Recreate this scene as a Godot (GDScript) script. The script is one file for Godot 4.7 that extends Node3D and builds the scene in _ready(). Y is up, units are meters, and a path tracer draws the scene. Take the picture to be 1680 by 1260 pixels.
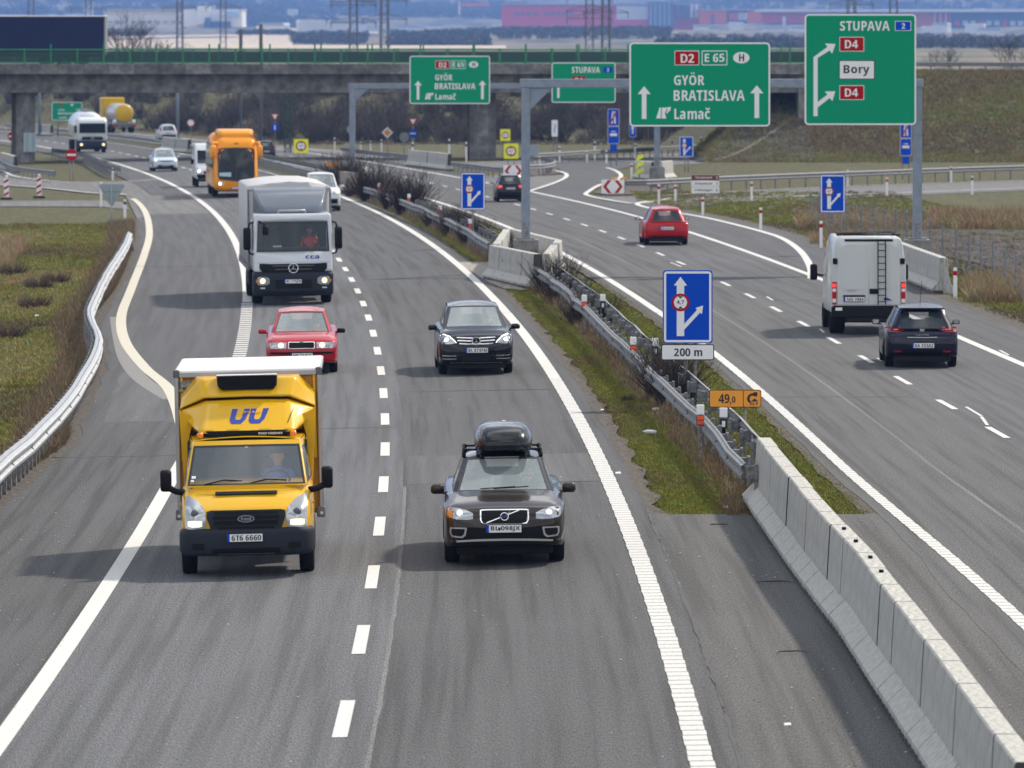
extends Node3D
# A motorway seen from a bridge with a long lens. x right, y up, -z into the distance; d = distance along -z in metres.

const F := 9570.0      # focal length in pixels of the 1680 px wide photograph
const HC := 7.85       # camera height above the road
const HY := 69.0       # image row of the horizontal
var rng := RandomNumberGenerator.new()
var used := {}
var mats := {}
var texs := {}

# ---------------------------------------------------------------- the lie of the land
func sm(a: float, b: float, v: float) -> float:
	return smoothstep(a, b, v)

func gy(d: float) -> float:
	var t := d - 250.0
	return -0.0025 * (t + sqrt(t * t + 1600.0))

func bx(d: float) -> float:      # the dashed line between the two oncoming lanes
	var t := d / 100.0
	return -2.89549 + t * (3.02772 + t * (-2.54256 + t * (0.19976 - 0.01503 * t)))

func gh(x: float, d: float) -> float:   # road level with its crossfall
	return gy(d) + 0.018 * clampf(x - bx(d), -9.0, 4.2)

func at(x: float, y: float, h := 0.0) -> Vector3:   # the point on the road surface (raised by h) that a pixel of the photograph shows
	var d := 200.0
	for i in 60:
		d = F * (HC - h - gh((x - 840.0) * d / F, d)) / (y - HY)
	var X := (x - 840.0) * d / F
	return Vector3(X, gh(X, d) + h, -d)

func ad(x: float, y: float, d: float) -> Vector3:   # a pixel at a known distance
	return Vector3((x - 840.0) * d / F, HC - (y - HY) * d / F, -d)

func rd(o: float, d: float, h := 0.0) -> Vector3:
	var x := bx(d) + o
	return Vector3(x, gh(x, d) + h, -d)

func turn(d: float) -> float:    # heading of traffic that comes towards the camera
	return atan(-(bx(d + 1.0) - bx(d - 1.0)) * 0.5)

func oA(d: float) -> float: return 4.0 + 0.1 * sm(250, 400, d)
func oC(d: float) -> float: return -3.5 - 0.35 * (1.0 - sm(105, 150, d))
func oE(d: float) -> float: return 8.4 + 0.5 * (1.0 - sm(70, 110, d)) - 0.3 * sm(230, 330, d)
func oF(d: float) -> float: return 11.95 + 0.4 * (1.0 - sm(100, 140, d)) - 0.4 * sm(220, 330, d)
func oG(d: float) -> float: return 15.4 + 0.25 * (1.0 - sm(120, 160, d)) - 0.8 * sm(260, 390, d)
func oML(d: float) -> float: return 5.68 + 0.42 * (1.0 - sm(95, 140, d)) - 0.5 * sm(175, 205, d) - 0.75 * sm(210, 330, d)
func oMR(d: float) -> float: return oML(d) + 0.66

func line(px: Array, h := 0.0) -> Array:      # photo pixels -> sorted [d, X] pairs on the ground
	var o := []
	for p in px:
		var v := at(p[0], p[1], h)
		o.append(Vector2(-v.z, v.x))
	o.sort_custom(func(a, b): return a.x < b.x)
	return o

func lx(l: Array, d: float) -> float:         # smooth X at distance d along such a line
	var n := l.size()
	var i := 0
	while i < n - 2 and d > l[i + 1].x:
		i += 1
	var a: Vector2 = l[i]
	var b: Vector2 = l[i + 1]
	var m: float = (b.y - a.y) / (b.x - a.x)
	if d <= a.x or d >= b.x:
		return (a.y + m * (d - a.x)) if d <= a.x else (b.y + m * (d - b.x))
	var m0: float = m if i == 0 else (b.y - l[i - 1].y) / (b.x - l[i - 1].x)
	var m1: float = m if i + 2 >= n else (l[i + 2].y - a.y) / (l[i + 2].x - a.x)
	var w := b.x - a.x
	var t := (d - a.x) / w
	var t2 := t * t
	var t3 := t2 * t
	return (2 * t3 - 3 * t2 + 1) * a.y + (t3 - 2 * t2 + t) * w * m0 + (-2 * t3 + 3 * t2) * b.y + (t3 - t2) * w * m1

# ---------------------------------------------------------------- materials
func lin(r: float, g: float, b: float) -> Color:
	return Color(r, g, b).linear_to_srgb()

func pm(key: String, r: float, g: float, b: float, rough := 0.6, metal := 0.0) -> StandardMaterial3D:
	if mats.has(key):
		return mats[key]
	var m := StandardMaterial3D.new()
	m.resource_name = key
	m.albedo_color = lin(r, g, b)
	m.roughness = rough
	m.metallic = metal
	mats[key] = m
	return m

func paint(key: String, r: float, g: float, b: float, rough := 0.3, metal := 0.0) -> StandardMaterial3D:
	var m := pm(key, r, g, b, rough, metal)
	m.metallic_specular = 0.2
	m.clearcoat_enabled = true
	m.clearcoat = 0.6
	m.clearcoat_roughness = 0.04
	return m

func glow(key: String, r: float, g: float, b: float, e: float) -> StandardMaterial3D:
	var m := pm(key, r, g, b, 0.2)
	m.emission_enabled = true
	m.emission = lin(r, g, b)
	m.emission_energy_multiplier = e
	return m

func ntex(key: String, size: int, freq: float, c0: Array, oct := 4, kind := FastNoiseLite.TYPE_SIMPLEX_SMOOTH, nrm := 0.0) -> NoiseTexture2D:
	if texs.has(key):
		return texs[key]
	var n := FastNoiseLite.new()
	n.noise_type = kind
	n.seed = key.hash() & 0xffff
	n.frequency = freq
	n.fractal_octaves = oct
	n.fractal_gain = 0.55
	var t := NoiseTexture2D.new()
	t.width = size
	t.height = size
	t.seamless = true
	t.seamless_blend_skirt = 0.2
	t.noise = n
	if nrm > 0.0:
		t.as_normal_map = true
		t.bump_strength = nrm
	else:
		var g := Gradient.new()
		var off := PackedFloat32Array()
		var col := PackedColorArray()
		for i in c0.size():
			off.append(c0[i][0])
			var c: Array = c0[i][1]
			col.append(lin(c[0], c[1], c[2]))
		g.offsets = off
		g.colors = col
		t.color_ramp = g
	texs[key] = t
	return t

func tri(m: StandardMaterial3D, s: float, world := true) -> StandardMaterial3D:
	m.uv1_triplanar = true
	m.uv1_world_triplanar = world
	m.uv1_scale = Vector3(s, s, s)
	return m

func grey(a: float) -> Array: return [a, a, a]

func asphalt(key: String, r: float, g: float, b: float, streak: float) -> StandardMaterial3D:
	var m := pm(key, r, g, b, 0.82)
	m.albedo_texture = ntex("aggregate", 1024, 0.11, [[0.15, grey(0.25)], [0.38, grey(0.52)], [0.5, grey(0.70)], [0.62, grey(0.84)], [0.76, grey(1.0)]], 3)
	m.uv1_scale = Vector3(0.30, 0.046, 1)
	m.normal_enabled = true
	m.normal_texture = ntex("aggregate_n", 1024, 0.14, [], 3, FastNoiseLite.TYPE_SIMPLEX_SMOOTH, 6.0)
	m.normal_scale = 0.5
	m.detail_enabled = true
	m.detail_blend_mode = BaseMaterial3D.BLEND_MODE_MUL
	m.detail_uv_layer = BaseMaterial3D.DETAIL_UV_2
	m.detail_albedo = ntex("wear%d" % int(streak * 100), 512, 0.022, [[0.22, grey(1.0 - streak)], [0.45, grey(0.80)], [0.62, grey(0.92)], [0.8, grey(1.0)]], 5)
	m.uv2_scale = Vector3(0.24, 0.004, 1)
	return m

func make_materials() -> void:
	asphalt("asphalt_slow", 0.145, 0.150, 0.161, 0.42)
	asphalt("asphalt_fast", 0.098, 0.100, 0.104, 0.52)
	asphalt("asphalt_right", 0.118, 0.118, 0.118, 0.52)
	asphalt("asphalt_right_slow", 0.123, 0.127, 0.134, 0.42)
	asphalt("asphalt_hard_shoulder", 0.094, 0.095, 0.098, 0.55)
	asphalt("asphalt_ramp", 0.212, 0.210, 0.210, 0.25)
	asphalt("asphalt_exit", 0.108, 0.110, 0.118, 0.36)
	asphalt("asphalt_patch", 0.139, 0.143, 0.148, 0.35)
	asphalt("asphalt_median", 0.120, 0.118, 0.114, 0.48)
	var w := pm("road_paint", 0.60, 0.595, 0.57, 0.7)
	w.albedo_texture = ntex("paint_wear", 512, 0.05, [[0.0, grey(0.55)], [0.25, grey(0.80)], [0.5, grey(0.95)], [1.0, grey(1.0)]], 5)
	tri(w, 0.5)
	var wy := pm("road_paint_cream", 0.56, 0.525, 0.43, 0.7)
	wy.albedo_texture = texs["paint_wear"]
	tri(wy, 0.5)
	var g := pm("grass_ground", 1, 1, 1, 0.95)
	g.albedo_texture = ntex("turf", 1024, 0.012, [[0.18, [0.040, 0.028, 0.016]], [0.36, [0.072, 0.054, 0.024]], [0.5, [0.072, 0.068, 0.018]], [0.64, [0.068, 0.084, 0.012]], [0.85, [0.115, 0.09, 0.04]]], 7)
	tri(g, 0.07)
	g.normal_enabled = true
	g.normal_texture = ntex("turf_n", 512, 0.05, [], 5, FastNoiseLite.TYPE_SIMPLEX_SMOOTH, 10.0)
	var s := pm("soil", 1, 1, 1, 0.95)
	s.albedo_texture = ntex("soil_t", 512, 0.03, [[0.2, [0.030, 0.024, 0.019]], [0.5, [0.070, 0.056, 0.043]], [0.75, [0.105, 0.088, 0.066]], [0.9, [0.22, 0.20, 0.17]]], 6)
	tri(s, 0.35)
	var gr := pm("gravel_pad", 1, 1, 1, 0.95)
	gr.albedo_texture = ntex("gravel_t", 512, 0.06, [[0.15, [0.11, 0.095, 0.08]], [0.5, [0.30, 0.275, 0.24]], [0.8, [0.42, 0.39, 0.35]]], 6)
	tri(gr, 0.3)
	var pl := pm("ploughed_soil", 1, 1, 1, 0.95)
	pl.albedo_texture = ntex("plough_t", 512, 0.03, [[0.2, [0.022, 0.016, 0.013]], [0.55, [0.042, 0.031, 0.025]], [0.85, [0.07, 0.053, 0.042]]], 6)
	tri(pl, 0.12)
	var c := pm("concrete", 1, 1, 1, 0.85)
	c.albedo_texture = ntex("concrete_t", 1024, 0.012, [[0.15, [0.20, 0.195, 0.175]], [0.38, [0.34, 0.335, 0.305]], [0.5, [0.42, 0.415, 0.385]], [0.62, [0.46, 0.455, 0.42]], [0.85, [0.55, 0.54, 0.50]]], 6)
	tri(c, 0.4)
	c.uv1_scale = Vector3(0.9, 0.16, 0.9)
	c.normal_enabled = true
	c.normal_texture = ntex("concrete_n", 512, 0.08, [], 4, FastNoiseLite.TYPE_SIMPLEX_SMOOTH, 3.0)
	c.normal_scale = 0.4
	var c3 := pm("concrete_mid", 1, 1, 1, 0.9)
	c3.albedo_texture = ntex("concrete_m", 512, 0.012, [[0.15, [0.13, 0.125, 0.12]], [0.5, [0.22, 0.215, 0.205]], [0.85, [0.32, 0.31, 0.295]]], 5)
	tri(c3, 0.15)
	var z := pm("galvanised", 1, 1, 1, 0.42, 0.75)
	z.albedo_texture = ntex("zinc", 512, 0.03, [[0.2, [0.30, 0.31, 0.315]], [0.5, [0.46, 0.47, 0.475]], [0.8, [0.60, 0.605, 0.61]]], 5)
	tri(z, 0.6)
	var zd := pm("galvanised_dull", 1, 1, 1, 0.7, 0.2)
	zd.albedo_texture = ntex("zinc_d", 512, 0.03, [[0.2, [0.12, 0.125, 0.13]], [0.5, [0.215, 0.22, 0.23]], [0.8, [0.32, 0.325, 0.335]]], 5)
	tri(zd, 0.6)
	var gs := pm("gantry_steel", 0.24, 0.29, 0.36, 0.5, 0.25)
	gs.albedo_texture = ntex("gantry_t", 256, 0.02, [[0.2, grey(0.8)], [0.8, grey(1.0)]], 4)
	tri(gs, 0.4)
	pm("black_plastic", 0.009, 0.009, 0.010, 0.6)
	pm("bumper_plastic", 0.024, 0.028, 0.038, 0.6)
	pm("rubber", 0.013, 0.013, 0.013, 0.85)
	pm("underside", 0.008, 0.008, 0.008, 0.9)
	pm("alloy", 0.45, 0.46, 0.47, 0.3, 0.8)
	pm("chrome", 0.8, 0.8, 0.8, 0.1, 1.0)
	pm("grille_black", 0.010, 0.010, 0.011, 0.4)
	pm("seat_cloth", 0.045, 0.045, 0.048, 0.9)
	pm("dash", 0.03, 0.03, 0.032, 0.7)
	pm("sign_white", 0.80, 0.80, 0.80, 0.45)
	pm("sign_green", 0.0, 0.29, 0.145, 0.6)
	pm("sign_blue", 0.0, 0.065, 0.52, 0.6)
	pm("sign_red", 0.40, 0.004, 0.004, 0.6)
	pm("sign_black", 0.012, 0.012, 0.012, 0.5)
	pm("sign_orange", 0.85, 0.33, 0.02, 0.45)
	pm("sign_yellow", 0.80, 0.86, 0.02, 0.45)
	pm("sign_brown", 0.14, 0.03, 0.018, 0.5)
	pm("sign_back", 0.28, 0.33, 0.36, 0.55, 0.2)
	pm("reflex_orange", 0.85, 0.09, 0.015, 0.35)
	pm("lens_clear", 0.75, 0.77, 0.78, 0.08)
	paint("lamp_housing", 0.42, 0.44, 0.46, 0.15, 0.6)
	pm("lens_red", 0.42, 0.008, 0.008, 0.12)
	pm("lens_amber", 0.85, 0.23, 0.02, 0.15)
	glow("lamp_warm", 1.0, 0.76, 0.42, 1.25)
	glow("lamp_white", 1.0, 0.97, 0.93, 2.0)
	glow("lamp_brake", 1.0, 0.035, 0.02, 1.3)
	var gl := pm("glass", 0.05, 0.07, 0.075, 0.03)
	gl.transparency = BaseMaterial3D.TRANSPARENCY_ALPHA
	gl.albedo_color = lin(0.50, 0.60, 0.62)
	gl.albedo_color.a = 0.16
	gl.metallic = 0.24
	gl.metallic_specular = 0.75
	var gd := pm("glass_dark", 0.012, 0.016, 0.018, 0.03)
	gd.metallic_specular = 0.45
	for k in ["sign_green", "sign_blue", "sign_red", "black_plastic", "bumper_plastic", "grille_black", "rubber"]:
		mats[k].metallic_specular = 0.25
	var gt := pm("glass_thin", 0.10, 0.15, 0.16, 0.03)
	gt.transparency = BaseMaterial3D.TRANSPARENCY_ALPHA
	gt.albedo_color.a = 0.2
	var gm := pm("glass_mid", 0.30, 0.36, 0.40, 0.03)
	gm.transparency = BaseMaterial3D.TRANSPARENCY_ALPHA
	gm.albedo_color.a = 0.16
	gm.metallic = 0.09
	gm.metallic_specular = 0.6
	pm("joint_dirt", 0.055, 0.05, 0.045, 0.95)
	pm("panel_pale", .45, .55, .55, .5)
	pm("frit", 0.012, 0.012, 0.013, 0.3)

# ---------------------------------------------------------------- shapes
func ns(smooth := false) -> SurfaceTool:
	var st := SurfaceTool.new()
	st.begin(Mesh.PRIMITIVE_TRIANGLES)
	st.set_smooth_group(0 if smooth else -1)
	return st

func t3(st: SurfaceTool, a: Vector3, b: Vector3, c: Vector3) -> void:   # counter-clockwise seen from outside
	st.add_vertex(a)
	st.add_vertex(c)
	st.add_vertex(b)

func q4(st: SurfaceTool, a: Vector3, b: Vector3, c: Vector3, d: Vector3) -> void:
	t3(st, a, b, c)
	t3(st, a, c, d)

func qc(st: SurfaceTool, a: Vector3, b: Vector3, c: Vector3, d: Vector3, o: Vector3) -> void:  # faces away from o
	var n := (b - a).cross(c - a)
	if n.length_squared() < 1e-14:
		n = (c - a).cross(d - a)
	if n.dot((a + b + c + d) * 0.25 - o) < 0.0:
		q4(st, a, d, c, b)
	else:
		q4(st, a, b, c, d)

func box(st: SurfaceTool, c: Vector3, s: Vector3, b := 0.0, q := Basis.IDENTITY) -> void:
	var h := s * 0.5
	var ax := [Vector3.RIGHT, Vector3.UP, Vector3.BACK]
	for i in 3:
		var j := (i + 1) % 3
		var k := (i + 2) % 3
		for g in [-1.0, 1.0]:
			var n: Vector3 = ax[i] * h[i] * g
			var u: Vector3 = ax[j] * (h[j] - b)
			var v: Vector3 = ax[k] * (h[k] - b)
			qc(st, c + q * (n - u - v), c + q * (n + u - v), c + q * (n + u + v), c + q * (n - u + v), c)
	if b <= 0.0:
		return
	for i in 3:
		var j := (i + 1) % 3
		var k := (i + 2) % 3
		for gj in [-1.0, 1.0]:
			for gk in [-1.0, 1.0]:
				var u: Vector3 = ax[i] * (h[i] - b)
				var p: Vector3 = ax[j] * h[j] * gj + ax[k] * (h[k] - b) * gk
				var r: Vector3 = ax[j] * (h[j] - b) * gj + ax[k] * h[k] * gk
				qc(st, c + q * (p - u), c + q * (p + u), c + q * (r + u), c + q * (r - u), c)
	for gx in [-1.0, 1.0]:
		for gyy in [-1.0, 1.0]:
			for gz in [-1.0, 1.0]:
				var p0 := Vector3(h.x * gx, (h.y - b) * gyy, (h.z - b) * gz)
				var p1 := Vector3((h.x - b) * gx, h.y * gyy, (h.z - b) * gz)
				var p2 := Vector3((h.x - b) * gx, (h.y - b) * gyy, h.z * gz)
				if (p1 - p0).cross(p2 - p0).dot(p0) < 0.0:
					t3(st, c + q * p0, c + q * p2, c + q * p1)
				else:
					t3(st, c + q * p0, c + q * p1, c + q * p2)

func prism(st: SurfaceTool, poly: PackedVector2Array, z0: float, z1: float, xf := Transform3D.IDENTITY) -> void:  # outline in xy, pulled along z
	var p := poly.duplicate()
	if Geometry2D.is_polygon_clockwise(p):
		p.reverse()
	var n := p.size()
	var ix := Geometry2D.triangulate_polygon(p)
	var flip := false
	if ix.size() >= 3:
		var a := p[ix[0]]
		flip = (p[ix[1]] - a).cross(p[ix[2]] - a) < 0.0
	for i in range(0, ix.size(), 3):
		var a := p[ix[i]]
		var b := p[ix[i + 2]] if flip else p[ix[i + 1]]
		var c := p[ix[i + 1]] if flip else p[ix[i + 2]]
		t3(st, xf * Vector3(a.x, a.y, z1), xf * Vector3(b.x, b.y, z1), xf * Vector3(c.x, c.y, z1))
		t3(st, xf * Vector3(a.x, a.y, z0), xf * Vector3(c.x, c.y, z0), xf * Vector3(b.x, b.y, z0))
	for i in n:
		var a := p[i]
		var b := p[(i + 1) % n]
		q4(st, xf * Vector3(a.x, a.y, z0), xf * Vector3(b.x, b.y, z0), xf * Vector3(b.x, b.y, z1), xf * Vector3(a.x, a.y, z1))

func pv(a: Array) -> PackedVector2Array:
	var o := PackedVector2Array()
	for i in range(0, a.size(), 2):
		o.append(Vector2(a[i], a[i + 1]))
	return o

func rr(w: float, h: float, r: float, cx := 0.0, cy := 0.0, seg := 4) -> PackedVector2Array:
	var o := PackedVector2Array()
	for k in 4:
		var sx := 1.0 if k == 0 or k == 3 else -1.0
		var sy := 1.0 if k < 2 else -1.0
		for i in seg + 1:
			var a := (k + float(i) / seg) * PI / 2
			o.append(Vector2(cx + sx * (w * 0.5 - r) + r * cos(a), cy + sy * (h * 0.5 - r) + r * sin(a)))
	return o

func disc(r: float, cx := 0.0, cy := 0.0, n := 20, ry := -1.0) -> PackedVector2Array:
	var o := PackedVector2Array()
	for i in n:
		o.append(Vector2(cx + r * cos(TAU * i / n), cy + (r if ry < 0 else ry) * sin(TAU * i / n)))
	return o

func loft(st: SurfaceTool, rings: Array, cap := true, tris = null) -> void:   # closed rings, counter-clockwise seen from the last ring
	var n: int = rings[0].size()
	for i in rings.size() - 1:
		for j in n:
			var k := (j + 1) % n
			var a: Vector3 = rings[i][j]
			var b: Vector3 = rings[i][k]
			var c: Vector3 = rings[i + 1][k]
			var d: Vector3 = rings[i + 1][j]
			q4(st, a, b, c, d)
			if tris != null:
				tris.append_array([a, b, c, a, c, d])
	if cap:
		for e in 2:
			var r: PackedVector3Array = rings[0] if e == 0 else rings[rings.size() - 1]
			var m := Vector3.ZERO
			for v in r:
				m += v / n
			for j in n:
				var a := r[j]
				var b := r[(j + 1) % n]
				if e == 0:
					t3(st, m, b, a)
				else:
					t3(st, m, a, b)
				if tris != null:
					tris.append_array([m, a, b])

func tube(st: SurfaceTool, pts: Array, r, sides := 8, cap := true) -> void:
	var rings := []
	var up := Vector3.UP
	for i in pts.size():
		var p: Vector3 = pts[i]
		var a: Vector3 = pts[maxi(i - 1, 0)]
		var b: Vector3 = pts[mini(i + 1, pts.size() - 1)]
		var t := (b - a).normalized()
		if i == 0:
			up = Vector3.UP if absf(t.y) < 0.9 else Vector3.RIGHT
		var u := up.cross(t).normalized()
		up = t.cross(u).normalized()
		var ring := PackedVector3Array()
		var rad: float = r[i] if r is Array else r
		for j in sides:
			var g := TAU * j / sides
			ring.append(p + (u * cos(g) + up * sin(g)) * rad)
		rings.append(ring)
	loft(st, rings, cap)

func lathe(st: SurfaceTool, prof: Array, segs: int, xf := Transform3D.IDENTITY) -> void:   # [radius, y] pairs from bottom to top, turned about y
	for i in prof.size() - 1:
		for j in segs:
			var a0 := TAU * j / segs
			var a1 := TAU * (j + 1) / segs
			var p: Array = prof[i]
			var q: Array = prof[i + 1]
			q4(st, xf * Vector3(p[0] * sin(a0), p[1], p[0] * cos(a0)), xf * Vector3(p[0] * sin(a1), p[1], p[0] * cos(a1)), xf * Vector3(q[0] * sin(a1), q[1], q[0] * cos(a1)), xf * Vector3(q[0] * sin(a0), q[1], q[0] * cos(a0)))

func sweep(st: SurfaceTool, prof: PackedVector2Array, path: Array, cap := true) -> void:   # profile: x to the left of the way, y up
	var rings := []
	for i in path.size():
		var t: Vector3 = path[mini(i + 1, path.size() - 1)] - path[maxi(i - 1, 0)]
		t.y = 0
		var u := Vector3.UP.cross(t.normalized())
		var ring := PackedVector3Array()
		for q in prof:
			ring.append(path[i] + u * q.x + Vector3.UP * q.y)
		rings.append(ring)
	loft(st, rings, cap)

func obj(called: String, st: SurfaceTool, m: Material, parent: Node = null, nrm := true) -> MeshInstance3D:
	if nrm:
		st.generate_normals()
	var o := MeshInstance3D.new()
	o.name = called
	o.mesh = st.commit()
	o.material_override = m
	if parent == null:
		o.name = numbered(called)
		add_child(o)
	else:
		parent.add_child(o, true)
	return o

func inst(called: String, mesh: Mesh, m: Material, parent: Node, xf := Transform3D.IDENTITY) -> MeshInstance3D:
	var o := MeshInstance3D.new()
	o.name = called
	o.mesh = mesh
	o.material_override = m
	o.transform = xf
	parent.add_child(o, true)
	return o

func numbered(called: String) -> String:
	var n: int = used.get(called, 0)
	used[called] = n + 1
	return called if n == 0 else "%s_%03d" % [called, n]

func tag(o: Node, label: String, category: String, group := "") -> Node:
	o.set_meta("label", label)
	o.set_meta("category", category)
	if group:
		o.set_meta("group", group)
	return o

func thing(called: String, label: String, category: String, pos := Vector3.ZERO, yaw := 0.0, group := "") -> Node3D:
	var o := Node3D.new()
	o.name = numbered(called)
	add_child(o)
	o.position = pos
	o.rotation.y = yaw
	tag(o, label, category, group)
	return o

func dup(root: Node3D, pos: Vector3, yaw: float, label: String) -> Node3D:
	var r: Node3D = root.duplicate()
	var base := String(root.name).rstrip("0123456789").trim_suffix("_")
	r.name = numbered(base)
	add_child(r)
	r.position = pos
	r.rotation = Vector3(0, yaw, 0)
	r.set_meta("label", label)
	return r

func ground(called: String, st: SurfaceTool, m: Material, kind := "structure") -> MeshInstance3D:
	var o := obj(called, st, m)
	o.set_meta("kind", kind)
	return o

var fonts := {}
func text(st: SurfaceTool, s: String, c: Vector3, w: float, h: float, dep := 0.004, bold := true, q := Basis.IDENTITY) -> void:
	var key := "b" if bold else "n"
	if not fonts.has(key):
		var f := SystemFont.new()
		f.font_names = PackedStringArray(["Droid Sans"])
		f.font_weight = 700 if bold else 400
		fonts[key] = f
	var tm := TextMesh.new()
	tm.font = fonts[key]
	tm.font_size = 32
	tm.pixel_size = 0.01
	tm.depth = 0.02
	tm.curve_step = 3.0
	tm.text = s
	var arr := tm.get_mesh_arrays()
	var v: PackedVector3Array = arr[Mesh.ARRAY_VERTEX]
	if v.is_empty():
		return
	var lo := v[0]
	var hi := v[0]
	for p in v:
		lo = lo.min(p)
		hi = hi.max(p)
	var e := hi - lo
	var mid := (hi + lo) * 0.5
	var k := Vector3(w / e.x, h / e.y, dep / maxf(e.z, 1e-5))
	var ix: PackedInt32Array = arr[Mesh.ARRAY_INDEX] if arr[Mesh.ARRAY_INDEX] != null else PackedInt32Array()
	if ix.is_empty():
		for p in v:
			st.add_vertex(c + q * ((p - mid) * k))
	else:
		for i in ix:
			st.add_vertex(c + q * ((v[i] - mid) * k))

func strip(st: SurfaceTool, fl: Callable, fr: Callable, d0: float, d1: float, step: float, h: float) -> void:   # a sheet between two lines X(d), laid h above road level
	var n := int(ceil((d1 - d0) / step))
	for i in n:
		var a := d0 + (d1 - d0) * i / n
		var b := d0 + (d1 - d0) * (i + 1) / n
		var p := []
		for e in [[a, fl.call(a)], [a, fr.call(a)], [b, fr.call(b)], [b, fl.call(b)]]:
			p.append([Vector3(e[1], gh(e[1], e[0]) + h, -e[0]), Vector2(e[1] - bx(e[0]), e[0])])
		for k in [0, 2, 1, 0, 3, 2]:
			if h < 0.005:
				st.set_uv(p[k][1])
				st.set_uv2(p[k][1])
			st.add_vertex(p[k][0])

func flat(st: SurfaceTool, px: Array, h: float) -> void:    # a ground polygon traced from the photograph, cut fine enough to follow the ground
	var poly := PackedVector2Array()
	for p in px:
		var v := at(p[0], p[1])
		poly.append(Vector2(v.x, -v.z))
	var lo := 1e9
	var hi := 0.0
	for p in poly:
		lo = minf(lo, p.y)
		hi = maxf(hi, p.y)
	var d := lo
	while d < hi:
		var e := minf(d + 8.0, hi)
		var band := pv([-400, d, 400, d, 400, e, -400, e])
		for piece in Geometry2D.intersect_polygons(poly, band):
			var ix := Geometry2D.triangulate_polygon(piece)
			for i in range(0, ix.size(), 3):
				var t := [piece[ix[i]], piece[ix[i + 1]], piece[ix[i + 2]]]
				if (t[1] - t[0]).cross(t[2] - t[0]) < 0:
					t = [t[0], t[2], t[1]]
				for k in [0, 2, 1]:
					var q: Vector2 = t[k]
					st.set_uv(Vector2(q.x - bx(q.y), q.y))
					st.set_uv2(Vector2(q.x - bx(q.y), q.y))
					st.add_vertex(Vector3(q.x, gh(q.x, q.y) + h, -q.y))
		d = e

func ribbon(st: SurfaceTool, px: Array, w: float, h: float) -> void:   # a painted line of width w along pixels of the photograph
	var pts := []
	for p in px:
		pts.append(at(p[0], p[1]))
	for i in pts.size() - 1:
		var k := 6
		for j in k:
			var qs := []
			for e in [float(j) / k, float(j + 1) / k]:
				var c := cr(pts, i, e)
				var t := (cr(pts, i, e + 0.02) - cr(pts, i, e - 0.02))
				t.y = 0
				var u := Vector3.UP.cross(t.normalized()) * w * 0.5
				for s in [c + u, c - u]:
					s.y = gh(s.x, -s.z) + h
					qs.append(s)
			q4(st, qs[0], qs[1], qs[3], qs[2])

func cr(p: Array, i: int, t: float) -> Vector3:
	var n := p.size()
	var a: Vector3 = p[maxi(i - 1, 0)]
	var b: Vector3 = p[i]
	var c: Vector3 = p[mini(i + 1, n - 1)]
	var d: Vector3 = p[mini(i + 2, n - 1)]
	return b.cubic_interpolate(c, a, d, t)

# ---------------------------------------------------------------- terrain, roads, markings
func terrain(x: float, d: float) -> float:
	var h := gh(x, d) - 0.06
	# the bank that carries the overpass on the right: a front slope and an end slope beside the road below
	var f: float = sm(418, 452, d) * (1.0 - sm(500, 540, d))
	var e: float = clampf((x - 13.6) / 8.0, 0.0, 1.0)
	h = lerpf(h, 5.55, minf(f, e))
	var e2: float = clampf((-62.0 - x) / 8.0, 0.0, 1.0)
	h = lerpf(h, 5.55, minf(f, e2))
	# wooded bank beyond the overpass
	h += maxf(4.2 * sm(535, 640, d) * sm(24.0, 44.0, x - bx(minf(d, 640.0))), 4.4 * sm(655, 705, d) * sm(18.0, 26.0, x - bx(minf(d, 800.0))))
	# left of the guard rail the verge falls away a little
	var o := x - bx(minf(d, 700.0))
	if d < 330.0:
		h -= 0.5 * sm(-9.0, -17.0, o) * (1.0 - sm(200, 260, d)) * 0.6
	if d > 800.0:
		h = lerpf(h, far_level(x, d), sm(800, 960, d))
	return h

var swell := FastNoiseLite.new()
func far_level(x: float, d: float) -> float:     # [distance, picture row that the plain reaches there]
	var k := [[600.0, 112.0], [900.0, 106.0], [1500.0, 84.0], [2400.0, 78.0], [3900.0, 62.0], [5000.0, 54.0], [6300.0, 51.0], [7800.0, 33.0], [9600.0, 7.0], [12000.0, -40.0], [20000.0, -190.0]]
	var row := -190.0
	for i in k.size() - 1:
		if d < k[i + 1][0]:
			row = lerpf(k[i][1], k[i + 1][1], (d - k[i][0]) / (k[i + 1][0] - k[i][0]))
			break
	return HC - (row - HY) * d / F + swell.get_noise_2d(x * 0.7, d * 0.4) * 0.004 * maxf(d - 2200.0, 0.0)

func ground_mesh(xs: Array, ds: Array) -> ArrayMesh:
	var v := PackedVector3Array()
	var nn := PackedVector3Array()
	var ix := PackedInt32Array()
	for d in ds:
		for x in xs:
			v.append(Vector3(x, terrain(x, d), -d))
	var w := xs.size()
	for r in ds.size():
		for c in w:
			var a := v[r * w + mini(c + 1, w - 1)] - v[r * w + maxi(c - 1, 0)]
			var b := v[mini(r + 1, ds.size() - 1) * w + c] - v[maxi(r - 1, 0) * w + c]
			nn.append(a.cross(b).normalized())
	for r in ds.size() - 1:
		for c in w - 1:
			var i := r * w + c
			ix.append_array([i, i + w + 1, i + 1, i, i + w, i + w + 1])
	var arr := []
	arr.resize(Mesh.ARRAY_MAX)
	arr[Mesh.ARRAY_VERTEX] = v
	arr[Mesh.ARRAY_NORMAL] = nn
	arr[Mesh.ARRAY_INDEX] = ix
	var m := ArrayMesh.new()
	m.add_surface_from_arrays(Mesh.PRIMITIVE_TRIANGLES, arr)
	return m

var lineO: Array
var lineD: Array
var lineI: Array
var lineR: Array

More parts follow.
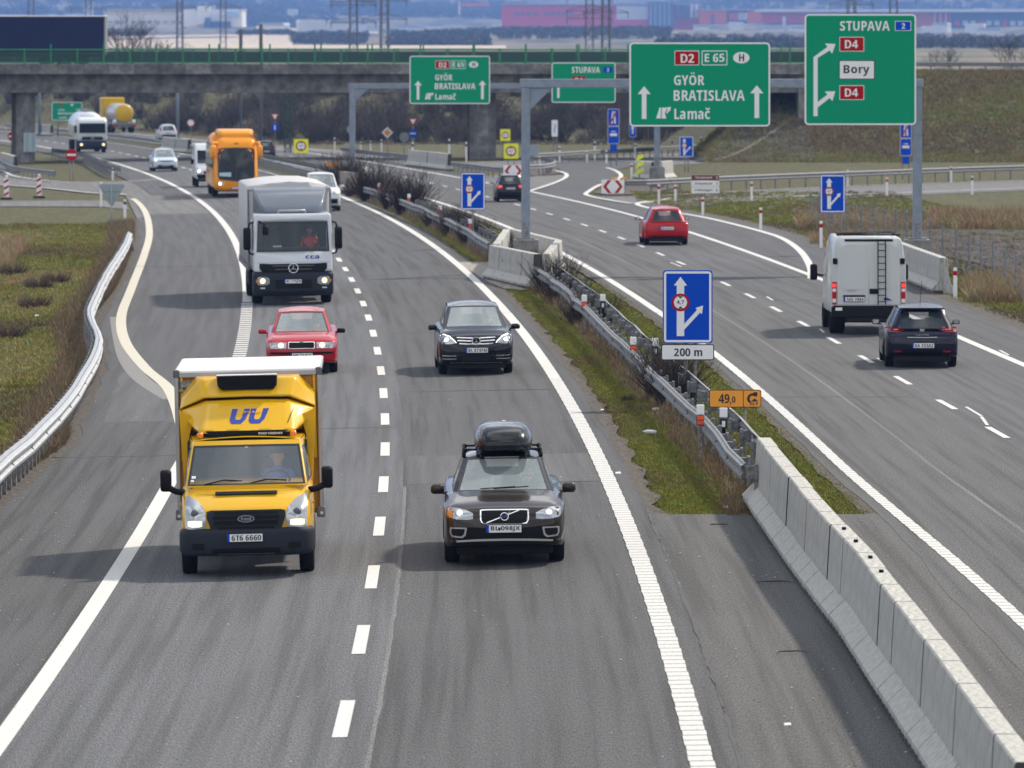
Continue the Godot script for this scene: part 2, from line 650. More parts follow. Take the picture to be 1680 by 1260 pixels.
func struct_mesh(called: String, m: Mesh, mat: Material) -> void:
	var o := MeshInstance3D.new()
	o.name = numbered(called)
	o.mesh = m
	o.material_override = mat
	o.set_meta("kind", "structure")
	add_child(o)

func build_ground() -> void:
	swell.seed = 5
	swell.frequency = 0.0016
	swell.fractal_octaves = 4
	var xs := []
	var x := -120.0
	while x <= 120.0:
		xs.append(x)
		x += 1.5 if absf(x) < 60 else 6.0
	var ds := []
	var d := -60.0
	while d < 840.0:
		ds.append(d)
		d += 3.0
	ds.append(840.0)
	struct_mesh("ground", ground_mesh(xs, ds), mats.grass_ground)
	var fx := []
	for i in 61:
		fx.append((i - 30) * 62.0)
	var fd := []
	d = 840.0
	while d < 19500.0:
		fd.append(d)
		d *= 1.035
	var fm := pm("far_fields", 1, 1, 1, 0.95)
	fm.albedo_texture = ntex("fields", 1024, 0.009, [[0.1, [0.035, 0.045, 0.025]], [0.40, [0.06, 0.065, 0.035]], [0.5, [0.12, 0.10, 0.065]], [0.62, [0.26, 0.21, 0.15]], [0.72, [0.09, 0.09, 0.05]], [1.0, [0.30, 0.26, 0.19]]], 4)
	tri(fm, 0.0011)
	fm.uv1_scale = Vector3(0.0012, 0.0012, 0.0006)
	struct_mesh("plain", ground_mesh(fx, fd), fm)
	# grassy skirt so that the near ground does not end at the edge of the sheet
	var side := []
	for i in 2:
		var s := -1.0 if i == 0 else 1.0
		var sx := [s * 120.0, s * 400.0, s * 1400.0]
		if s < 0:
			sx.reverse()
		side.append(sx)
	for sx in side:
		struct_mesh("ground", ground_mesh(sx, ds), mats.grass_ground)

	lineO = line([[0, 838], [83, 762], [129, 727], [136, 688], [152, 655], [181, 591], [165, 527], [200, 475], [225, 415], [229, 372], [221, 354], [204, 343]])
	lineO.insert(0, Vector2(-70.0, -8.0))
	lineD = line([[278, 640], [237, 603], [205, 560], [199, 520], [213, 480], [236, 420], [245, 385], [240, 352], [226, 332], [205, 319]])
	lineD.insert(0, Vector2(116.0, bx(116.0) + oC(116.0) - 0.15))
	lineI = line([[1331, 457], [1329, 437], [1313, 412], [1285, 392], [1250, 380], [1180, 362], [1130, 352], [1080, 344], [1046, 335]])
	lineR = line([[1494, 471], [1568, 501], [1680, 543]])

	# ---- carriageways, lane by lane, butted against each other
	var X := func(o: Callable) -> Callable: return func(dd: float) -> float: return bx(dd) + o.call(dd)
	var wob := FastNoiseLite.new()
	wob.frequency = 0.35
	var seamL := func(dd: float) -> float: return bx(dd) + 0.36 + 0.035 * wob.get_noise_1d(dd * 4.0)
	var cL: Callable = X.call(oC)
	var aL := func(dd: float) -> float: return bx(dd) + oA(dd) + 0.42 + 0.10 * wob.get_noise_1d(dd * 0.7 + 900.0)
	var st := ns(true)
	strip(st, cL, seamL, -60, 700, 2, 0.0)
	ground("carriageway_slow_lane", st, mats.asphalt_slow)
	st = ns(true)
	strip(st, seamL, aL, -60, 700, 2, 0.0)
	ground("carriageway_fast_lane", st, mats.asphalt_fast)
	var outer := func(dd: float) -> float: return (lx(lineO, dd) + 0.22 * wob.get_noise_1d(dd * 0.5 + 300.0)) if dd < 268.0 else minf(lx(lineO, 268.0), bx(dd) - 5.2)
	st = ns(true)
	strip(st, outer, cL, -60, 122, 2, 0.0)
	ground("hard_shoulder", st, mats.asphalt_hard_shoulder)
	st = ns(true)
	strip(st, outer, cL, 122, 276, 2, 0.0)
	strip(st, func(dd): return bx(dd) - 5.6, cL, 318, 700, 3, 0.0)
	ground("slip_lane", st, mats.asphalt_exit)
	var inR := func(dd: float) -> float: return bx(dd) + oE(dd) - 0.34 - 0.3 * (1.0 - sm(78, 96, dd)) + 0.09 * wob.get_noise_1d(dd * 0.7 + 500.0)
	var seamR := func(dd: float) -> float: return bx(dd) + oF(dd) - 0.24 + 0.02 * wob.get_noise_1d(dd * 4.0 + 77.0)
	var gR: Callable = X.call(oG)
	st = ns(true)
	strip(st, inR, seamR, -60, 700, 2, 0.0)
	ground("carriageway_fast_lane", st, mats.asphalt_right)
	st = ns(true)
	strip(st, seamR, gR, -60, 700, 2, 0.0)
	ground("carriageway_slow_lane", st, mats.asphalt_right_slow)
	var rR := func(dd: float) -> float:
		var a := lx(lineR, minf(dd, 190.0)) if dd < 190.0 else 0.0
		if dd < 190.0:
			return maxf(a, bx(dd) + oG(dd) + 0.6) + 0.15 * wob.get_noise_1d(dd * 0.6)
		if dd < 250.0:
			return lerpf(lx(lineR, 190.0), lx(lineI, dd) + 0.9, sm(188, 212, dd))
		return maxf(lx(lineI, minf(dd, 288.0)) + 0.7, bx(dd) + oG(dd) + 0.8)
	st = ns(true)
	strip(st, gR, rR, -60, 290, 2, 0.0)
	strip(st, gR, func(dd): return bx(dd) + oG(dd) + 1.6, 346, 700, 3, 0.0)
	ground("exit_lane", st, mats.asphalt_exit)
	# paved median where the barrier stands
	st = ns(true)
	strip(st, func(dd): return aL.call(dd) - 0.3, func(dd): return inR.call(dd) + 0.3, -60, 96.3, 2, -0.004)
	ground("paved_median", st, mats.asphalt_median)

	# ---- the side roads, traced
	st = ns(true)
	flat(st, [[-60, 272], [0, 277], [40, 289], [92, 297], [150, 298.5], [205, 297], [245, 292], [262, 293.5], [306, 316], [356, 347.5], [380, 362], [228, 364], [205, 318.5], [150, 317], [80, 309], [0, 303], [-60, 297]], -0.02)
	ground("slip_road", st, mats.asphalt_ramp)
	st = ns(true)
	flat(st, [[-60, 328], [0, 328.5], [165, 327.5], [205, 331], [212, 343], [165, 338], [0, 337.5], [-60, 337.5]], -0.03)
	ground("service_path", st, mats.asphalt_ramp)
	st = ns(true)
	flat(st, [[655, 277.5], [720, 286], [805, 289], [868, 291], [925, 285], [916, 276], [890, 268], [930, 264], [1010, 262], [1052, 268], [1010, 279], [1018, 290], [1000, 298], [975, 309], [958, 318], [985, 327], [1040, 336], [1085, 346.5], [1063, 361], [960, 341], [880, 321], [815, 310], [758, 295]], -0.02)
	ground("exit_slip_road", st, mats.asphalt_exit)
	st = ns(true)
	flat(st, [[958, 318], [985, 322], [1060, 321], [1180, 315], [1300, 309], [1440, 303], [1680, 295.5], [1760, 293], [1760, 308], [1680, 311], [1440, 321], [1300, 326.5], [1180, 331], [1060, 333.5], [1042, 335.5], [985, 327]], -0.04)
	ground("entry_slip_road", st, mats.asphalt_ramp)
	st = ns(true)
	flat(st, [[420, 236], [520, 243], [600, 249], [690, 262], [760, 266], [870, 262.5], [1000, 256.5], [1120, 251], [1240, 243], [1270, 243], [1150, 268], [1060, 272], [1000, 270], [880, 274], [760, 275], [655, 270], [560, 266], [470, 255], [420, 246]], -0.03)
	ground("link_road", st, mats.asphalt_ramp)
	# paved triangles of the gores
	st = ns(true)
	flat(st, [[872, 312], [908, 299.5], [929, 288], [916, 287], [868, 290], [812, 288], [770, 290], [815, 305]], 0.012)
	ground("gore_paving", st, mats.asphalt_ramp)

	# ---- verge soil and pads in the median
	st = ns(true)
	strip(st, func(dd): return bx(dd) + oA(dd), func(dd): return bx(dd) + oA(dd) + 0.68 + 0.25 * wob.get_noise_1d(dd * 3.0 + 44.0), 96.3, 700, 1.0, -0.008)
	strip(st, func(dd): return inR.call(dd) - 0.18 + 0.12 * wob.get_noise_1d(dd * 3.0 + 144.0), func(dd): return bx(dd) + oE(dd), 96.3, 700, 1.0, -0.008)
	strip(st, func(dd): return rR.call(dd) - 0.5, func(dd): return rR.call(dd) + 0.8 + 0.5 * wob.get_noise_1d(dd * 3.0 + 244.0), 60, 300, 1.0, -0.008)
	strip(st, func(dd): return outer.call(dd) - 0.85 + 0.3 * wob.get_noise_1d(dd * 2.0 + 344.0), func(dd): return outer.call(dd) + 0.6, 40, 268, 1.0, -0.008)
	ground("verge_soil", st, mats.soil)
	st = ns(true)
	flat(st, [[747, 430], [812, 430], [900, 430], [930, 452], [985, 490], [938, 482], [886, 472], [856, 476], [826, 473], [800, 462]], 0.006)
	ground("gravel_pad", st, mats.gravel_pad)
	# bare ground inside the gores and the dark field on the right
	st = ns(true)
	flat(st, [[1052, 335.5], [1100, 330], [1180, 334], [1120, 343], [1082, 343]], 0.0)
	flat(st, [[972, 316], [1000, 305], [1060, 300], [1120, 306], [1060, 318], [1000, 320]], 0.0)
	flat(st, [[845, 284], [880, 268], [912, 275], [922, 284], [880, 289]], 0.0)
	ground("bare_soil", st, mats.soil)
	st = ns(true)
	flat(st, [[1300, 350], [1440, 362], [1510, 373], [1700, 368], [1760, 372], [1760, 470], [1690, 455], [1600, 430], [1560, 422], [1490, 405], [1360, 368]], -0.01)
	ground("ploughed_field", st, mats.ploughed_soil)

	# ---- asphalt repairs and seams
	st = ns(true)
	strip(st, func(dd): return bx(dd) + 0.44, func(dd): return bx(dd) + oA(dd) - 0.16, 103.6, 110.6, 1.0, 0.003)
	strip(st, func(dd): return outer.call(dd) + 0.4, func(dd): return lx(lineD, dd) - 0.3, 122.3, 160.0, 1.0, 0.003)
	ground("asphalt_patch", st, mats.asphalt_patch)
	st = ns(true)
	strip(st, func(dd): return bx(dd) + oE(dd) + 1.62 + 0.02 * wob.get_noise_1d(dd * 2.0), func(dd): return bx(dd) + oE(dd) + 1.70 + 0.02 * wob.get_noise_1d(dd * 2.0), 60, 240, 2.0, 0.003)
	strip(st, func(dd): return bx(dd) + 0.35, func(dd): return bx(dd) + 0.41 + 0.03 * wob.get_noise_1d(dd * 5.0), 55, 103, 1.0, 0.004)
	ground("asphalt_joint", st, mats.asphalt_ramp)
	st = ns(true)
	strip(st, func(dd): return bx(dd) + oA(dd) + 0.40 + 0.05 * wob.get_noise_1d(dd * 4.0), func(dd): return bx(dd) + oA(dd) + 0.44 + 0.08 * wob.get_noise_1d(dd * 9.0), 50, 96, 0.5, 0.004)
	for c in [[-2.6, 60.0, 1.2], [-7.0, 130.0, 2.0], [6.0, 60.5, 0.0]]:
		pass
	for q in [[-11.5, -3.8, 208.0], [0.5, 3.8, 157.3], [0.5, 3.8, 131.0], [-3.4, 0.2, 119.0], [8.6, 11.6, 128.0], [-6.4, -4.0, 112.0], [12.2, 15.2, 176.0]]:
		strip(st, func(dd): return bx(dd) + q[0], func(dd): return bx(dd) + q[1], q[2], q[2] + 0.16, 1.0, 0.004)
	ground("asphalt_crack", st, pm("tar", .045, .044, .043, .7))
	st = ns(true)
	ribbon(st, [[192, 520], [197, 550], [207, 588], [232, 622], [282, 655]], 0.42, 0.005)
	ground("old_line_trace", st, pm("ground_off_paint", .19, .187, .18, .85))
	# ---- painted lines
	st = ns(true)
	var i := 0
	d = 58.0
	while d < 168.0:      # ribbed edge lines: one raised bar beside the next
		for o in [[oA, 0.27], [oE, 0.21]]:
			var c: Callable = o[0]
			var w: float = o[1] * 0.5
			var t := d + 0.425 if d < 135.0 else d + 0.47
			var p := []
			for e in [[d, -1], [d, 1], [t, 1], [t, -1]]:
				p.append(rd(c.call(e[0]) + w * e[1] + 0.006 * sin(d * 31.0), e[0], 0.008))
			q4(st, p[0], p[1], p[2], p[3])
		d += 0.47
	strip(st, func(dd): return bx(dd) + oA(dd) - 0.13, func(dd): return bx(dd) + oA(dd) + 0.13, 168, 700, 2, 0.008)
	strip(st, func(dd): return bx(dd) + oE(dd) - 0.12, func(dd): return bx(dd) + oE(dd) + 0.12, 168, 700, 2, 0.008)
	strip(st, func(dd): return bx(dd) + oC(dd) - 0.125, func(dd): return bx(dd) + oC(dd) + 0.125, 40, 131, 2, 0.008)
	strip(st, func(dd): return bx(dd) + oC(dd) - 0.14, func(dd): return bx(dd) + oC(dd) + 0.14, 178, 700, 2, 0.008)
	strip(st, func(dd): return bx(dd) + oG(dd) - 0.12, func(dd): return bx(dd) + oG(dd) + 0.12, 40, 700, 2, 0.008)
	d = 131.6
	while d < 177.5:      # the broad ladder-like line beside the slip lane
		var p := []
		for e in [[d, -1], [d, 1], [d + 0.62, 1], [d + 0.62, -1]]:
			p.append(rd(oC(e[0]) + 0.17 * e[1], e[0], 0.008))
		q4(st, p[0], p[1], p[2], p[3])
		d += 1.1
	i = 0
	while i < 60:         # lane dashes, 9 m apart
		for o in [[func(_d): return 0.0, 65.9, 0.088], [oF, 60.8, 0.07]]:
			var a: float = o[1] + 8.98 * i - (8.98 if o[1] > 63 else 0.0)
			var l := 3.7 if o[1] > 63 else 3.3
			var c: Callable = o[0]
			strip(st, func(dd): return bx(dd) + c.call(dd) - o[2], func(dd): return bx(dd) + c.call(dd) + o[2], a, a + l, 2.0, 0.008)
		i += 1
	# scraped remains of older paint beside the right-hand dashes
	for k in [[1585, 668, 1610, 683], [1610, 684, 1620, 698], [1345, 540, 1352, 546], [1258, 487, 1268, 493], [1100, 431, 1118, 438], [1640, 575, 1655, 583], [1440, 588, 1447, 593]]:
		ribbon(st, [[k[0], k[1]], [k[2], k[3]]], 0.07, 0.009)
	ribbon(st, [[1331, 457], [1329, 437], [1313, 412], [1285, 392], [1250, 380], [1180, 362], [1130, 352], [1078, 344], [1046, 335.5], [1060, 330.5], [1100, 328], [1300, 322], [1440, 317.5], [1680, 308.5]], 0.26, 0.008)
	ribbon(st, [[1100, 325], [1046, 333.5], [988, 326], [962, 319.5], [966, 314], [983, 304], [1010, 296], [1019, 288], [1010, 280], [995, 275]], 0.26, 0.010)
	ribbon(st, [[988, 322.5], [1060, 321.5], [1180, 315.5], [1300, 309.5], [1440, 303.5], [1680, 296]], 0.22, 0.008)
	ribbon(st, [[868, 314], [910, 300], [928, 291], [928, 285], [914, 280.5], [900, 279.5], [880, 279]], 0.26, 0.016)
	ribbon(st, [[-40, 270], [0, 278.5], [18, 287], [40, 292], [92, 297.5], [150, 298.5], [200, 298], [260, 294]], 0.24, 0.008)
	ribbon(st, [[-40, 300], [0, 303], [80, 309], [150, 316.5], [190, 318], [206, 319.5]], 0.24, 0.008)
	ribbon(st, [[690, 263], [760, 266.5], [870, 263], [1000, 257], [1120, 251.5], [1230, 244]], 0.22, 0.008)
	ribbon(st, [[420, 239], [520, 246], [600, 252], [690, 264]], 0.22, 0.008)
	ground("road_markings", st, mats.road_paint)
	st = ns(true)
	var pts := []
	d = 117.0
	while d < 308.0:
		strip(st, func(dd): return lx(lineD, dd) - 0.145, func(dd): return lx(lineD, dd) + 0.145, d, d + 2.0, 1.0, 0.010)
		d += 2.0
	ground("slip_lane_edge_line", st, mats.road_paint_cream)

# ---------------------------------------------------------------- barriers and guard rails
func barrier_profile(w: float) -> PackedVector2Array:     # step barrier: broad sloping foot, slim upright wall
	var a := w * 0.5
	return pv([a + 0.20, 0.07, a + 0.20, 0.14, a + 0.065, 0.34, a, 1.09, a - 0.02, 1.11, -a + 0.02, 1.11, -a, 1.09, -a - 0.065, 0.34, -a - 0.20, 0.14, -a - 0.20, 0.07])

func barrier_wall(called: String, label: String, path: Array, group := "", pieces := 2) -> Node3D:    # one concrete block, from path[0] to path[1]
	var a: Vector3 = path[0]
	var b: Vector3 = path[1]
	var l := a.distance_to(b)
	var t := thing(called, label, "concrete barrier", a, 0.0, group)
	var dir := (b - a).normalized()
	t.basis = Basis(Vector3.UP.cross(dir), Vector3.UP, dir)
	# upper wall in panels, foot in its own panels, little feet below
	for k in pieces:
		var st := ns()
		var z0 := l * k / pieces + 0.022
		var z1 := l * (k + 1) / pieces - 0.022
		var c := 0.016
		var sx := rng.randf_range(-0.008, 0.008)
		var w := [pv([0.165, 0.34, 0.122, 1.085, 0.104, 1.105, -0.104, 1.105, -0.122, 1.085, -0.165, 0.34]), pv([0.165 - c, 0.34, 0.122 - c, 1.085 - c, 0.104 - c, 1.105 - c, -0.104 + c, 1.105 - c, -0.122 + c, 1.085 - c, -0.165 + c, 0.34])]
		var rings := []
		for e in [[z0, 1], [z0 + c, 0], [z1, 0]]:
			var r := PackedVector3Array()
			for q in w[e[1]]:
				r.append(Vector3(q.x + sx, q.y, e[0]))
			r.reverse()
			rings.append(r)
		loft(st, rings)
		obj("wall_panel", st, mats.concrete, t)
		st = ns()
		var r2 := []
		for z in [z1 + 0.001, z1 + 0.006]:
			var r := PackedVector3Array()
			for q in w[0]:
				r.append(Vector3(q.x * 0.99 + sx, q.y - 0.003, z))
			r.reverse()
			r2.append(r)
		loft(st, r2)
		obj("joint", st, mats.joint_dirt, t)
	var nf := pieces + 1
	for k in nf:
		var st := ns()
		var z0 := l * k / nf + 0.02
		var z1 := l * (k + 1) / nf - 0.02
		var r0 := PackedVector3Array()
		var r1 := PackedVector3Array()
		var jit := rng.randf_range(-0.006, 0.006)
		for q in [[0.365, 0.08], [0.365, 0.145], [0.17, 0.345], [-0.17, 0.345], [-0.365, 0.145], [-0.365, 0.08]]:
			r0.append(Vector3(q[0] + jit, q[1], z0))
			r1.append(Vector3(q[0] + jit, q[1], z1))
		r0.reverse()
		r1.reverse()
		loft(st, [r0, r1])
		obj("foot_panel", st, mats.concrete, t)
	var st2 := ns()
	box(st2, Vector3(0, 0.58, l * 0.5), Vector3(0.17, 0.98, l - 0.08), 0.0)
	obj("core", st2, mats.concrete_mid, t)
	st2 = ns()
	for k in nf * 3:
		box(st2, Vector3(0, 0.04, l * (k + 0.5) / nf / 3), Vector3(0.66, 0.085, l / nf / 3 * 0.55))
	obj("feet", st2, mats.concrete_mid, t)
	return t

func wbeam() -> PackedVector2Array:
	var o := [[0.0, 0.155], [0.022, 0.152], [0.045, 0.125], [0.085, 0.108], [0.085, 0.062], [0.03, 0.025], [0.03, -0.025], [0.085, -0.062], [0.085, -0.108], [0.045, -0.125], [0.022, -0.152], [0.0, -0.155]]
	var p := PackedVector2Array()
	for q in o:
		p.append(Vector2(q[0], q[1]))
	for i in o.size():
		var q: Array = o[o.size() - 1 - i]
		p.append(Vector2(q[0] - 0.007, q[1] * 0.985))
	return p

# a run of guard rail: lengths of beam, posts and spacers, each its own part. side = +1 when the traffic is to the right of the way from near to far
func guard_rail(label: String, pts: Array, side: float, h := 0.75, post := 2.0, wave := 0.02, mat := "galvanised", group := "", top_bar := false) -> void:
	var t := thing("guard_rail", label, "guard rail", pts[0], 0.0, group)
	var org: Vector3 = pts[0]
	var prof := wbeam()
	if side > 0:
		for i in prof.size():
			prof[i].x = -prof[i].x
		prof.reverse()
	var dist := 0.0
	var run := [pts[0]]
	var nextpost := 0.3
	var beams := []
	var cur := [Vector3.ZERO]
	var total := 0.0
	# resample every 1 m
	var fine := []
	for i in pts.size() - 1:
		var a: Vector3 = pts[i]
		var b: Vector3 = pts[i + 1]
		var n := maxi(1, int(round(a.distance_to(b))))
		for k in n:
			fine.append(a.lerp(b, float(k) / n) - org)
	fine.append(pts[pts.size() - 1] - org)
	var dy := 0.0
	var dx := 0.0
	var i := 0
	while i < fine.size() - 1:
		var seg := []
		var ndy := rng.randf_range(-wave, wave)
		var ndx := rng.randf_range(-wave, wave) * 1.4
		for k in 5:
			var j := i + k
			if j >= fine.size():
				break
			var f := k / 4.0
			seg.append(fine[j] + Vector3(lerpf(dx, ndx, f), h - 0.155 + lerpf(dy, ndy, f), 0))
		dy = ndy
		dx = ndx
		if seg.size() > 1:
			seg[seg.size() - 1] = seg[seg.size() - 1] + (seg[seg.size() - 1] - seg[seg.size() - 2]).normalized() * 0.05
			var st := ns()
			sweep(st, prof, seg)
			obj("rail", st, mats[mat], t)
			if top_bar:
				st = ns()
				var tb := []
				for s in seg:
					tb.append(s + Vector3(side * -0.06, 0.155, 0))
				tube(st, tb, 0.045, 6)
				obj("top_bar", st, mats[mat], t)
		i += 4
	var pst := ns()
	box(pst, Vector3(0, h * 0.5 - 0.1, 0), Vector3(0.055, h + 0.16, 0.12), 0.008)
	pst.generate_normals()
	var pmesh := pst.commit()
	var sst := ns()
	box(sst, Vector3.ZERO, Vector3(0.16, 0.22, 0.07), 0.01)
	sst.generate_normals()
	var smesh := sst.commit()
	var step := int(round(post))
	i = 0
	while i < fine.size() - 1:
		var p: Vector3 = fine[i]
		var dir: Vector3 = (fine[i + 1] - p)
		var q := Basis(Vector3.UP, atan2(dir.x, dir.z))
		inst("post", pmesh, mats.galvanised_dull, t, Transform3D(q, p + q * Vector3(side * 0.17, 0, 0)))
		inst("spacer", smesh, mats.galvanised_dull, t, Transform3D(q, p + q * Vector3(side * 0.08, h - 0.155, 0)))
		i += step

func rails() -> void:
	# left verge
	var lr := line([[0, 757], [60, 706], [120, 641], [150, 592], [164, 552], [152, 524], [150, 502], [180, 441], [205, 401], [221, 366]], 0.8)
	lr.insert(0, Vector2(80.0, -8.5))
	var pts := []
	var d := 82.0
	while d < 226.0:
		pts.append(Vector3(lx(lr, d), gh(lx(lr, d), d), -d))
		d += 4.0
	pts.append(pts[pts.size() - 1] + Vector3(-0.15, -0.5, -3.0))
	guard_rail("silver double guard rail along the left grass slope beside the hard shoulder", pts, 1.0, 0.78, 1.0, 0.012, "galvanised", "", true)
	# the two back to back rails of the median, near length
	pts = []
	var p2 := []
	d = 97.5
	while d < 187.0:
		pts.append(rd(oML(d), d))
		p2.append(rd(oMR(d), d))
		d += 3.0
	guard_rail("weathered silver median guard rail facing the oncoming lanes between barrier and gantry post", pts, -1.0, 0.75, 2.0, 0.03, "galvanised_dull")
	guard_rail("silver median guard rail facing the right carriageway behind the blue height sign", p2, 1.0, 0.75, 3.0, 0.03, "galvanised_dull")
	pts = []
	p2 = []
	d = 206.0
	while d < 298.0:
		pts.append(rd(oML(d), d))
		p2.append(rd(oMR(d) + 0.1, d))
		d += 4.0
	guard_rail("grey median guard rail between the two concrete gantry enclosures, oncoming side", pts, -1.0, 0.75, 2.0, 0.03, "galvanised_dull")
	guard_rail("grey median guard rail between the two concrete gantry enclosures, far side by the bushes", p2, 1.0, 0.75, 3.0, 0.03, "galvanised_dull")
	pts = []
	p2 = []
	d = 338.0
	while d < 462.0:
		pts.append(rd(4.55, d))
		p2.append(rd(6.3, d))
		d += 4.0
	guard_rail("dark grey median guard rail beyond the second gantry behind the orange coach", pts, -1.0, 0.75, 2.0, 0.03, "galvanised_dull")
	guard_rail("dark grey median guard rail beyond the second gantry on its far side", p2, 1.0, 0.75, 2.0, 0.03, "galvanised_dull")
	pts = []
	d = 486.0
	while d < 640.0:
		pts.append(rd(4.7, d))
		d += 4.0
	guard_rail("dark median guard rail under and beyond the overpass behind the white tanker truck", pts, -1.0, 0.8, 2.0, 0.03, "galvanised_dull")
	# right side of the far carriageway, round the gore nose
	pts = px_path([[560, 256], [600, 262.5], [640, 266], [672, 270]], 3)
	guard_rail("grey guard rail running up to the small concrete blocks on the far verge", pts, 1.0, 0.75, 2.0, 0.02, "galvanised_dull")
	pts = px_path([[741, 283], [780, 288], (px(815, 292.5)), [838, 293], [862, 290], [893, 288], [909, 283], [905, 277], [890, 274]], 3)
	guard_rail("grey guard rail curving round the gore nose behind the dark compact car", pts, 1.0, 0.75, 2.0, 0.01, "galvanised_dull")
	pts = px_path([[876, 269.5], [920, 267], [1000, 262], [1080, 257.5], [1150, 252.5], [1222, 245.5]], 3)
	guard_rail("long pale blue guard rail along the link road below the overpass", pts, 1.0, 0.8, 2.0, 0.01, "galvanised_dull")
	var off := 0.0
	pts = []
	for q in [[1027, 321.5], [1060, 321], [1100, 319], [1180, 314.5], [1300, 309], [1440, 303.5], [1560, 298], [1760, 291]]:
		pts.append(at(q[0], q[1] - 1.5))
	guard_rail("long blue grey guard rail along the entry slip road below the grassy bank", pts, 1.0, 0.8, 2.0, 0.01, "galvanised_dull")
	pts = px_path([[0, 277], [20, 288], [45, 292.5], [76, 296], [92, 298]], 3)
	guard_rail("sagging grey guard rail by the left overpass pillar ending at the slip road", pts, 1.0, 0.7, 2.0, 0.02, "galvanised_dull")
	pts = px_path([[196, 292.5], [181, 289], [160, 277], [140, 267], [105, 261], [84, 258]], 3)
	guard_rail("dark backed guard rail behind the no entry sign beside the motorway", pts, 1.0, 0.75, 2.0, 0.02, "galvanised_dull")
	pts = px_path([[1480, 112.5], [1680, 112], [1760, 112]], 2, 449.0)
	guard_rail("dark guard rail along the crest of the grassy bank right of the overpass", pts, 1.0, 0.8, 2.0, 0.01, "galvanised_dull")

func px(x: float, y: float) -> Array: return [x, y]

func px_path(q: Array, k: int, depth := 0.0) -> Array:
	var p := []
	for e in q:
		var v: Vector3 = at(e[0], e[1]) if depth == 0.0 else ad(e[0], e[1], depth)
		if depth > 0.0:
			v.y = 5.5
		p.append(v)
	var o := []
	for i in p.size() - 1:
		for j in k:
			var v := cr(p, i, float(j) / k)
			if depth == 0.0:
				v.y = gh(v.x, -v.z) - 0.03
			o.append(v)
	o.append(p[p.size() - 1])
	return o

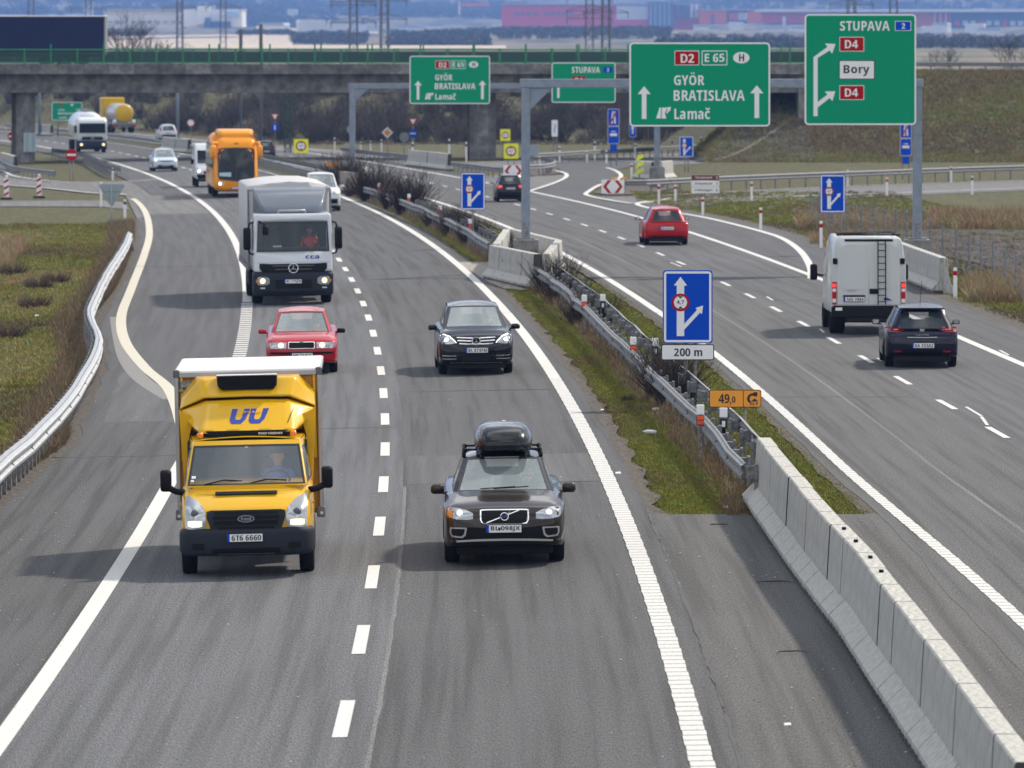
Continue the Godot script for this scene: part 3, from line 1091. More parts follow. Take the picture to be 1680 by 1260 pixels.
func barriers() -> void:
	# long median wall, block after block
	var path := []
	var d := 98.6
	var k := 0
	var off := [[45.0, 4.47 + 0.36], [63.5, 4.74], [67.9, 4.70], [72.2, 4.66], [76.2, 4.63], [82.9, 4.48], [89.3, 4.38], [98.7, 4.25]]
	var o := []
	for e in off:
		o.append(Vector2(e[0], e[1]))
	var words := ["first and farthest block of the long concrete median wall, beside the guard rail end", "second block of the concrete median wall counted from the guard rail end", "third block of the concrete median wall counted from the guard rail end", "fourth block of the concrete median wall, halfway along it", "fifth block of the concrete median wall counted from the guard rail end", "sixth block of the concrete median wall, with dark bolts on top", "seventh block of the concrete median wall near the bottom right", "eighth block of the concrete median wall near the bottom right corner", "nearest visible block of the concrete median wall in the bottom right corner", "block of the concrete median wall just below the picture edge"]
	while d > 58.0:
		var a := Vector3(lx(o, d), 0, -d)
		a.y = gh(a.x, d)
		var e := d - 4.45
		var b := Vector3(lx(o, e), 0, -e)
		b.y = gh(b.x, e)
		var w := barrier_wall("concrete_barrier", words[mini(k, 9)], [a, b], "blocks of the long concrete median wall", 2)
		if k == 4 or k == 5:
			var st := ns()
			box(st, Vector3(0, 1.125, 0.9), Vector3(0.06, 0.04, 0.05), 0.008)
			box(st, Vector3(0, 1.125, 2.9), Vector3(0.06, 0.04, 0.05), 0.008)
			obj("lifting_bolt", st, mats.black_plastic, w)
		d = e
		k += 1
	# diamond of walls round the gantry post in the median
	var A := at(808, 457)
	var B := at(882, 474)
	var C := at(916, 447)
	var D := at(842, 426)
	var inner := 0.18
	barrier_wall("concrete_barrier", "pale concrete barrier wall in front of the median gantry post facing the oncoming lanes", [A, B], "walls round the gantry post", 4)
	barrier_wall("concrete_barrier", "short concrete wall at the near right of the median gantry post enclosure", [B + Vector3(0.28, 0, -0.15), C], "walls round the gantry post", 4)
	barrier_wall("concrete_barrier", "concrete wall at the far right of the median gantry post enclosure", [C + Vector3(-0.05, 0, -0.35), D], "walls round the gantry post", 4)
	barrier_wall("concrete_barrier", "concrete wall at the far left of the median gantry post enclosure", [D + Vector3(-0.25, 0, 0.3), A + Vector3(0.1, 0, -0.35)], "walls round the gantry post", 4)
	# second enclosure
	A = at(549, 313)
	B = at(592, 318)
	barrier_wall("concrete_barrier", "concrete wall below the second gantry post behind the grey box truck", [A, B], "walls round the second gantry post", 4)
	barrier_wall("concrete_barrier", "right hand concrete wall of the second gantry post enclosure", [B + Vector3(0.3, 0, -0.3), at(600, 305)], "walls round the second gantry post", 3)
	# flared wall before the right gantry post
	barrier_wall("concrete_barrier", "stained concrete barrier before the right gantry post, half hidden by the white van", [at(1548, 481), at(1497, 460)], "wall at the right gantry post", 3)
	barrier_wall("concrete_barrier", "concrete barrier hidden mostly behind the white van near the right gantry post", [at(1496, 459.5), at(1462, 445)], "wall at the right gantry post", 3)
	var st := ns()
	var e0 := at(1549, 481)
	var e1 := at(1561, 482)
	var rings := []
	for q in [[e0 + Vector3(-0.03, 0, 0), 0.15, 1.1], [e1 + Vector3(0.04, 0, 0.15), 0.13, 0.06]]:
		var c: Vector3 = q[0]
		var r := PackedVector3Array([c + Vector3(0, 0, q[1] + 0.15), c + Vector3(0, 0, -q[1] - 0.15), c + Vector3(0, q[2], -q[1]), c + Vector3(0, q[2], q[1])])
		rings.append(r)
	loft(st, rings)
	tag(obj("barrier_end_wedge", st, mats.concrete), "sloping concrete end wedge of the barrier beside the red and white marker post", "concrete barrier")
	# far blocks
	barrier_wall("concrete_barrier", "left of the two small pale concrete blocks on the far verge below the overpass", [at(672, 272), at(704, 275.5)], "small far concrete blocks", 2)
	barrier_wall("concrete_barrier", "right of the two small pale concrete blocks on the far verge below the overpass", [at(705, 275.6), at(738, 280)], "small far concrete blocks", 2)
	barrier_wall("concrete_barrier", "concrete block in the median behind the pale blue hatchback", [at(268, 246), at(290, 249.5)], "small far concrete blocks", 2)
	barrier_wall("concrete_barrier", "concrete block in the median left of the orange coach", [at(290.6, 249.6), at(311, 251.5)], "small far concrete blocks", 2)
	barrier_wall("concrete_barrier", "pale concrete block in the median right behind the left overpass pillar", [at(60, 221), at(85, 223)], "small far concrete blocks", 2)
	barrier_wall("concrete_barrier", "concrete block at the left picture edge in front of the overpass pillar", [at(3, 276), at(26, 283)], "small far concrete blocks", 2)
	# concrete blocks round the far gantry foot
	barrier_wall("concrete_barrier", "white concrete barrier left of the far gantry foot with yellow arrows", [at(1046, 293), at(1072, 296)], "blocks at the far gantry foot", 2)
	barrier_wall("concrete_barrier", "white concrete barrier right of the far gantry foot", [at(1083, 295), at(1101, 293)], "blocks at the far gantry foot", 2)

# ---------------------------------------------------------------- signs
func board(t: Node3D, called: String, w: float, h: float, y: float, mat: String, rim := "sign_white", r := 0.06, rw := 0.03, z := 0.06, x := 0.0) -> float:
	var st := ns()
	prism(st, rr(w, h, r, x, y), z, z + 0.03)
	var b := obj(called, st, mats[rim], t)
	st = ns()
	prism(st, rr(w - rw * 2, h - rw * 2, maxf(r - rw, 0.005), x, y), z + 0.03, z + 0.034)
	obj("face", st, mats[mat], b)
	return z + 0.034

func posts(t: Node3D, xs: Array, h: float, r := 0.03, mat := "galvanised_dull") -> void:
	for x in xs:
		var st := ns(true)
		tube(st, [Vector3(x, -0.5, 0), Vector3(x, h, 0)], r, 10)
		obj("post", st, mats[mat], t)

func arrow_up(x: float, y0: float, y1: float, w: float, hw: float, hh: float) -> PackedVector2Array:
	return pv([x - w, y0, x + w, y0, x + w, y1 - hh, x + hw, y1 - hh, x, y1, x - hw, y1 - hh, x - w, y1 - hh])

func decal(t: Node, called: String, poly: PackedVector2Array, mat: String, z: float) -> void:
	var st := ns()
	prism(st, poly, z - 0.002, z + 0.003)
	obj(called, st, mats[mat], t)

func height_symbol(t: Node3D, x: float, y: float, r: float, z: float, word := "4,7") -> void:
	decal(t, "ring", disc(r, x, y, 24), "sign_red", z)
	decal(t, "ring_face", disc(r * 0.74, x, y, 24), "sign_white", z + 0.004)
	decal(t, "marker", pv([x - r * 0.28, y + r * 0.70, x + r * 0.28, y + r * 0.70, x, y + r * 0.42]), "sign_black", z + 0.008)
	decal(t, "marker", pv([x - r * 0.28, y - r * 0.70, x, y - r * 0.42, x + r * 0.28, y - r * 0.70]), "sign_black", z + 0.008)
	var st := ns()
	text(st, word, Vector3(x, y, z + 0.009), r * 0.8, r * 0.48)
	obj("lettering", st, mats.sign_black, t)

# the blue panel: straight on with a height limit, or turn off to the right
func height_sign(label: String, pos: Vector3, w: float, h: float, y: float, ps: Array, word := "4,7") -> Node3D:
	var t := thing("height_limit_sign", label, "road sign", pos, 0.0, "blue height limit lane signs")
	posts(t, ps, y + h * 0.45)
	var z := board(t, "board", w, h, y, "sign_blue", "sign_blue", 0.07, 0.004)
	var st := ns()
	var m := w * 0.045
	var o := rr(w - m, h - m, 0.06, 0, y)
	var inn := rr(w - m * 3.0, h - m * 3.0, 0.015, 0, y)
	for i in o.size():
		var j := (i + 1) % o.size()
		q4(st, Vector3(o[i].x, o[i].y, z + 0.003), Vector3(o[j].x, o[j].y, z + 0.003), Vector3(inn[j].x, inn[j].y, z + 0.003), Vector3(inn[i].x, inn[i].y, z + 0.003))
	obj("border", st, mats.sign_white, t)
	var x := -w * 0.145
	decal(t, "arrow", arrow_up(x, y - h * 0.40, y + h * 0.41, w * 0.075, w * 0.135, h * 0.12), "sign_white", z)
	st = ns()
	var a := Vector2(x + w * 0.074, y - h * 0.27)
	var b := Vector2(w * 0.22, y - h * 0.06)
	var u := (b - a).normalized()
	var v := Vector2(-u.y, u.x)
	var tip := Vector2(w * 0.31, y + h * 0.018)
	decal(t, "side_arrow", PackedVector2Array([a + Vector2(0, -h * 0.045), b - v * w * 0.04, b - v * w * 0.09, tip, b + v * w * 0.09, b + v * w * 0.04, a + Vector2(0, h * 0.035)]), "sign_white", z)
	height_symbol(t, x, y + h * 0.06, w * 0.18, z + 0.004, word)
	return t

func arrow_bend(pts: Array, w: float, hw: float, hl: float) -> PackedVector2Array:   # a line of breadth w with an arrow head
	var l := PackedVector2Array()
	var r := PackedVector2Array()
	for i in pts.size():
		var a: Vector2 = pts[maxi(i - 1, 0)]
		var b: Vector2 = pts[mini(i + 1, pts.size() - 1)]
		var u := (b - a).normalized()
		var v := Vector2(-u.y, u.x)
		l.append(pts[i] + v * w * 0.5)
		r.append(pts[i] - v * w * 0.5)
	var e: Vector2 = pts[pts.size() - 1]
	var u2: Vector2 = (e - pts[pts.size() - 2]).normalized()
	var v2 := Vector2(-u2.y, u2.x)
	var o := l.duplicate()
	o.append(e + v2 * hw)
	o.append(e + u2 * hl)
	o.append(e - v2 * hw)
	r.reverse()
	o.append_array(r)
	return o

func green_sign(called: String, label: String, c: Vector3, w: float, h: float, kind: int) -> void:
	var t := thing(called, label, "motorway sign", c, 0.0)
	var z := board(t, "board", w, h, 0.0, "sign_green", "sign_white", 0.14, 0.055, 0.0)
	var stW := ns()
	var stK := ns()
	var st := ns()
	for k in 4:      # aluminium ribs on the back
		box(st, Vector3(0, (k - 1.5) * h * 0.26, -0.03), Vector3(w * 0.94, 0.06, 0.05), 0.008)
	obj("stiffener", st, mats.gantry_steel, t)
	var X := func(f: float) -> float: return (f - 0.5) * w
	var Y := func(f: float) -> float: return (0.5 - f) * h
	if kind == 0:     # GYÖR / BRATISLAVA / Lamač
		decal(t, "route_panel", rr(w * 0.175, h * 0.175, 0.03, X.call(0.408), Y.call(0.185)), "sign_white", z)
		decal(t, "route_panel", rr(w * 0.166, h * 0.158, 0.025, X.call(0.408), Y.call(0.185)), "sign_red", z + 0.005)
		text(stW, "D2", Vector3(X.call(0.412), Y.call(0.19), z + 0.011), w * 0.095, h * 0.105)
		decal(t, "route_panel", rr(w * 0.182, h * 0.175, 0.03, X.call(0.605), Y.call(0.185)), "sign_white", z)
		decal(t, "route_panel", rr(w * 0.170, h * 0.155, 0.025, X.call(0.605), Y.call(0.185)), "sign_green", z + 0.005)
		text(stW, "E 65", Vector3(X.call(0.605), Y.call(0.185), z + 0.011), w * 0.14, h * 0.10)
		decal(t, "country_oval", disc(w * 0.058, X.call(0.795), Y.call(0.182), 24, h * 0.068), "sign_white", z)
		text(stK, "H", Vector3(X.call(0.797), Y.call(0.182), z + 0.006), w * 0.036, h * 0.088)
		text(stW, "GYÖR", Vector3(X.call(0.425), Y.call(0.432), z + 0.004), w * 0.215, h * 0.152)
		text(stW, "BRATISLAVA", Vector3(X.call(0.567), Y.call(0.632), z + 0.004), w * 0.505, h * 0.125)
		text(stW, "Lamač", Vector3(X.call(0.447), Y.call(0.845), z + 0.004), w * 0.255, h * 0.135)
		decal(t, "lane_arrow", arrow_up(X.call(0.105), Y.call(0.91), Y.call(0.52), w * 0.0165, w * 0.046, h * 0.095), "sign_white", z)
		decal(t, "lane_arrow", arrow_up(X.call(0.905), Y.call(0.90), Y.call(0.51), w * 0.0165, w * 0.046, h * 0.095), "sign_white", z)
		for q in [[0.190, 0.905, 0.222, 0.905, 0.226, 0.775, 0.214, 0.775], [0.228, 0.905, 0.262, 0.905, 0.252, 0.84, 0.265, 0.80, 0.262, 0.775, 0.232, 0.775], [0.262, 0.835, 0.272, 0.80, 0.262, 0.775, 0.296, 0.765, 0.288, 0.82, 0.28, 0.815, 0.268, 0.85]]:
			var pl := PackedVector2Array()
			for i in range(0, q.size(), 2):
				pl.append(Vector2(X.call(q[i]), Y.call(q[i + 1])))
			decal(t, "exit_symbol", pl, "sign_white", z)
	elif kind == 1:   # STUPAVA 2 / D4 / Bory / D4
		text(stW, "STUPAVA", Vector3(X.call(0.540), Y.call(0.107), z + 0.004), w * 0.445, h * 0.086)
		decal(t, "route_panel", rr(w * 0.146, h * 0.088, 0.02, X.call(0.882), Y.call(0.107)), "sign_white", z)
		decal(t, "route_panel", rr(w * 0.134, h * 0.078, 0.02, X.call(0.882), Y.call(0.107)), "sign_blue", z + 0.005)
		text(stW, "2", Vector3(X.call(0.885), Y.call(0.108), z + 0.011), w * 0.032, h * 0.05)
		for y in [0.272, 0.708]:
			decal(t, "route_panel", rr(w * 0.222, h * 0.132, 0.025, X.call(0.423), Y.call(y)), "sign_white", z)
			decal(t, "route_panel", rr(w * 0.210, h * 0.120, 0.025, X.call(0.423), Y.call(y)), "sign_red", z + 0.005)
			text(stW, "D4", Vector3(X.call(0.42), Y.call(y), z + 0.011), w * 0.118, h * 0.074)
		decal(t, "town_panel", rr(w * 0.322, h * 0.172, 0.025, X.call(0.468), Y.call(0.503)), "sign_black", z)
		decal(t, "town_panel", rr(w * 0.306, h * 0.158, 0.022, X.call(0.468), Y.call(0.503)), "sign_white", z + 0.005)
		text(stK, "Bory", Vector3(X.call(0.465), Y.call(0.51), z + 0.011), w * 0.232, h * 0.098)
		var a := []
		for q in [[0.098, 0.92], [0.098, 0.392], [0.215, 0.312]]:
			a.append(Vector2(X.call(q[0]), Y.call(q[1])))
		decal(t, "lane_arrow", arrow_bend(a, w * 0.038, w * 0.055, w * 0.075), "sign_white", z)
		a = []
		for q in [[0.100, 0.83], [0.215, 0.742]]:
			a.append(Vector2(X.call(q[0]), Y.call(q[1])))
		decal(t, "lane_arrow", arrow_bend(a, w * 0.038, w * 0.055, w * 0.075), "sign_white", z + 0.001)
	elif kind == 2:   # the far exit sign
		text(stW, "STUPAVA", Vector3(X.call(0.535), Y.call(0.185), z + 0.004), w * 0.44, h * 0.15)
		decal(t, "route_panel", rr(w * 0.14, h * 0.14, 0.02, X.call(0.88), Y.call(0.185)), "sign_blue", z)
		text(stW, "2", Vector3(X.call(0.88), Y.call(0.185), z + 0.008), w * 0.035, h * 0.09)
		for y in [0.44, 0.80]:
			if y < 0.5:
				decal(t, "route_panel", rr(w * 0.21, h * 0.20, 0.02, X.call(0.425), Y.call(y)), "sign_red", z)
				text(stW, "D4", Vector3(X.call(0.425), Y.call(y), z + 0.008), w * 0.12, h * 0.12)
		var a := []
		for q in [[0.105, 0.88], [0.105, 0.60], [0.20, 0.51]]:
			a.append(Vector2(X.call(q[0]), Y.call(q[1])))
		decal(t, "lane_arrow", arrow_bend(a, w * 0.038, w * 0.055, w * 0.07), "sign_white", z)
	else:             # small side sign on the left, too far to read
		for q in [[0.30, 0.14, 0.10, 0.11]]:
			decal(t, "route_panel", rr(w * q[2], h * q[3], 0.01, X.call(q[0]), Y.call(q[1])), "sign_red", z)
		decal(t, "route_panel", rr(w * 0.10, h * 0.11, 0.01, X.call(0.49), Y.call(0.15)), "sign_green", z + 0.001)
		decal(t, "country_oval", disc(w * 0.05, X.call(0.66), Y.call(0.15), 16, h * 0.055), "sign_white", z)
		text(stW, "GYÖR", Vector3(X.call(0.32), Y.call(0.42), z + 0.004), w * 0.22, h * 0.13)
		text(stW, "BRATISLAVA", Vector3(X.call(0.47), Y.call(0.62), z + 0.004), w * 0.52, h * 0.12)
		text(stW, "Lamač", Vector3(X.call(0.36), Y.call(0.84), z + 0.004), w * 0.26, h * 0.12)
		text(stW, "500", Vector3(X.call(0.86), Y.call(0.42), z + 0.004), w * 0.14, h * 0.10)
		for s in [-1, 1]:
			st = ns(true)
			tube(st, [Vector3(s * w * 0.3, -h * 0.5 - 1.6, -0.05), Vector3(s * w * 0.3, h * 0.45, -0.05)], 0.06, 8)
			obj("post", st, mats.galvanised_dull, t)
	obj("lettering", stW, mats.sign_white, t)
	if kind == 0 or kind == 1:
		obj("dark_lettering", stK, mats.sign_black, t)

func gantry(label: String, p0: Vector3, p1: Vector3, hb: float, plinth: bool, tw: float) -> void:
	var t := thing("sign_gantry", label, "gantry", p0, 0.0)
	var d := p1 - p0
	for k in 2:
		var o := d * k
		var st := ns()
		box(st, o + Vector3(0, hb * 0.5 + 0.25, 0), Vector3(tw, hb + 0.1 - 0.5, tw * 0.9), 0.015)
		var p := obj("post", st, mats.gantry_steel, t)
		st = ns()
		box(st, o + Vector3(0, 0.62 if not plinth else 1.16, 0.02), Vector3(tw + 0.30, 0.05, tw + 0.30), 0.006)
		box(st, o + Vector3(0, 0.92 if not plinth else 1.46, tw * 0.46), Vector3(tw * 0.62, 0.5, 0.02), 0.004)
		obj("base_plate", st, mats.galvanised_dull, p)
		st = ns()
		box(st, o + Vector3(0, 0.28 if not plinth else 0.55, 0), Vector3(0.86, 0.62 if not plinth else 1.16, 0.86), 0.03)
		obj("plinth", st, mats.concrete_mid, t)
	var st2 := ns()
	var q := Basis(Vector3.UP, atan2(-d.z, d.x))
	box(st2, d * 0.5 + Vector3(0, hb + 0.16 - d.y * 0.0, 0), Vector3(d.length() + tw + 0.1, 0.30, 0.32), 0.015, q)
	obj("beam", st2, mats.gantry_steel, t)
	st2 = ns()
	for k in 2:
		var s := 1.0 - 2.0 * k
		prism(st2, pv([0, 0, s * 0.75, 0.0, 0, -0.75]), -tw * 0.3, tw * 0.3, Transform3D(Basis.IDENTITY, d * k + Vector3(s * tw * 0.5, hb + 0.012, 0)))
	obj("knee_brace", st2, mats.gantry_steel, t)

func marker_post(label: String, p: Vector3, h := 1.05, band := "sign_red", group := "white marker posts", yaw := 0.0) -> void:
	var t := thing("marker_post", label, "marker post", p, yaw, group)
	var st := ns()
	var pr := pv([-0.06, -0.045, 0.06, -0.045, 0.045, 0.05, -0.045, 0.05])
	var xf := Transform3D(Basis(Vector3.RIGHT, -PI / 2), Vector3.ZERO)
	prism(st, pr, -0.2, h * 0.76, xf)
	prism(st, pr, h * 0.9, h, xf)
	obj("body", st, mats.sign_white, t)
	st = ns()
	prism(st, pv([-0.062, -0.047, 0.062, -0.047, 0.047, 0.052, -0.047, 0.052]), h * 0.76, h * 0.9, xf)
	obj("band", st, mats[band], t)

func rail_reflector(label: String, p: Vector3, orange: bool, yaw := 0.0) -> void:
	var t := thing("rail_reflector", label, "reflector post", p, yaw, "reflector posts on the median rails")
	var st := ns()
	box(st, Vector3(0, 0.33, 0), Vector3(0.07, 0.66, 0.04), 0.006)
	obj("stem", st, mats.black_plastic if not orange else mats.galvanised_dull, t)
	st = ns()
	box(st, Vector3(0, 0.93, 0), Vector3(0.145, 0.18, 0.06), 0.01)
	obj("cap", st, mats.sign_white, t)
	st = ns()
	box(st, Vector3(0, 0.73, 0), Vector3(0.145, 0.19, 0.058), 0.006)
	obj("holder", st, mats.sign_black, t)
	for y in ([0.775, 0.685] if orange else [0.72]):
		st = ns()
		box(st, Vector3(0, y, 0.031), Vector3(0.125 if orange else 0.06, 0.075 if orange else 0.11, 0.012), 0.004)
		obj("reflector", st, mats.reflex_orange if orange else mats.sign_white, t)

func signs() -> void:
	var st: SurfaceTool
	# near gantry and its two boards
	var p0 := at(862.5, 447)
	var p1 := at(1505, 446)
	p1.z = p0.z
	p1.x = (1505.0 - 840) * -p0.z / F
	p1.y = gh(p1.x, -p1.z)
	gantry("nearest grey blue sign gantry, one post in the median and one right of the road", p0, p1, 6.25, true, 0.30)
	var d := -p0.z - 0.35
	green_sign("overhead_sign", "large green overhead sign with GYÖR, BRATISLAVA and Lamač on the near gantry", ad(1148, 138.5, d), 231 * d / F, 138 * d / F, 0)
	green_sign("overhead_sign", "large green overhead sign with STUPAVA, Bory and two D4 panels on the near gantry", ad(1411.5, 114, d), 183 * d / F, 182 * d / F, 1)
	# far gantry
	var g0 := at(578, 307)
	var g1 := Vector3((1078.0 - 840) * -g0.z / F, 0, g0.z)
	g1.y = gh(g1.x, -g1.z)
	gantry("farther grey steel gantry with a post behind the grey box truck", g0, g1, 5.55, true, 0.34)
	d = -g0.z - 0.4
	green_sign("overhead_sign", "smaller green overhead sign with GYÖR and BRATISLAVA on the farther gantry", ad(738, 131, d), 132 * d / F, 79 * d / F, 0)
	green_sign("overhead_sign", "green overhead sign with STUPAVA on the farther gantry, crossed by the near beam", ad(957.5, 135.5, d), 105 * d / F, 66 * d / F, 2)
	green_sign("motorway_sign", "small green sign at far left beyond the overpass pillar", ad(110, 182.5, 560), 50 * 560 / F, 30 * 560 / F, 3)
	# slim gantry posts beyond the overpass
	for q in [[291.5, 150, 228, "slim grey gantry post beyond the overpass behind the median blocks"], [65, 152, 222, "slim grey gantry post right behind the left overpass pillar"]]:
		var b := at(q[0], q[2])
		var t := thing("mast", q[3], "mast", b)
		st = ns(true)
		tube(st, [Vector3.ZERO, Vector3(0, 8.2, 0)], [0.17, 0.13], 10)
		obj("shaft", st, mats.gantry_steel, t)
		st = ns()
		box(st, Vector3(0, 0.1, 0), Vector3(0.7, 0.25, 0.7), 0.03)
		obj("foot", st, mats.concrete_mid, t)
	# blue height signs
	var b0 := at(1128, 668)
	d = -b0.z
	var hs := height_sign("nearest blue height limit lane sign, above a white 200 m plate in the median", b0, 81.5 * d / F, 120 * d / F, HC - (503 - HY) * d / F - b0.y, [-0.03, 0.165])
	var yp := HC - (577.5 - HY) * d / F - b0.y
	var zp := board(hs, "distance_plate", 87.0 * d / F, 26.5 * d / F, yp, "sign_white", "sign_black", 0.05, 0.022)
	st = ns()
	text(st, "200 m", Vector3(0.01, yp, zp + 0.003), 0.60, 0.165)
	obj("lettering", st, mats.sign_black, hs)
	height_sign("blue height limit lane sign in the median among bare bushes", at(776, 407), 0.93, 1.42, 2.16, [0.0])
	height_sign("blue height limit lane sign on the right verge above the white van", at(1366, 418), 0.92, 1.40, 2.25, [-0.1, 0.3])
	height_sign("small distant blue height limit lane sign below the largest green board", at(1126, 281), 0.93, 1.36, 1.60, [-0.1, 0.12])
	# orange kilometre signs
	var k0 := at(1206, 742)
	d = -k0.z
	var t := thing("kilometre_sign", "orange kilometre sign reading 49,0 with an emergency phone symbol in the median", "road sign", k0)
	posts(t, [-0.19, 0.185], 1.05, 0.026)
	var yk := HC - (653.5 - HY) * d / F - k0.y
	var w := 85.5 * d / F
	var h := 29.0 * d / F
	var z := board(t, "board", w, h, yk, "sign_orange", "sign_black", 0.04, 0.014)
	decal(t, "divider", rr(0.012, h - 0.03, 0.002, w * 0.155, yk), "sign_black", z)
	st = ns()
	text(st, "49", Vector3(-w * 0.215, yk, z + 0.003), w * 0.205, h * 0.52)
	text(st, ",", Vector3(-w * 0.09, yk - h * 0.26, z + 0.003), w * 0.025, h * 0.16)
	text(st, "0", Vector3(-w * 0.03, yk - h * 0.05, z + 0.003), w * 0.065, h * 0.36)
	text(st, "D2 P", Vector3(w * 0.36, yk - h * 0.29, z + 0.003), w * 0.15, h * 0.16)
	obj("lettering", st, mats.sign_black, t)
	var arc := PackedVector2Array()
	for i in 9:
		var a := lerpf(1.25, 4.1, i / 8.0)
		arc.append(Vector2(w * 0.34 + cos(a) * w * 0.115, yk + h * 0.0 + sin(a) * w * 0.105))
	for i in 9:
		var a := lerpf(4.1, 1.25, i / 8.0)
		arc.append(Vector2(w * 0.34 + cos(a) * w * 0.065, yk + h * 0.0 + sin(a) * w * 0.06))
	decal(t, "phone_symbol", arc, "sign_black", z)
	decal(t, "phone_symbol", rr(w * 0.075, h * 0.24, 0.015, w * 0.385, yk + h * 0.25), "sign_black", z + 0.001)
	decal(t, "phone_symbol", pv([w * 0.30, yk - h * 0.16, w * 0.44, yk - h * 0.16, w * 0.37, yk + h * 0.02]), "sign_black", z + 0.001)
	k0 = at(545, 292)
	t = thing("kilometre_sign", "small distant orange kilometre sign above the dark median rail", "road sign", k0)
	posts(t, [-0.2, 0.25], 0.7, 0.026)
	board(t, "board", 0.80, 0.30, 0.82, "sign_orange", "sign_black", 0.04, 0.012)
	# fluorescent yellow height warnings
	for q in [[494, 239.5, 1.02, 0.98, 268, "fluorescent yellow height warning sign right of the orange coach"], [829, 221.5, 0.74, 0.86, 262, "upper fluorescent yellow height warning sign behind the median gantry post"], [838.5, 248, 0.98, 1.02, 276, "lower fluorescent yellow height warning sign left of the median gantry post"]]:
		var b := at(q[0], q[4])
		var e := -b.z
		var y: float = HC - (q[1] - HY) * e / F - b.y
		t = thing("height_warning_sign", q[5], "road sign", b, 0.0, "yellow height warning signs")
		posts(t, [-0.2, 0.2], y + 0.3)
		var zz := board(t, "board", q[2], q[3], y, "sign_yellow", "sign_yellow", 0.04, 0.004)
		height_symbol(t, 0.0, y, q[2] * 0.36, zz)
	# give way and round blue signs
	for q in [[451, 192, 209, 241, true, "give way triangle above a round blue sign left of the yellow warning sign"], [677.5, 200, 219, 252, false, "give way triangle above a round blue sign right of the orange diamond"]]:
		var b := at(q[0], q[3])
		var e := -b.z
		t = thing("give_way_sign", q[5], "road sign", b, 0.0, "give way signs")
		posts(t, [0.0], HC - (q[1] - 6 - HY) * e / F - b.y)
		var y: float = HC - (q[1] - HY) * e / F - b.y
		var s := 0.36
		decal(t, "triangle", pv([-s, y + s * 0.8, 0, y - s, s, y + s * 0.8]), "sign_red", 0.04)
		decal(t, "triangle_face", pv([-s * 0.66, y + s * 0.6, 0, y - s * 0.6, s * 0.66, y + s * 0.6]), "sign_white", 0.046)
		y = HC - (q[2] - HY) * e / F - b.y
		decal(t, "disc", disc(0.34, 0, y), "sign_blue", 0.04)
		decal(t, "bar", rr(0.10 if q[4] else 0.44, 0.42 if q[4] else 0.10, 0.02, 0, y), "sign_white", 0.046)
	t = thing("priority_sign", "orange and white priority diamond on a slim post before dark woods", "road sign", at(635.5, 254))
	var e0: float = -t.position.z
	var yy: float = HC - (217.5 - HY) * e0 / F - t.position.y
	posts(t, [0.0], yy)
	decal(t, "diamond", pv([-0.46, yy, 0, yy - 0.46, 0.46, yy, 0, yy + 0.46]), "sign_white", 0.04)
	decal(t, "diamond_face", pv([-0.27, yy, 0, yy - 0.27, 0.27, yy, 0, yy + 0.27]), "sign_orange", 0.047)
	# backs of round signs
	for q in [[576, 212.5, 252, 0.34, "grey back of a round sign behind the farther gantry post"], [663, 225, 254, 0.38, "grey back of a round sign left of the second give way sign"], [875, 246, 276, 0.40, "grey back of a round sign right of the median gantry post"]]:
		var b := at(q[0], q[2])
		t = thing("round_road_sign", q[4], "road sign", b)
		var y: float = HC - (q[1] - HY) * -b.z / F - b.y
		posts(t, [0.0], y + 0.2)
		st = ns()
		prism(st, disc(q[3], 0, y, 22), 0.04, 0.065)
		obj("disc", st, mats.sign_back, t)
	# no entry signs
	for q in [[117.5, 254, 298, "red and white no entry sign on two legs before the left overpass pillar"], [20, 223.5, 255, "red and white no entry sign cut by the left overpass pillar"]]:
		var b := at(q[0], q[2])
		t = thing("no_entry_sign", q[3], "road sign", b, 0.0, "no entry signs")
		var y: float = HC - (q[1] - HY) * -b.z / F - b.y
		posts(t, [-0.1, 0.1], y)
		st = ns()
		prism(st, disc(0.36, 0, y, 26), 0.04, 0.07)
		obj("disc", st, mats.sign_red, t)
		decal(t, "bar", rr(0.56, 0.12, 0.02, 0, y), "sign_white", 0.073)
	# chevron boards
	for q in [[1005.5, 306, 321, "red and white double arrow board at the right gore nose"], [842, 280.5, 294, "red and white double arrow board behind the dark compact car"]]:
		var b := at(q[0], q[2])
		t = thing("arrow_board", q[3], "road sign", b, 0.0, "gore arrow boards")
		var y: float = HC - (q[1] - HY) * -b.z / F - b.y
		posts(t, [-0.35, 0.35], y)
		var zz := board(t, "board", 1.20, 0.72, y, "sign_white", "sign_white", 0.04, 0.02)
		for s in [-1.0, 1.0]:
			decal(t, "chevron", pv([s * 0.52, y, s * 0.26, y + 0.34, s * 0.08, y + 0.34, s * 0.34, y, s * 0.08, y - 0.34, s * 0.26, y - 0.34]), "sign_red", zz)
		if q[0] > 900:
			st = ns()
			prism(st, rr(0.34, 0.08, 0.03, 0.10, y + 0.44), 0.0, 0.12)
			prism(st, rr(0.34, 0.08, 0.03, 0.55, y + 0.42), -0.6, -0.5)
			obj("beacon_bar", st, mats.sign_orange, t)
	# yellow chevrons at the far gantry foot
	t = thing("chevron_board", "yellow chevron board fixed before the white block of the far gantry foot", "road sign", at(1049, 295))
	st = ns()
	for k in 3:
		prism(st, pv([-0.26, 0.25 + k * 0.42, 0.26, 0.52 + k * 0.42, 0.26, 0.70 + k * 0.42, -0.10, 0.62 + k * 0.42]), 0.10, 0.13)
	obj("chevron", st, mats.sign_yellow, t)
	st = ns()
	box(st, Vector3(0, 0.5, 0.04), Vector3(0.08, 1.2, 0.06), 0.01)
	obj("post", st, mats.galvanised_dull, t)
	# brown and white direction sign
	var b1 := at(1157, 339)
	d = -b1.z
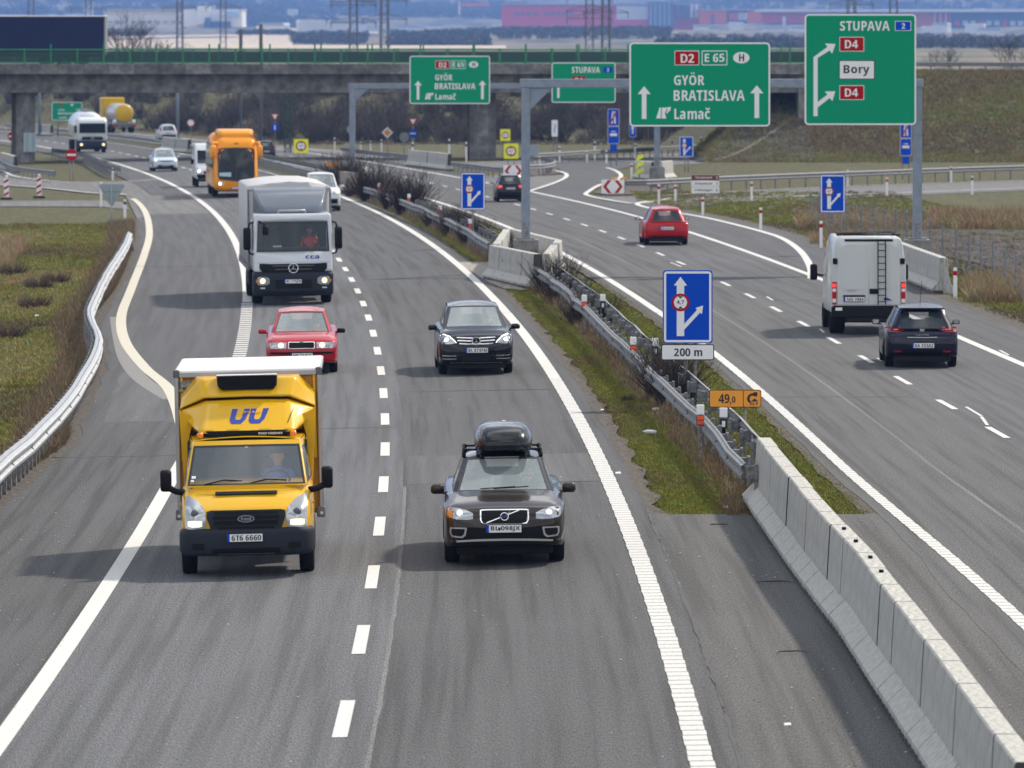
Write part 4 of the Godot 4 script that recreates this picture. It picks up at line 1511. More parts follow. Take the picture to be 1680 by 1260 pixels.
	t = thing("direction_sign", "three panel direction sign, brown above two white panels, on the grass wedge", "road sign", b1)
	posts(t, [-0.30, 0.35], 1.2, 0.03)
	w = 46.0 * d / F
	var sub := [["sign_brown", 291.5, 9.5, "Thermal park", "sign_white"], ["sign_white", 301.5, 9.5, "Priemyselný park", "sign_black"], ["sign_white", 312, 10, "Volkswagen", "sign_black"]]
	sub[2][3] = "Volkswagen"
	for q in sub:
		var y: float = HC - (q[1] - HY) * d / F - b1.y
		var hh: float = q[2] * d / F
		var zz := board(t, "panel", w, hh, y, q[0], "sign_white", 0.02, 0.01)
		st = ns()
		text(st, q[3], Vector3(-w * 0.06, y, zz + 0.003), w * 0.62, hh * 0.5)
		obj("lettering", st, mats[q[4]], t)
		decal(t, "symbol", arrow_up(w * 0.41, y - hh * 0.32, y + hh * 0.32, 0.012, 0.035, hh * 0.3), q[4], zz)
	# motorway end signs, stacked
	for q in [[1006.5, 178, 236, 272, "tall blue end of motorway sign with red slash, standing below the overpass"], [1486, 198, 256, 292, "blue end of motorway sign half hidden behind the largest right hand board"]]:
		var b := at(q[0], q[3])
		d = -b.z
		t = thing("motorway_end_sign", q[4], "road sign", b, 0.0, "blue motorway end signs")
		w = 19.0 * d / F
		var yt: float = HC - (q[1] - HY) * d / F - b.y
		var yb: float = HC - (q[2] - HY) * d / F - b.y
		posts(t, [-0.2, 0.2], yt - 0.2)
		var hm: float = (yt - yb) * 0.5
		var zz := board(t, "upper_panel", w, hm - 0.03, yt - hm * 0.5, "sign_blue", "sign_white", 0.05, 0.025)
		decal(t, "road_symbol", pv([-w * 0.22, yt - hm * 0.85, -w * 0.06, yt - hm * 0.85, -w * 0.03, yt - hm * 0.15, -w * 0.12, yt - hm * 0.15]), "sign_white", zz)
		decal(t, "road_symbol", pv([w * 0.22, yt - hm * 0.85, w * 0.06, yt - hm * 0.85, w * 0.03, yt - hm * 0.15, w * 0.12, yt - hm * 0.15]), "sign_white", zz)
		decal(t, "slash", pv([-w * 0.40, yt - hm * 0.88, -w * 0.26, yt - hm * 0.88, w * 0.40, yt - hm * 0.10, w * 0.26, yt - hm * 0.10]), "sign_red", zz + 0.006)
		zz = board(t, "lower_panel", w, hm - 0.03, yb + hm * 0.5, "sign_blue", "sign_white", 0.06, 0.025)
		decal(t, "bar", rr(w * 0.62, hm * 0.16, 0.01, 0, yb + hm * 0.52), "sign_white", zz)
		decal(t, "bar", rr(w * 0.40, hm * 0.04, 0.01, 0, yb + hm * 0.70), "sign_white", zz)
		board(t, "small_panel", w * 0.6, hm * 0.42, yb - hm * 0.24, "sign_blue", "sign_blue", 0.06, 0.02)
	t = thing("small_blue_sign", "small blue sign tucked behind the lower left corner of the largest green board", "road sign", at(1038, 262))
	d = -t.position.z
	yy = HC - (213 - HY) * d / F - t.position.y
	posts(t, [0.0], yy)
	var z3 := board(t, "board", 11.0 * d / F, 24.0 * d / F, yy, "sign_blue", "sign_white", 0.04, 0.02)
	decal(t, "arrow", arrow_up(0.0, yy - 0.3, yy + 0.3, 0.05, 0.14, 0.2), "sign_white", z3)
	t = thing("white_panel_sign", "narrow white panel sign under the overpass between two boards", "road sign", at(910, 262))
	d = -t.position.z
	yy = HC - (210.5 - HY) * d / F - t.position.y
	posts(t, [-0.1, 0.15], yy)
	z3 = board(t, "board", 10.0 * d / F, 27.0 * d / F, yy, "sign_white", "sign_white", 0.04, 0.01)
	decal(t, "stroke", pv([-0.06, yy - 0.3, 0.0, yy - 0.32, 0.08, yy + 0.3, 0.02, yy + 0.32]), "sign_blue", z3)
	# round white limit sign far left of centre
	t = thing("limit_sign", "small round white sign with red ring behind the far median rail", "road sign", at(313, 236))
	d = -t.position.z
	yy = HC - (201.5 - HY) * d / F - t.position.y
	posts(t, [0.0], yy)
	decal(t, "ring", disc(0.36, 0, yy), "sign_red", 0.04)
	decal(t, "ring_face", disc(0.28, 0, yy), "sign_white", 0.047)
	# back of the triangular sign on the left
	var b2 := at(183, 375)
	d = -b2.z
	t = thing("triangle_sign_back", "grey back of a triangular give way sign on a post at the left slip road", "road sign", b2)
	var ty := HC - (320 - HY) * d / F - b2.y
	st = ns(true)
	tube(st, [Vector3(0, -0.3, 0), Vector3(0, ty + 0.4, 0)], 0.035, 10)
	obj("post", st, mats.sign_back, t)
	st = ns()
	prism(st, pv([-0.58, ty + 0.42, -0.53, ty + 0.47, 0.53, ty + 0.47, 0.58, ty + 0.42, 0.06, ty - 0.46, -0.06, ty - 0.46]), -0.07, -0.045)
	obj("panel", st, mats.sign_back, t)
	st = ns()
	box(st, Vector3(0, ty + 0.18, -0.03), Vector3(0.86, 0.035, 0.03), 0.004)
	box(st, Vector3(0, ty - 0.12, -0.03), Vector3(0.46, 0.035, 0.03), 0.004)
	obj("clamp", st, mats.sign_back, t)
	# striped guide boards
	for q in [[10.5, 327.5, "left of the two red and white striped guide boards on the slip road"], [64, 325, "right of the two red and white striped guide boards on the slip road"]]:
		var b := at(q[0], q[1])
		t = thing("guide_board", q[2], "guide board", b, 0.0, "striped guide boards")
		st = ns()
		box(st, Vector3(0, 0.05, 0), Vector3(0.62, 0.10, 0.42), 0.02)
		obj("foot", st, mats.rubber, t)
		st = ns()
		prism(st, rr(0.27, 1.0, 0.04, 0, 0.64), 0.0, 0.03)
		obj("board", st, mats.sign_white, t)
		for y in [0.24, 0.58, 0.92]:
			decal(t, "stripe", pv([-0.125, y - 0.07, 0.125, y + 0.07, 0.125, y + 0.20, -0.125, y + 0.06]), "sign_red", 0.032)
		st = ns(true)
		lathe(st, [[0.0, 1.14], [0.06, 1.16], [0.075, 1.22], [0.05, 1.28], [0.0, 1.29]], 10)
		obj("lamp", st, mats.sign_white, t)
	markers()

func markers() -> void:
	# marker posts: pixel of the foot, pixel of the top, band colour, what it stands beside
	var list := [
		[1248, 377, 339, "sign_red", "red banded white marker post on the grass wedge right of the red hatchback"],
		[1347, 406, 361, "sign_red", "red banded white marker post below the blue sign on the right verge"],
		[1567, 489, 437, "sign_red", "tall red banded white marker post beside the barrier wedge at far right"],
		[1455, 320, 290, "sign_red", "red banded white marker post on the entry slip road left of the right gantry post"],
		[1595, 317.5, 287.5, "sign_black", "dark banded white marker post on the entry slip road near the right picture edge"],
		[1233, 328, 297, "sign_red", "red banded white marker post on the slip road right of the three panel sign"],
		[1081, 335, 301, "sign_red", "left of two white marker posts before the slip road guard rail"],
		[1108, 330, 302, "sign_red", "right of two white marker posts before the slip road guard rail"],
		[1153, 353, 322, "sign_red", "white marker post standing below the three panel direction sign"],
		[1036, 292, 267, "sign_red", "white marker post left of the yellow chevrons at the far gantry foot"],
		[963, 266, 247, "sign_black", "left of two white marker posts on the link road below the tall blue sign"],
		[995, 268, 246, "sign_black", "right of two white marker posts on the link road below the tall blue sign"],
		[549, 249, 225, "sign_black", "white marker post by the dark woods left of the farther gantry post"],
		[592, 250, 232, "sign_black", "white marker post just right of the farther gantry post"],
		[608, 248, 230, "sign_black", "white marker post second to the right of the farther gantry post"],
		[626, 248, 228, "sign_black", "white marker post left of the orange priority diamond"],
		[677, 266, 232, "sign_black", "white marker post under the second give way sign"],
		[737, 262, 227, "sign_black", "white marker post behind the small concrete blocks, left one"],
		[765, 264, 232, "sign_black", "white marker post behind the small concrete blocks, right one"],
		[166, 338, 297, "sign_black", "white marker post left of the grey triangular sign back"],
		[205, 359, 326, "sign_black", "black banded white marker post at the end of the left guard rail"],
		[185, 294, 274, "sign_black", "white marker post at the end of the dark rail beside the motorway"]]
	for q in list:
		var p := at(q[0], q[1])
		p.y -= 0.04
		marker_post(q[4], p, (q[1] - q[2]) * -p.z / F, q[3])
	var small := [[1221, 249.5, 226], [1103, 256, 229], [918, 265, 240], [1042, 260, 235], [1151, 253, 224], [976, 262, 232], [1193, 250, 228], [1391, 304, 279], [1561, 297.5, 273], [885, 274, 257]]
	var i := 0
	var where := ["right end of the link road rail", "the link road rail left of the small blue sign", "the left part of the link road rail", "the link road rail left of the far gantry post", "the link road rail by the small blue sign", "the link road rail left of the tall blue sign", "the link road rail near the dark bank slope", "the entry rail left of the right gantry post", "the entry rail right of the right gantry post", "the gore nose rail"]
	for q in small:
		var p := at(q[0], q[1])
		marker_post("small white headed reflector post on " + where[i], p + Vector3(0, 0, -0.3), (q[1] - q[2]) * -p.z / F, "sign_black", "small reflector posts behind the rails")
		i += 1
	for q in [[958.5, 483, true, "orange reflector post on the median rail, upper one"], [989, 482, false, "white and black reflector post on the far median rail, upper one"], [1039, 552, true, "orange reflector post on the median rail left of the blue 200 m sign"], [1075, 554, false, "white and black reflector post touching the blue 200 m sign"], [1149, 663, true, "orange reflector post on the median rail below the orange kilometre sign"], [1187, 668, false, "black and white reflector post hidden behind the orange kilometre sign"], [622, 300, true, "red reflector post on the far median rail among bushes, farthest"], [671, 318, true, "red reflector post on the far median rail, middle of the far three"], [722, 337, true, "red and white reflector post on the far median rail left of the blue sign"], [771, 359, true, "red and white reflector post on the rail just below the farther blue sign"]]:
		var p := at(q[0], q[1], 1.03)
		p.y -= 1.03
		rail_reflector(q[3], p, q[2], turn(-p.z))

# ---------------------------------------------------------------- the overpass
func overpass() -> void:
	var dn := 433.0
	var t := thing("overpass", "long concrete road bridge crossing the motorway with a green railing", "bridge", Vector3(-20, 0, -440))
	var o := t.position
	var x0 := -66.0
	var x1 := 22.5
	var P := func(x: float, y: float, d: float) -> Vector3: return Vector3(x, y, -d) - o
	var st := ns()
	box(st, P.call((x0 + x1) * 0.5, 5.78, 440.6), Vector3(x1 - x0, 0.42, 13.6), 0.02)
	obj("deck", st, mats.concrete_mid, t)
	st = ns()
	for k in 4:
		box(st, P.call((x0 + x1) * 0.5, 4.82, 435.2 + k * 3.4), Vector3(x1 - x0, 1.50, 1.1), 0.03)
	obj("girder", st, mats.concrete_mid, t)
	# edge panels, one by one
	var x := x0
	var pst := ns()
	box(pst, Vector3.ZERO, Vector3(1.88, 0.78, 0.34), 0.015)
	pst.generate_normals()
	var pmesh := pst.commit()
	var tones := []
	for k in 4:
		var m: StandardMaterial3D = mats.concrete_mid.duplicate()
		m.resource_name = "edge_concrete_%d" % k
		var v := [0.82, 0.95, 1.1, 1.3]
		m.albedo_color = lin(0.78 * v[k], 0.78 * v[k], 0.77 * v[k])
		tones.append(m)
	while x < x1 - 1.0:
		inst("edge_panel", pmesh, tones[rng.randi() % 4], t, Transform3D(Basis.IDENTITY, P.call(x + 0.95, 5.86 + rng.randf_range(-0.008, 0.008), dn)))
		x += 1.9
	# railings near and far: posts, rails and infill panels
	for side in 2:
		var dd := dn + 0.1 if side == 0 else 447.2
		var y0 := 6.25
		var gm := pm("railing_green", 0.008, 0.20, 0.075, 0.5)
		var gi := pm("railing_panel", 0.012, 0.055, 0.045, 0.55)
		var rst := ns()
		tube(rst, [P.call(x0, y0 + 1.02, dd), P.call(x1, y0 + 1.02, dd)], 0.05, 8)
		obj("handrail", rst, gm, t)
		rst = ns()
		box(rst, P.call((x0 + x1) * 0.5, y0 + 0.08, dd), Vector3(x1 - x0, 0.07, 0.06), 0.01)
		obj("bottom_rail", rst, gm, t)
		var post_st := ns()
		box(post_st, Vector3(0, 0.55, 0), Vector3(0.12, 1.16, 0.10), 0.01)
		post_st.generate_normals()
		var post_mesh := post_st.commit()
		var inf := ns()
		for k in 5:
			box(inf, Vector3(0, 0.20 + k * 0.155, 0), Vector3(1.80, 0.125, 0.03), 0.006)
		inf.generate_normals()
		var inf_mesh := inf.commit()
		x = x0 + 0.4
		var kk := 0
		while x < x1:
			inst("railing_post", post_mesh, gm, t, Transform3D(Basis.IDENTITY.scaled(Vector3(1, 1.0 if kk % 2 else 1.28, 1)), P.call(x, y0, dd)))
			inst("railing_infill", inf_mesh, gi, t, Transform3D(Basis.IDENTITY, P.call(x + 0.98, y0, dd)))
			x += 1.96
			kk += 1
	# piers
	for q in [[ad(42, 264, 436.0), 0.72], [ad(792, 262, 437.5), 1.02], [ad(34, 262, 444.5), 0.7], [ad(784, 258, 445.0), 0.85]]:
		var c: Vector3 = q[0]
		var r: float = q[1]
		st = ns()
		var ring := PackedVector2Array()
		for a in 8:
			ring.append(Vector2(cos(TAU * (a + 0.5) / 8) * r * 1.04, sin(TAU * (a + 0.5) / 8) * r))
		prism(st, ring, gh(c.x, -c.z) - 0.4, 4.09, Transform3D(Basis(Vector3.RIGHT, -PI / 2), Vector3(c.x, 0, c.z) - o))
		obj("pier", st, mats.concrete_mid, t)
	# white notice on the left pier and drain pipe
	st = ns()
	box(st, ad(49, 233.5, 435.2) - o, Vector3(0.95, 1.45, 0.04), 0.01)
	obj("pier_panel", st, pm("pale_panel", 0.36, 0.46, 0.47, 0.6), t)
	st = ns()
	for s in [-0.2, 0.25]:
		box(st, ad(49, 233.5, 435.2) - o + Vector3(s, 0, 0.03), Vector3(0.035, 1.5, 0.03), 0.006)
	obj("panel_batten", st, mats.galvanised_dull, t)
	# abutment on the right
	st = ns()
	box(st, P.call(22.4, 3.2, 440.6), Vector3(2.2, 5.0, 13.4), 0.04)
	obj("abutment", st, mats.concrete_mid, t)
	# lattice mast standing by the bridge, green
	var m0 := ad(472, 226, 470.0)
	m0.y = terrain(m0.x, 470.0)
	var lm := thing("lattice_mast", "dark green lattice mast seen under the overpass left of the yellow warning sign", "mast", m0)
	st = ns()
	for s in [[-1, -1], [-1, 1], [1, 1], [1, -1]]:
		tube(st, [Vector3(s[0] * 0.24, 0, s[1] * 0.24), Vector3(s[0] * 0.24, 5.4, s[1] * 0.24)], 0.05, 5)
	obj("leg", st, pm("mast_green", 0.01, 0.06, 0.045, 0.6), lm)
	st = ns()
	for k in 9:
		for f in 4:
			var q := Basis(Vector3.UP, f * PI / 2)
			tube(st, [q * Vector3(-0.24, k * 0.6, 0.24), q * Vector3(0.24, k * 0.6 + 0.6, 0.24)], 0.035, 4)
	obj("lattice", st, mats.mast_green, lm)
	# kerb stones up the end slope of the bank
	st = ns()
	var a := Vector3(14.6, gh(14.6, 420) + 0.15, -420.0)
	var b := Vector3(22.0, 5.2, -437.0)
	for k in 30:
		var f := (k + 0.5) / 30.0
		var p := a.lerp(b, f)
		p.y = terrain(p.x, -p.z) + 0.06
		box(st, p, Vector3(0.34, 0.16, 0.62), 0.02, Basis(Vector3.UP, atan2(b.x - a.x, b.z - a.z)) * Basis(Vector3.RIGHT, -0.25))
	tag(obj("slope_stairs", st, pm("old_stone", .15, .135, .115, .9)), "pale line of concrete steps up the end slope of the bank beside the overpass", "steps")
	# curtain sided trailer on the deck
	var tr := thing("truck_trailer", "navy curtain sided truck trailer driving along the overpass at top left", "truck trailer", ad(173, 90, 437.5))
	tr.position.y = 6.02
	st = ns()
	box(st, Vector3(-6.8, 2.35, 0), Vector3(13.6, 2.75, 2.5), 0.05)
	obj("curtain", st, pm("navy_curtain", 0.001, 0.007, 0.055, 0.8), tr)
	st = ns()
	box(st, Vector3(-6.8, 3.77, 0), Vector3(13.66, 0.09, 2.56), 0.02)
	obj("roof", st, mats.sign_white, tr)
	st = ns()
	box(st, Vector3(0.02, 2.35, 0), Vector3(0.10, 2.85, 2.56), 0.02)
	obj("rear_frame", st, mats.galvanised_dull, tr)
	st = ns()
	box(st, Vector3(-6.8, 0.86, 0), Vector3(13.5, 0.2, 2.4), 0.02)
	obj("chassis", st, mats.black_plastic, tr)
	for z in [-1.1, 1.1]:
		for xx in [-1.8, -3.1, -4.4, -12.0]:
			st = ns(true)
			lathe(st, [[0.2, -0.15], [0.45, -0.15], [0.5, -0.1], [0.5, 0.1], [0.45, 0.15], [0.2, 0.15]], 18, Transform3D(Basis(Vector3.RIGHT, PI / 2), Vector3(xx, 0.5, z)))
			obj("wheel", st, mats.rubber, tr)

# ---------------------------------------------------------------- vehicles. Local axes: z forward, x to the vehicle's left as it comes at you on the picture's right, y up, origin on the road under its middle
func hit(tris: Array, x: float, y: float, front: bool) -> float:
	var best := -1e9 if front else 1e9
	for i in range(0, tris.size(), 3):
		var a: Vector3 = tris[i]
		var b: Vector3 = tris[i + 1]
		var c: Vector3 = tris[i + 2]
		var den := (b.y - c.y) * (a.x - c.x) + (c.x - b.x) * (a.y - c.y)
		if absf(den) < 1e-9:
			continue
		var u := ((b.y - c.y) * (x - c.x) + (c.x - b.x) * (y - c.y)) / den
		var v := ((c.y - a.y) * (x - c.x) + (a.x - c.x) * (y - c.y)) / den
		var w := 1.0 - u - v
		if u < -0.001 or v < -0.001 or w < -0.001:
			continue
		var z := u * a.z + v * b.z + w * c.z
		best = maxf(best, z) if front else minf(best, z)
	return best if absf(best) < 1e8 else NAN

# a part that hugs the front (or rear) of a body: columns of [x, y_bottom, y_top]
func panel(t: Node3D, called: String, tris: Array, mat: Material, cols: Array, off: float, front := true, mirror := false, nv := 3, depth := 0.03) -> void:
	var xs := []
	for i in cols.size() - 1:
		var a: Array = cols[i]
		var b: Array = cols[i + 1]
		var n := maxi(1, int(ceil(absf(b[0] - a[0]) / 0.09)))
		for k in n:
			var f := float(k) / n
			xs.append([lerpf(a[0], b[0], f), lerpf(a[1], b[1], f), lerpf(a[2], b[2], f)])
	xs.append(cols[cols.size() - 1])
	var s := 1.0 if front else -1.0
	for side in (2 if mirror else 1):
		var mx := 1.0 if side == 0 else -1.0
		var P := []
		var last := 0.0
		for c in xs:
			var col := []
			for j in nv + 1:
				var y := lerpf(c[1], c[2], float(j) / nv)
				var z := hit(tris, c[0] * mx, y, front)
				if is_nan(z):
					z = last
				last = z
				col.append(Vector3(c[0] * mx, y, z + off * s))
			P.append(col)
		var cen := Vector3.ZERO
		for c in P:
			cen += (c[0] + c[nv]) / (2.0 * P.size())
		cen.z -= s * 1.0
		var st := ns()
		st.set_smooth_group(0)
		for i in P.size() - 1:
			for j in nv:
				qc(st, P[i][j], P[i + 1][j], P[i + 1][j + 1], P[i][j + 1], cen)
		st.set_smooth_group(-1)
		cen.z += s * 1.0
		var dz := Vector3(0, 0, -depth * s)
		for i in P.size() - 1:
			for j in [0, nv]:
				qc(st, P[i][j], P[i + 1][j], P[i + 1][j] + dz, P[i][j] + dz, cen)
		for j in nv:
			for i in [0, P.size() - 1]:
				qc(st, P[i][j], P[i][j + 1], P[i][j + 1] + dz, P[i][j] + dz, cen)
		obj(called, st, mat, t)

func wheel(t: Node3D, x: float, z: float, r: float, w: float, rim := "alloy", spokes := 5) -> void:
	var s := signf(x)
	var xf := Transform3D(Basis(Vector3.BACK, -PI / 2 * s), Vector3(x - s * w * 0.5, r, z))
	var st := ns(true)
	lathe(st, [[r * 0.45, -w * 0.48], [r * 0.66, -w * 0.5], [r * 0.92, -w * 0.47], [r, -w * 0.36], [r, w * 0.36], [r * 0.92, w * 0.47], [r * 0.68, w * 0.5], [r * 0.64, w * 0.42], [r * 0.60, w * 0.2]], 28, xf)
	var tyre := obj("wheel", st, mats.rubber, t)
	st = ns()
	lathe(st, [[0.0, w * 0.36], [r * 0.16, w * 0.38], [r * 0.18, w * 0.30]], 12, xf)
	for k in spokes:
		var a := TAU * k / spokes
		var q := xf.basis * Basis(Vector3.UP, a)
		box(st, xf.origin + q * Vector3(0, w * 0.31, r * 0.36), Vector3(r * 0.17, w * 0.10, r * 0.56), 0.008, q)
	lathe(st, [[r * 0.58, w * 0.20], [r * 0.66, w * 0.40], [r * 0.68, w * 0.43], [r * 0.65, w * 0.30]], 28, xf)
	obj("rim", st, mats[rim], tyre)

func plate(t: Node3D, word: String, p: Vector3, front := true, w := 0.52, h := 0.11, split := -1.0) -> void:
	var q := Basis.IDENTITY if front else Basis(Vector3.UP, PI)
	var st := ns()
	box(st, p, Vector3(w + 0.02, h + 0.02, 0.016), 0.004)
	var b := obj("number_plate", st, mats.sign_black, t)
	st = ns()
	box(st, p + q * Vector3(0.018, 0, 0.010), Vector3(w - 0.036, h, 0.008), 0.002)
	obj("plate_face", st, mats.sign_white, b)
	st = ns()
	box(st, p + q * Vector3(-w * 0.5 + 0.018, 0, 0.010), Vector3(0.036, h, 0.008), 0.002)
	obj("plate_band", st, mats.sign_blue, b)
	st = ns()
	text(st, word, p + q * Vector3(0.022, 0, 0.016), w * 0.84, h * 0.72, 0.003, true, q)
	obj("plate_lettering", st, mats.sign_black, b)

func patch(st: SurfaceTool, c: Array, bulge: Vector3, u0: float, u1: float, v0: float, v1: float, nu: int, nv: int, off := Vector3.ZERO) -> void:
	var P := func(u: float, v: float) -> Vector3:
		return (c[0] as Vector3).lerp(c[1], u).lerp((c[3] as Vector3).lerp(c[2], u), v) + bulge * (4.0 * u * (1.0 - u)) + off
	for i in nu:
		for j in nv:
			var a := lerpf(u0, u1, float(i) / nu)
			var b := lerpf(u0, u1, float(i + 1) / nu)
			var e := lerpf(v0, v1, float(j) / nv)
			var f := lerpf(v0, v1, float(j + 1) / nv)
			q4(st, P.call(a, e), P.call(b, e), P.call(b, f), P.call(a, f))

# one glazed side of a cabin: body strips round the edge, dark edge band, pane (or panes between u stops)
func glazed(t: Node3D, body: SurfaceTool, c: Array, bulge: Vector3, mu: float, mb: float, mt: float, glass: String, called: String, stops := []) -> void:
	patch(body, c, bulge, 0, mu, 0, 1, 1, 3)
	patch(body, c, bulge, 1 - mu, 1, 0, 1, 1, 3)
	if mb > 0.0:
		patch(body, c, bulge, mu, 1 - mu, 0, mb, 8, 1)
	if mt > 0.0:
		patch(body, c, bulge, mu, 1 - mu, 1 - mt, 1, 8, 1)
	var n: Vector3 = ((c[1] - c[0]) as Vector3).cross(c[3] - c[0]).normalized()
	var us := [mu]
	for s in stops:
		us.append(s)
	us.append(1 - mu)
	var fr := ns()
	for i in us.size() - 1:
		var g := 0.012
		var a: float = us[i]
		var b: float = us[i + 1]
		var v0 := mb
		var v1 := 1 - mt
		var fw := 0.018 if stops.is_empty() else 0.012
		patch(fr, c, bulge, a, a + fw, v0, v1, 1, 3, n * 0.001)
		patch(fr, c, bulge, b - fw, b, v0, v1, 1, 3, n * 0.001)
		patch(fr, c, bulge, a + fw, b - fw, v0, v0 + 0.035, 8, 1, n * 0.001)
		patch(fr, c, bulge, a + fw, b - fw, v1 - 0.035, v1, 8, 1, n * 0.001)
		var st := ns(true)
		patch(st, c, bulge, a + fw, b - fw, v0 + 0.035, v1 - 0.035, 8, 5, n * -0.004)
		obj(called, st, mats[glass], t)
	obj("window_seal", fr, mats.frit, t)

func car_body(t: Node3D, S: Dictionary) -> Array:
	var rows: Array = S.rows
	var zs := []
	for r in rows:
		zs.append(r[0])
	for wz in [S.zf, S.zr]:
		for k in 9:
			zs.append(wz + cos(PI * k / 8.0) * (S.wr + 0.055))
		zs.append(wz + S.wr + 0.057)
		zs.append(wz - S.wr - 0.057)
	zs.sort()
	var rings := []
	for z in zs:
		if rings.size() and z - (rings[rings.size() - 1][0] as Vector3).z < 0.0015:
			continue
		var i := 0
		while i < rows.size() - 2 and z > rows[i + 1][0]:
			i += 1
		var a: Array = rows[i]
		var b: Array = rows[i + 1]
		var f: float = clampf((z - a[0]) / (b[0] - a[0]), 0, 1)
		var yb: float = lerpf(a[1], b[1], f)
		var ys: float = lerpf(a[2], b[2], f)
		var yt: float = lerpf(a[3], b[3], f)
		var hw: float = lerpf(a[4], b[4], f)
		var ya := yb
		for wz in [S.zf, S.zr]:
			var dz: float = absf(z - wz)
			var R: float = S.wr + 0.055
			if dz <= R:
				ya = maxf(ya, S.wr + sqrt(maxf(R * R - dz * dz, 0.0)))
		ya = minf(ya, ys - 0.10)
		var half := [[0.0, yb], [0.66, yb], [0.70, ya], [0.965, ya], [0.995, ya + (ys - ya) * 0.10], [1.0, ya + (ys - ya) * 0.45], [0.992, ya + (ys - ya) * 0.78], [0.972, ys - 0.015], [0.93, ys + (yt - ys) * 0.28], [0.76, ys + (yt - ys) * 0.74], [0.40, yt - (yt - ys) * 0.05], [0.0, yt]]
		var ring := PackedVector3Array()
		for h in half:
			ring.append(Vector3(h[0] * hw, h[1], z))
		for k in range(half.size() - 2, 0, -1):
			ring.append(Vector3(-half[k][0] * hw, half[k][1], z))
		rings.append(ring)
	var st := ns(true)
	var tris := []
	loft(st, rings, true, tris)
	obj("body", st, S.paint, t)
	# underside
	st = ns()
	box(st, Vector3(0, S.wr * 0.72, (S.zf + S.zr) * 0.5), Vector3(S.track * 2.0 - 0.36, 0.16, S.zf - S.zr + 1.4), 0.02)
	box(st, Vector3(0, S.wr, S.zf), Vector3(S.track * 2.0 - 0.3, 0.10, 0.14), 0.02)
	box(st, Vector3(0, S.wr, S.zr), Vector3(S.track * 2.0 - 0.3, 0.10, 0.14), 0.02)
	obj("underbody", st, mats.underside, t)
	for x in [-S.track, S.track]:
		for z in [S.zf, S.zr]:
			wheel(t, x, z, S.wr, S.ww)
	return tris

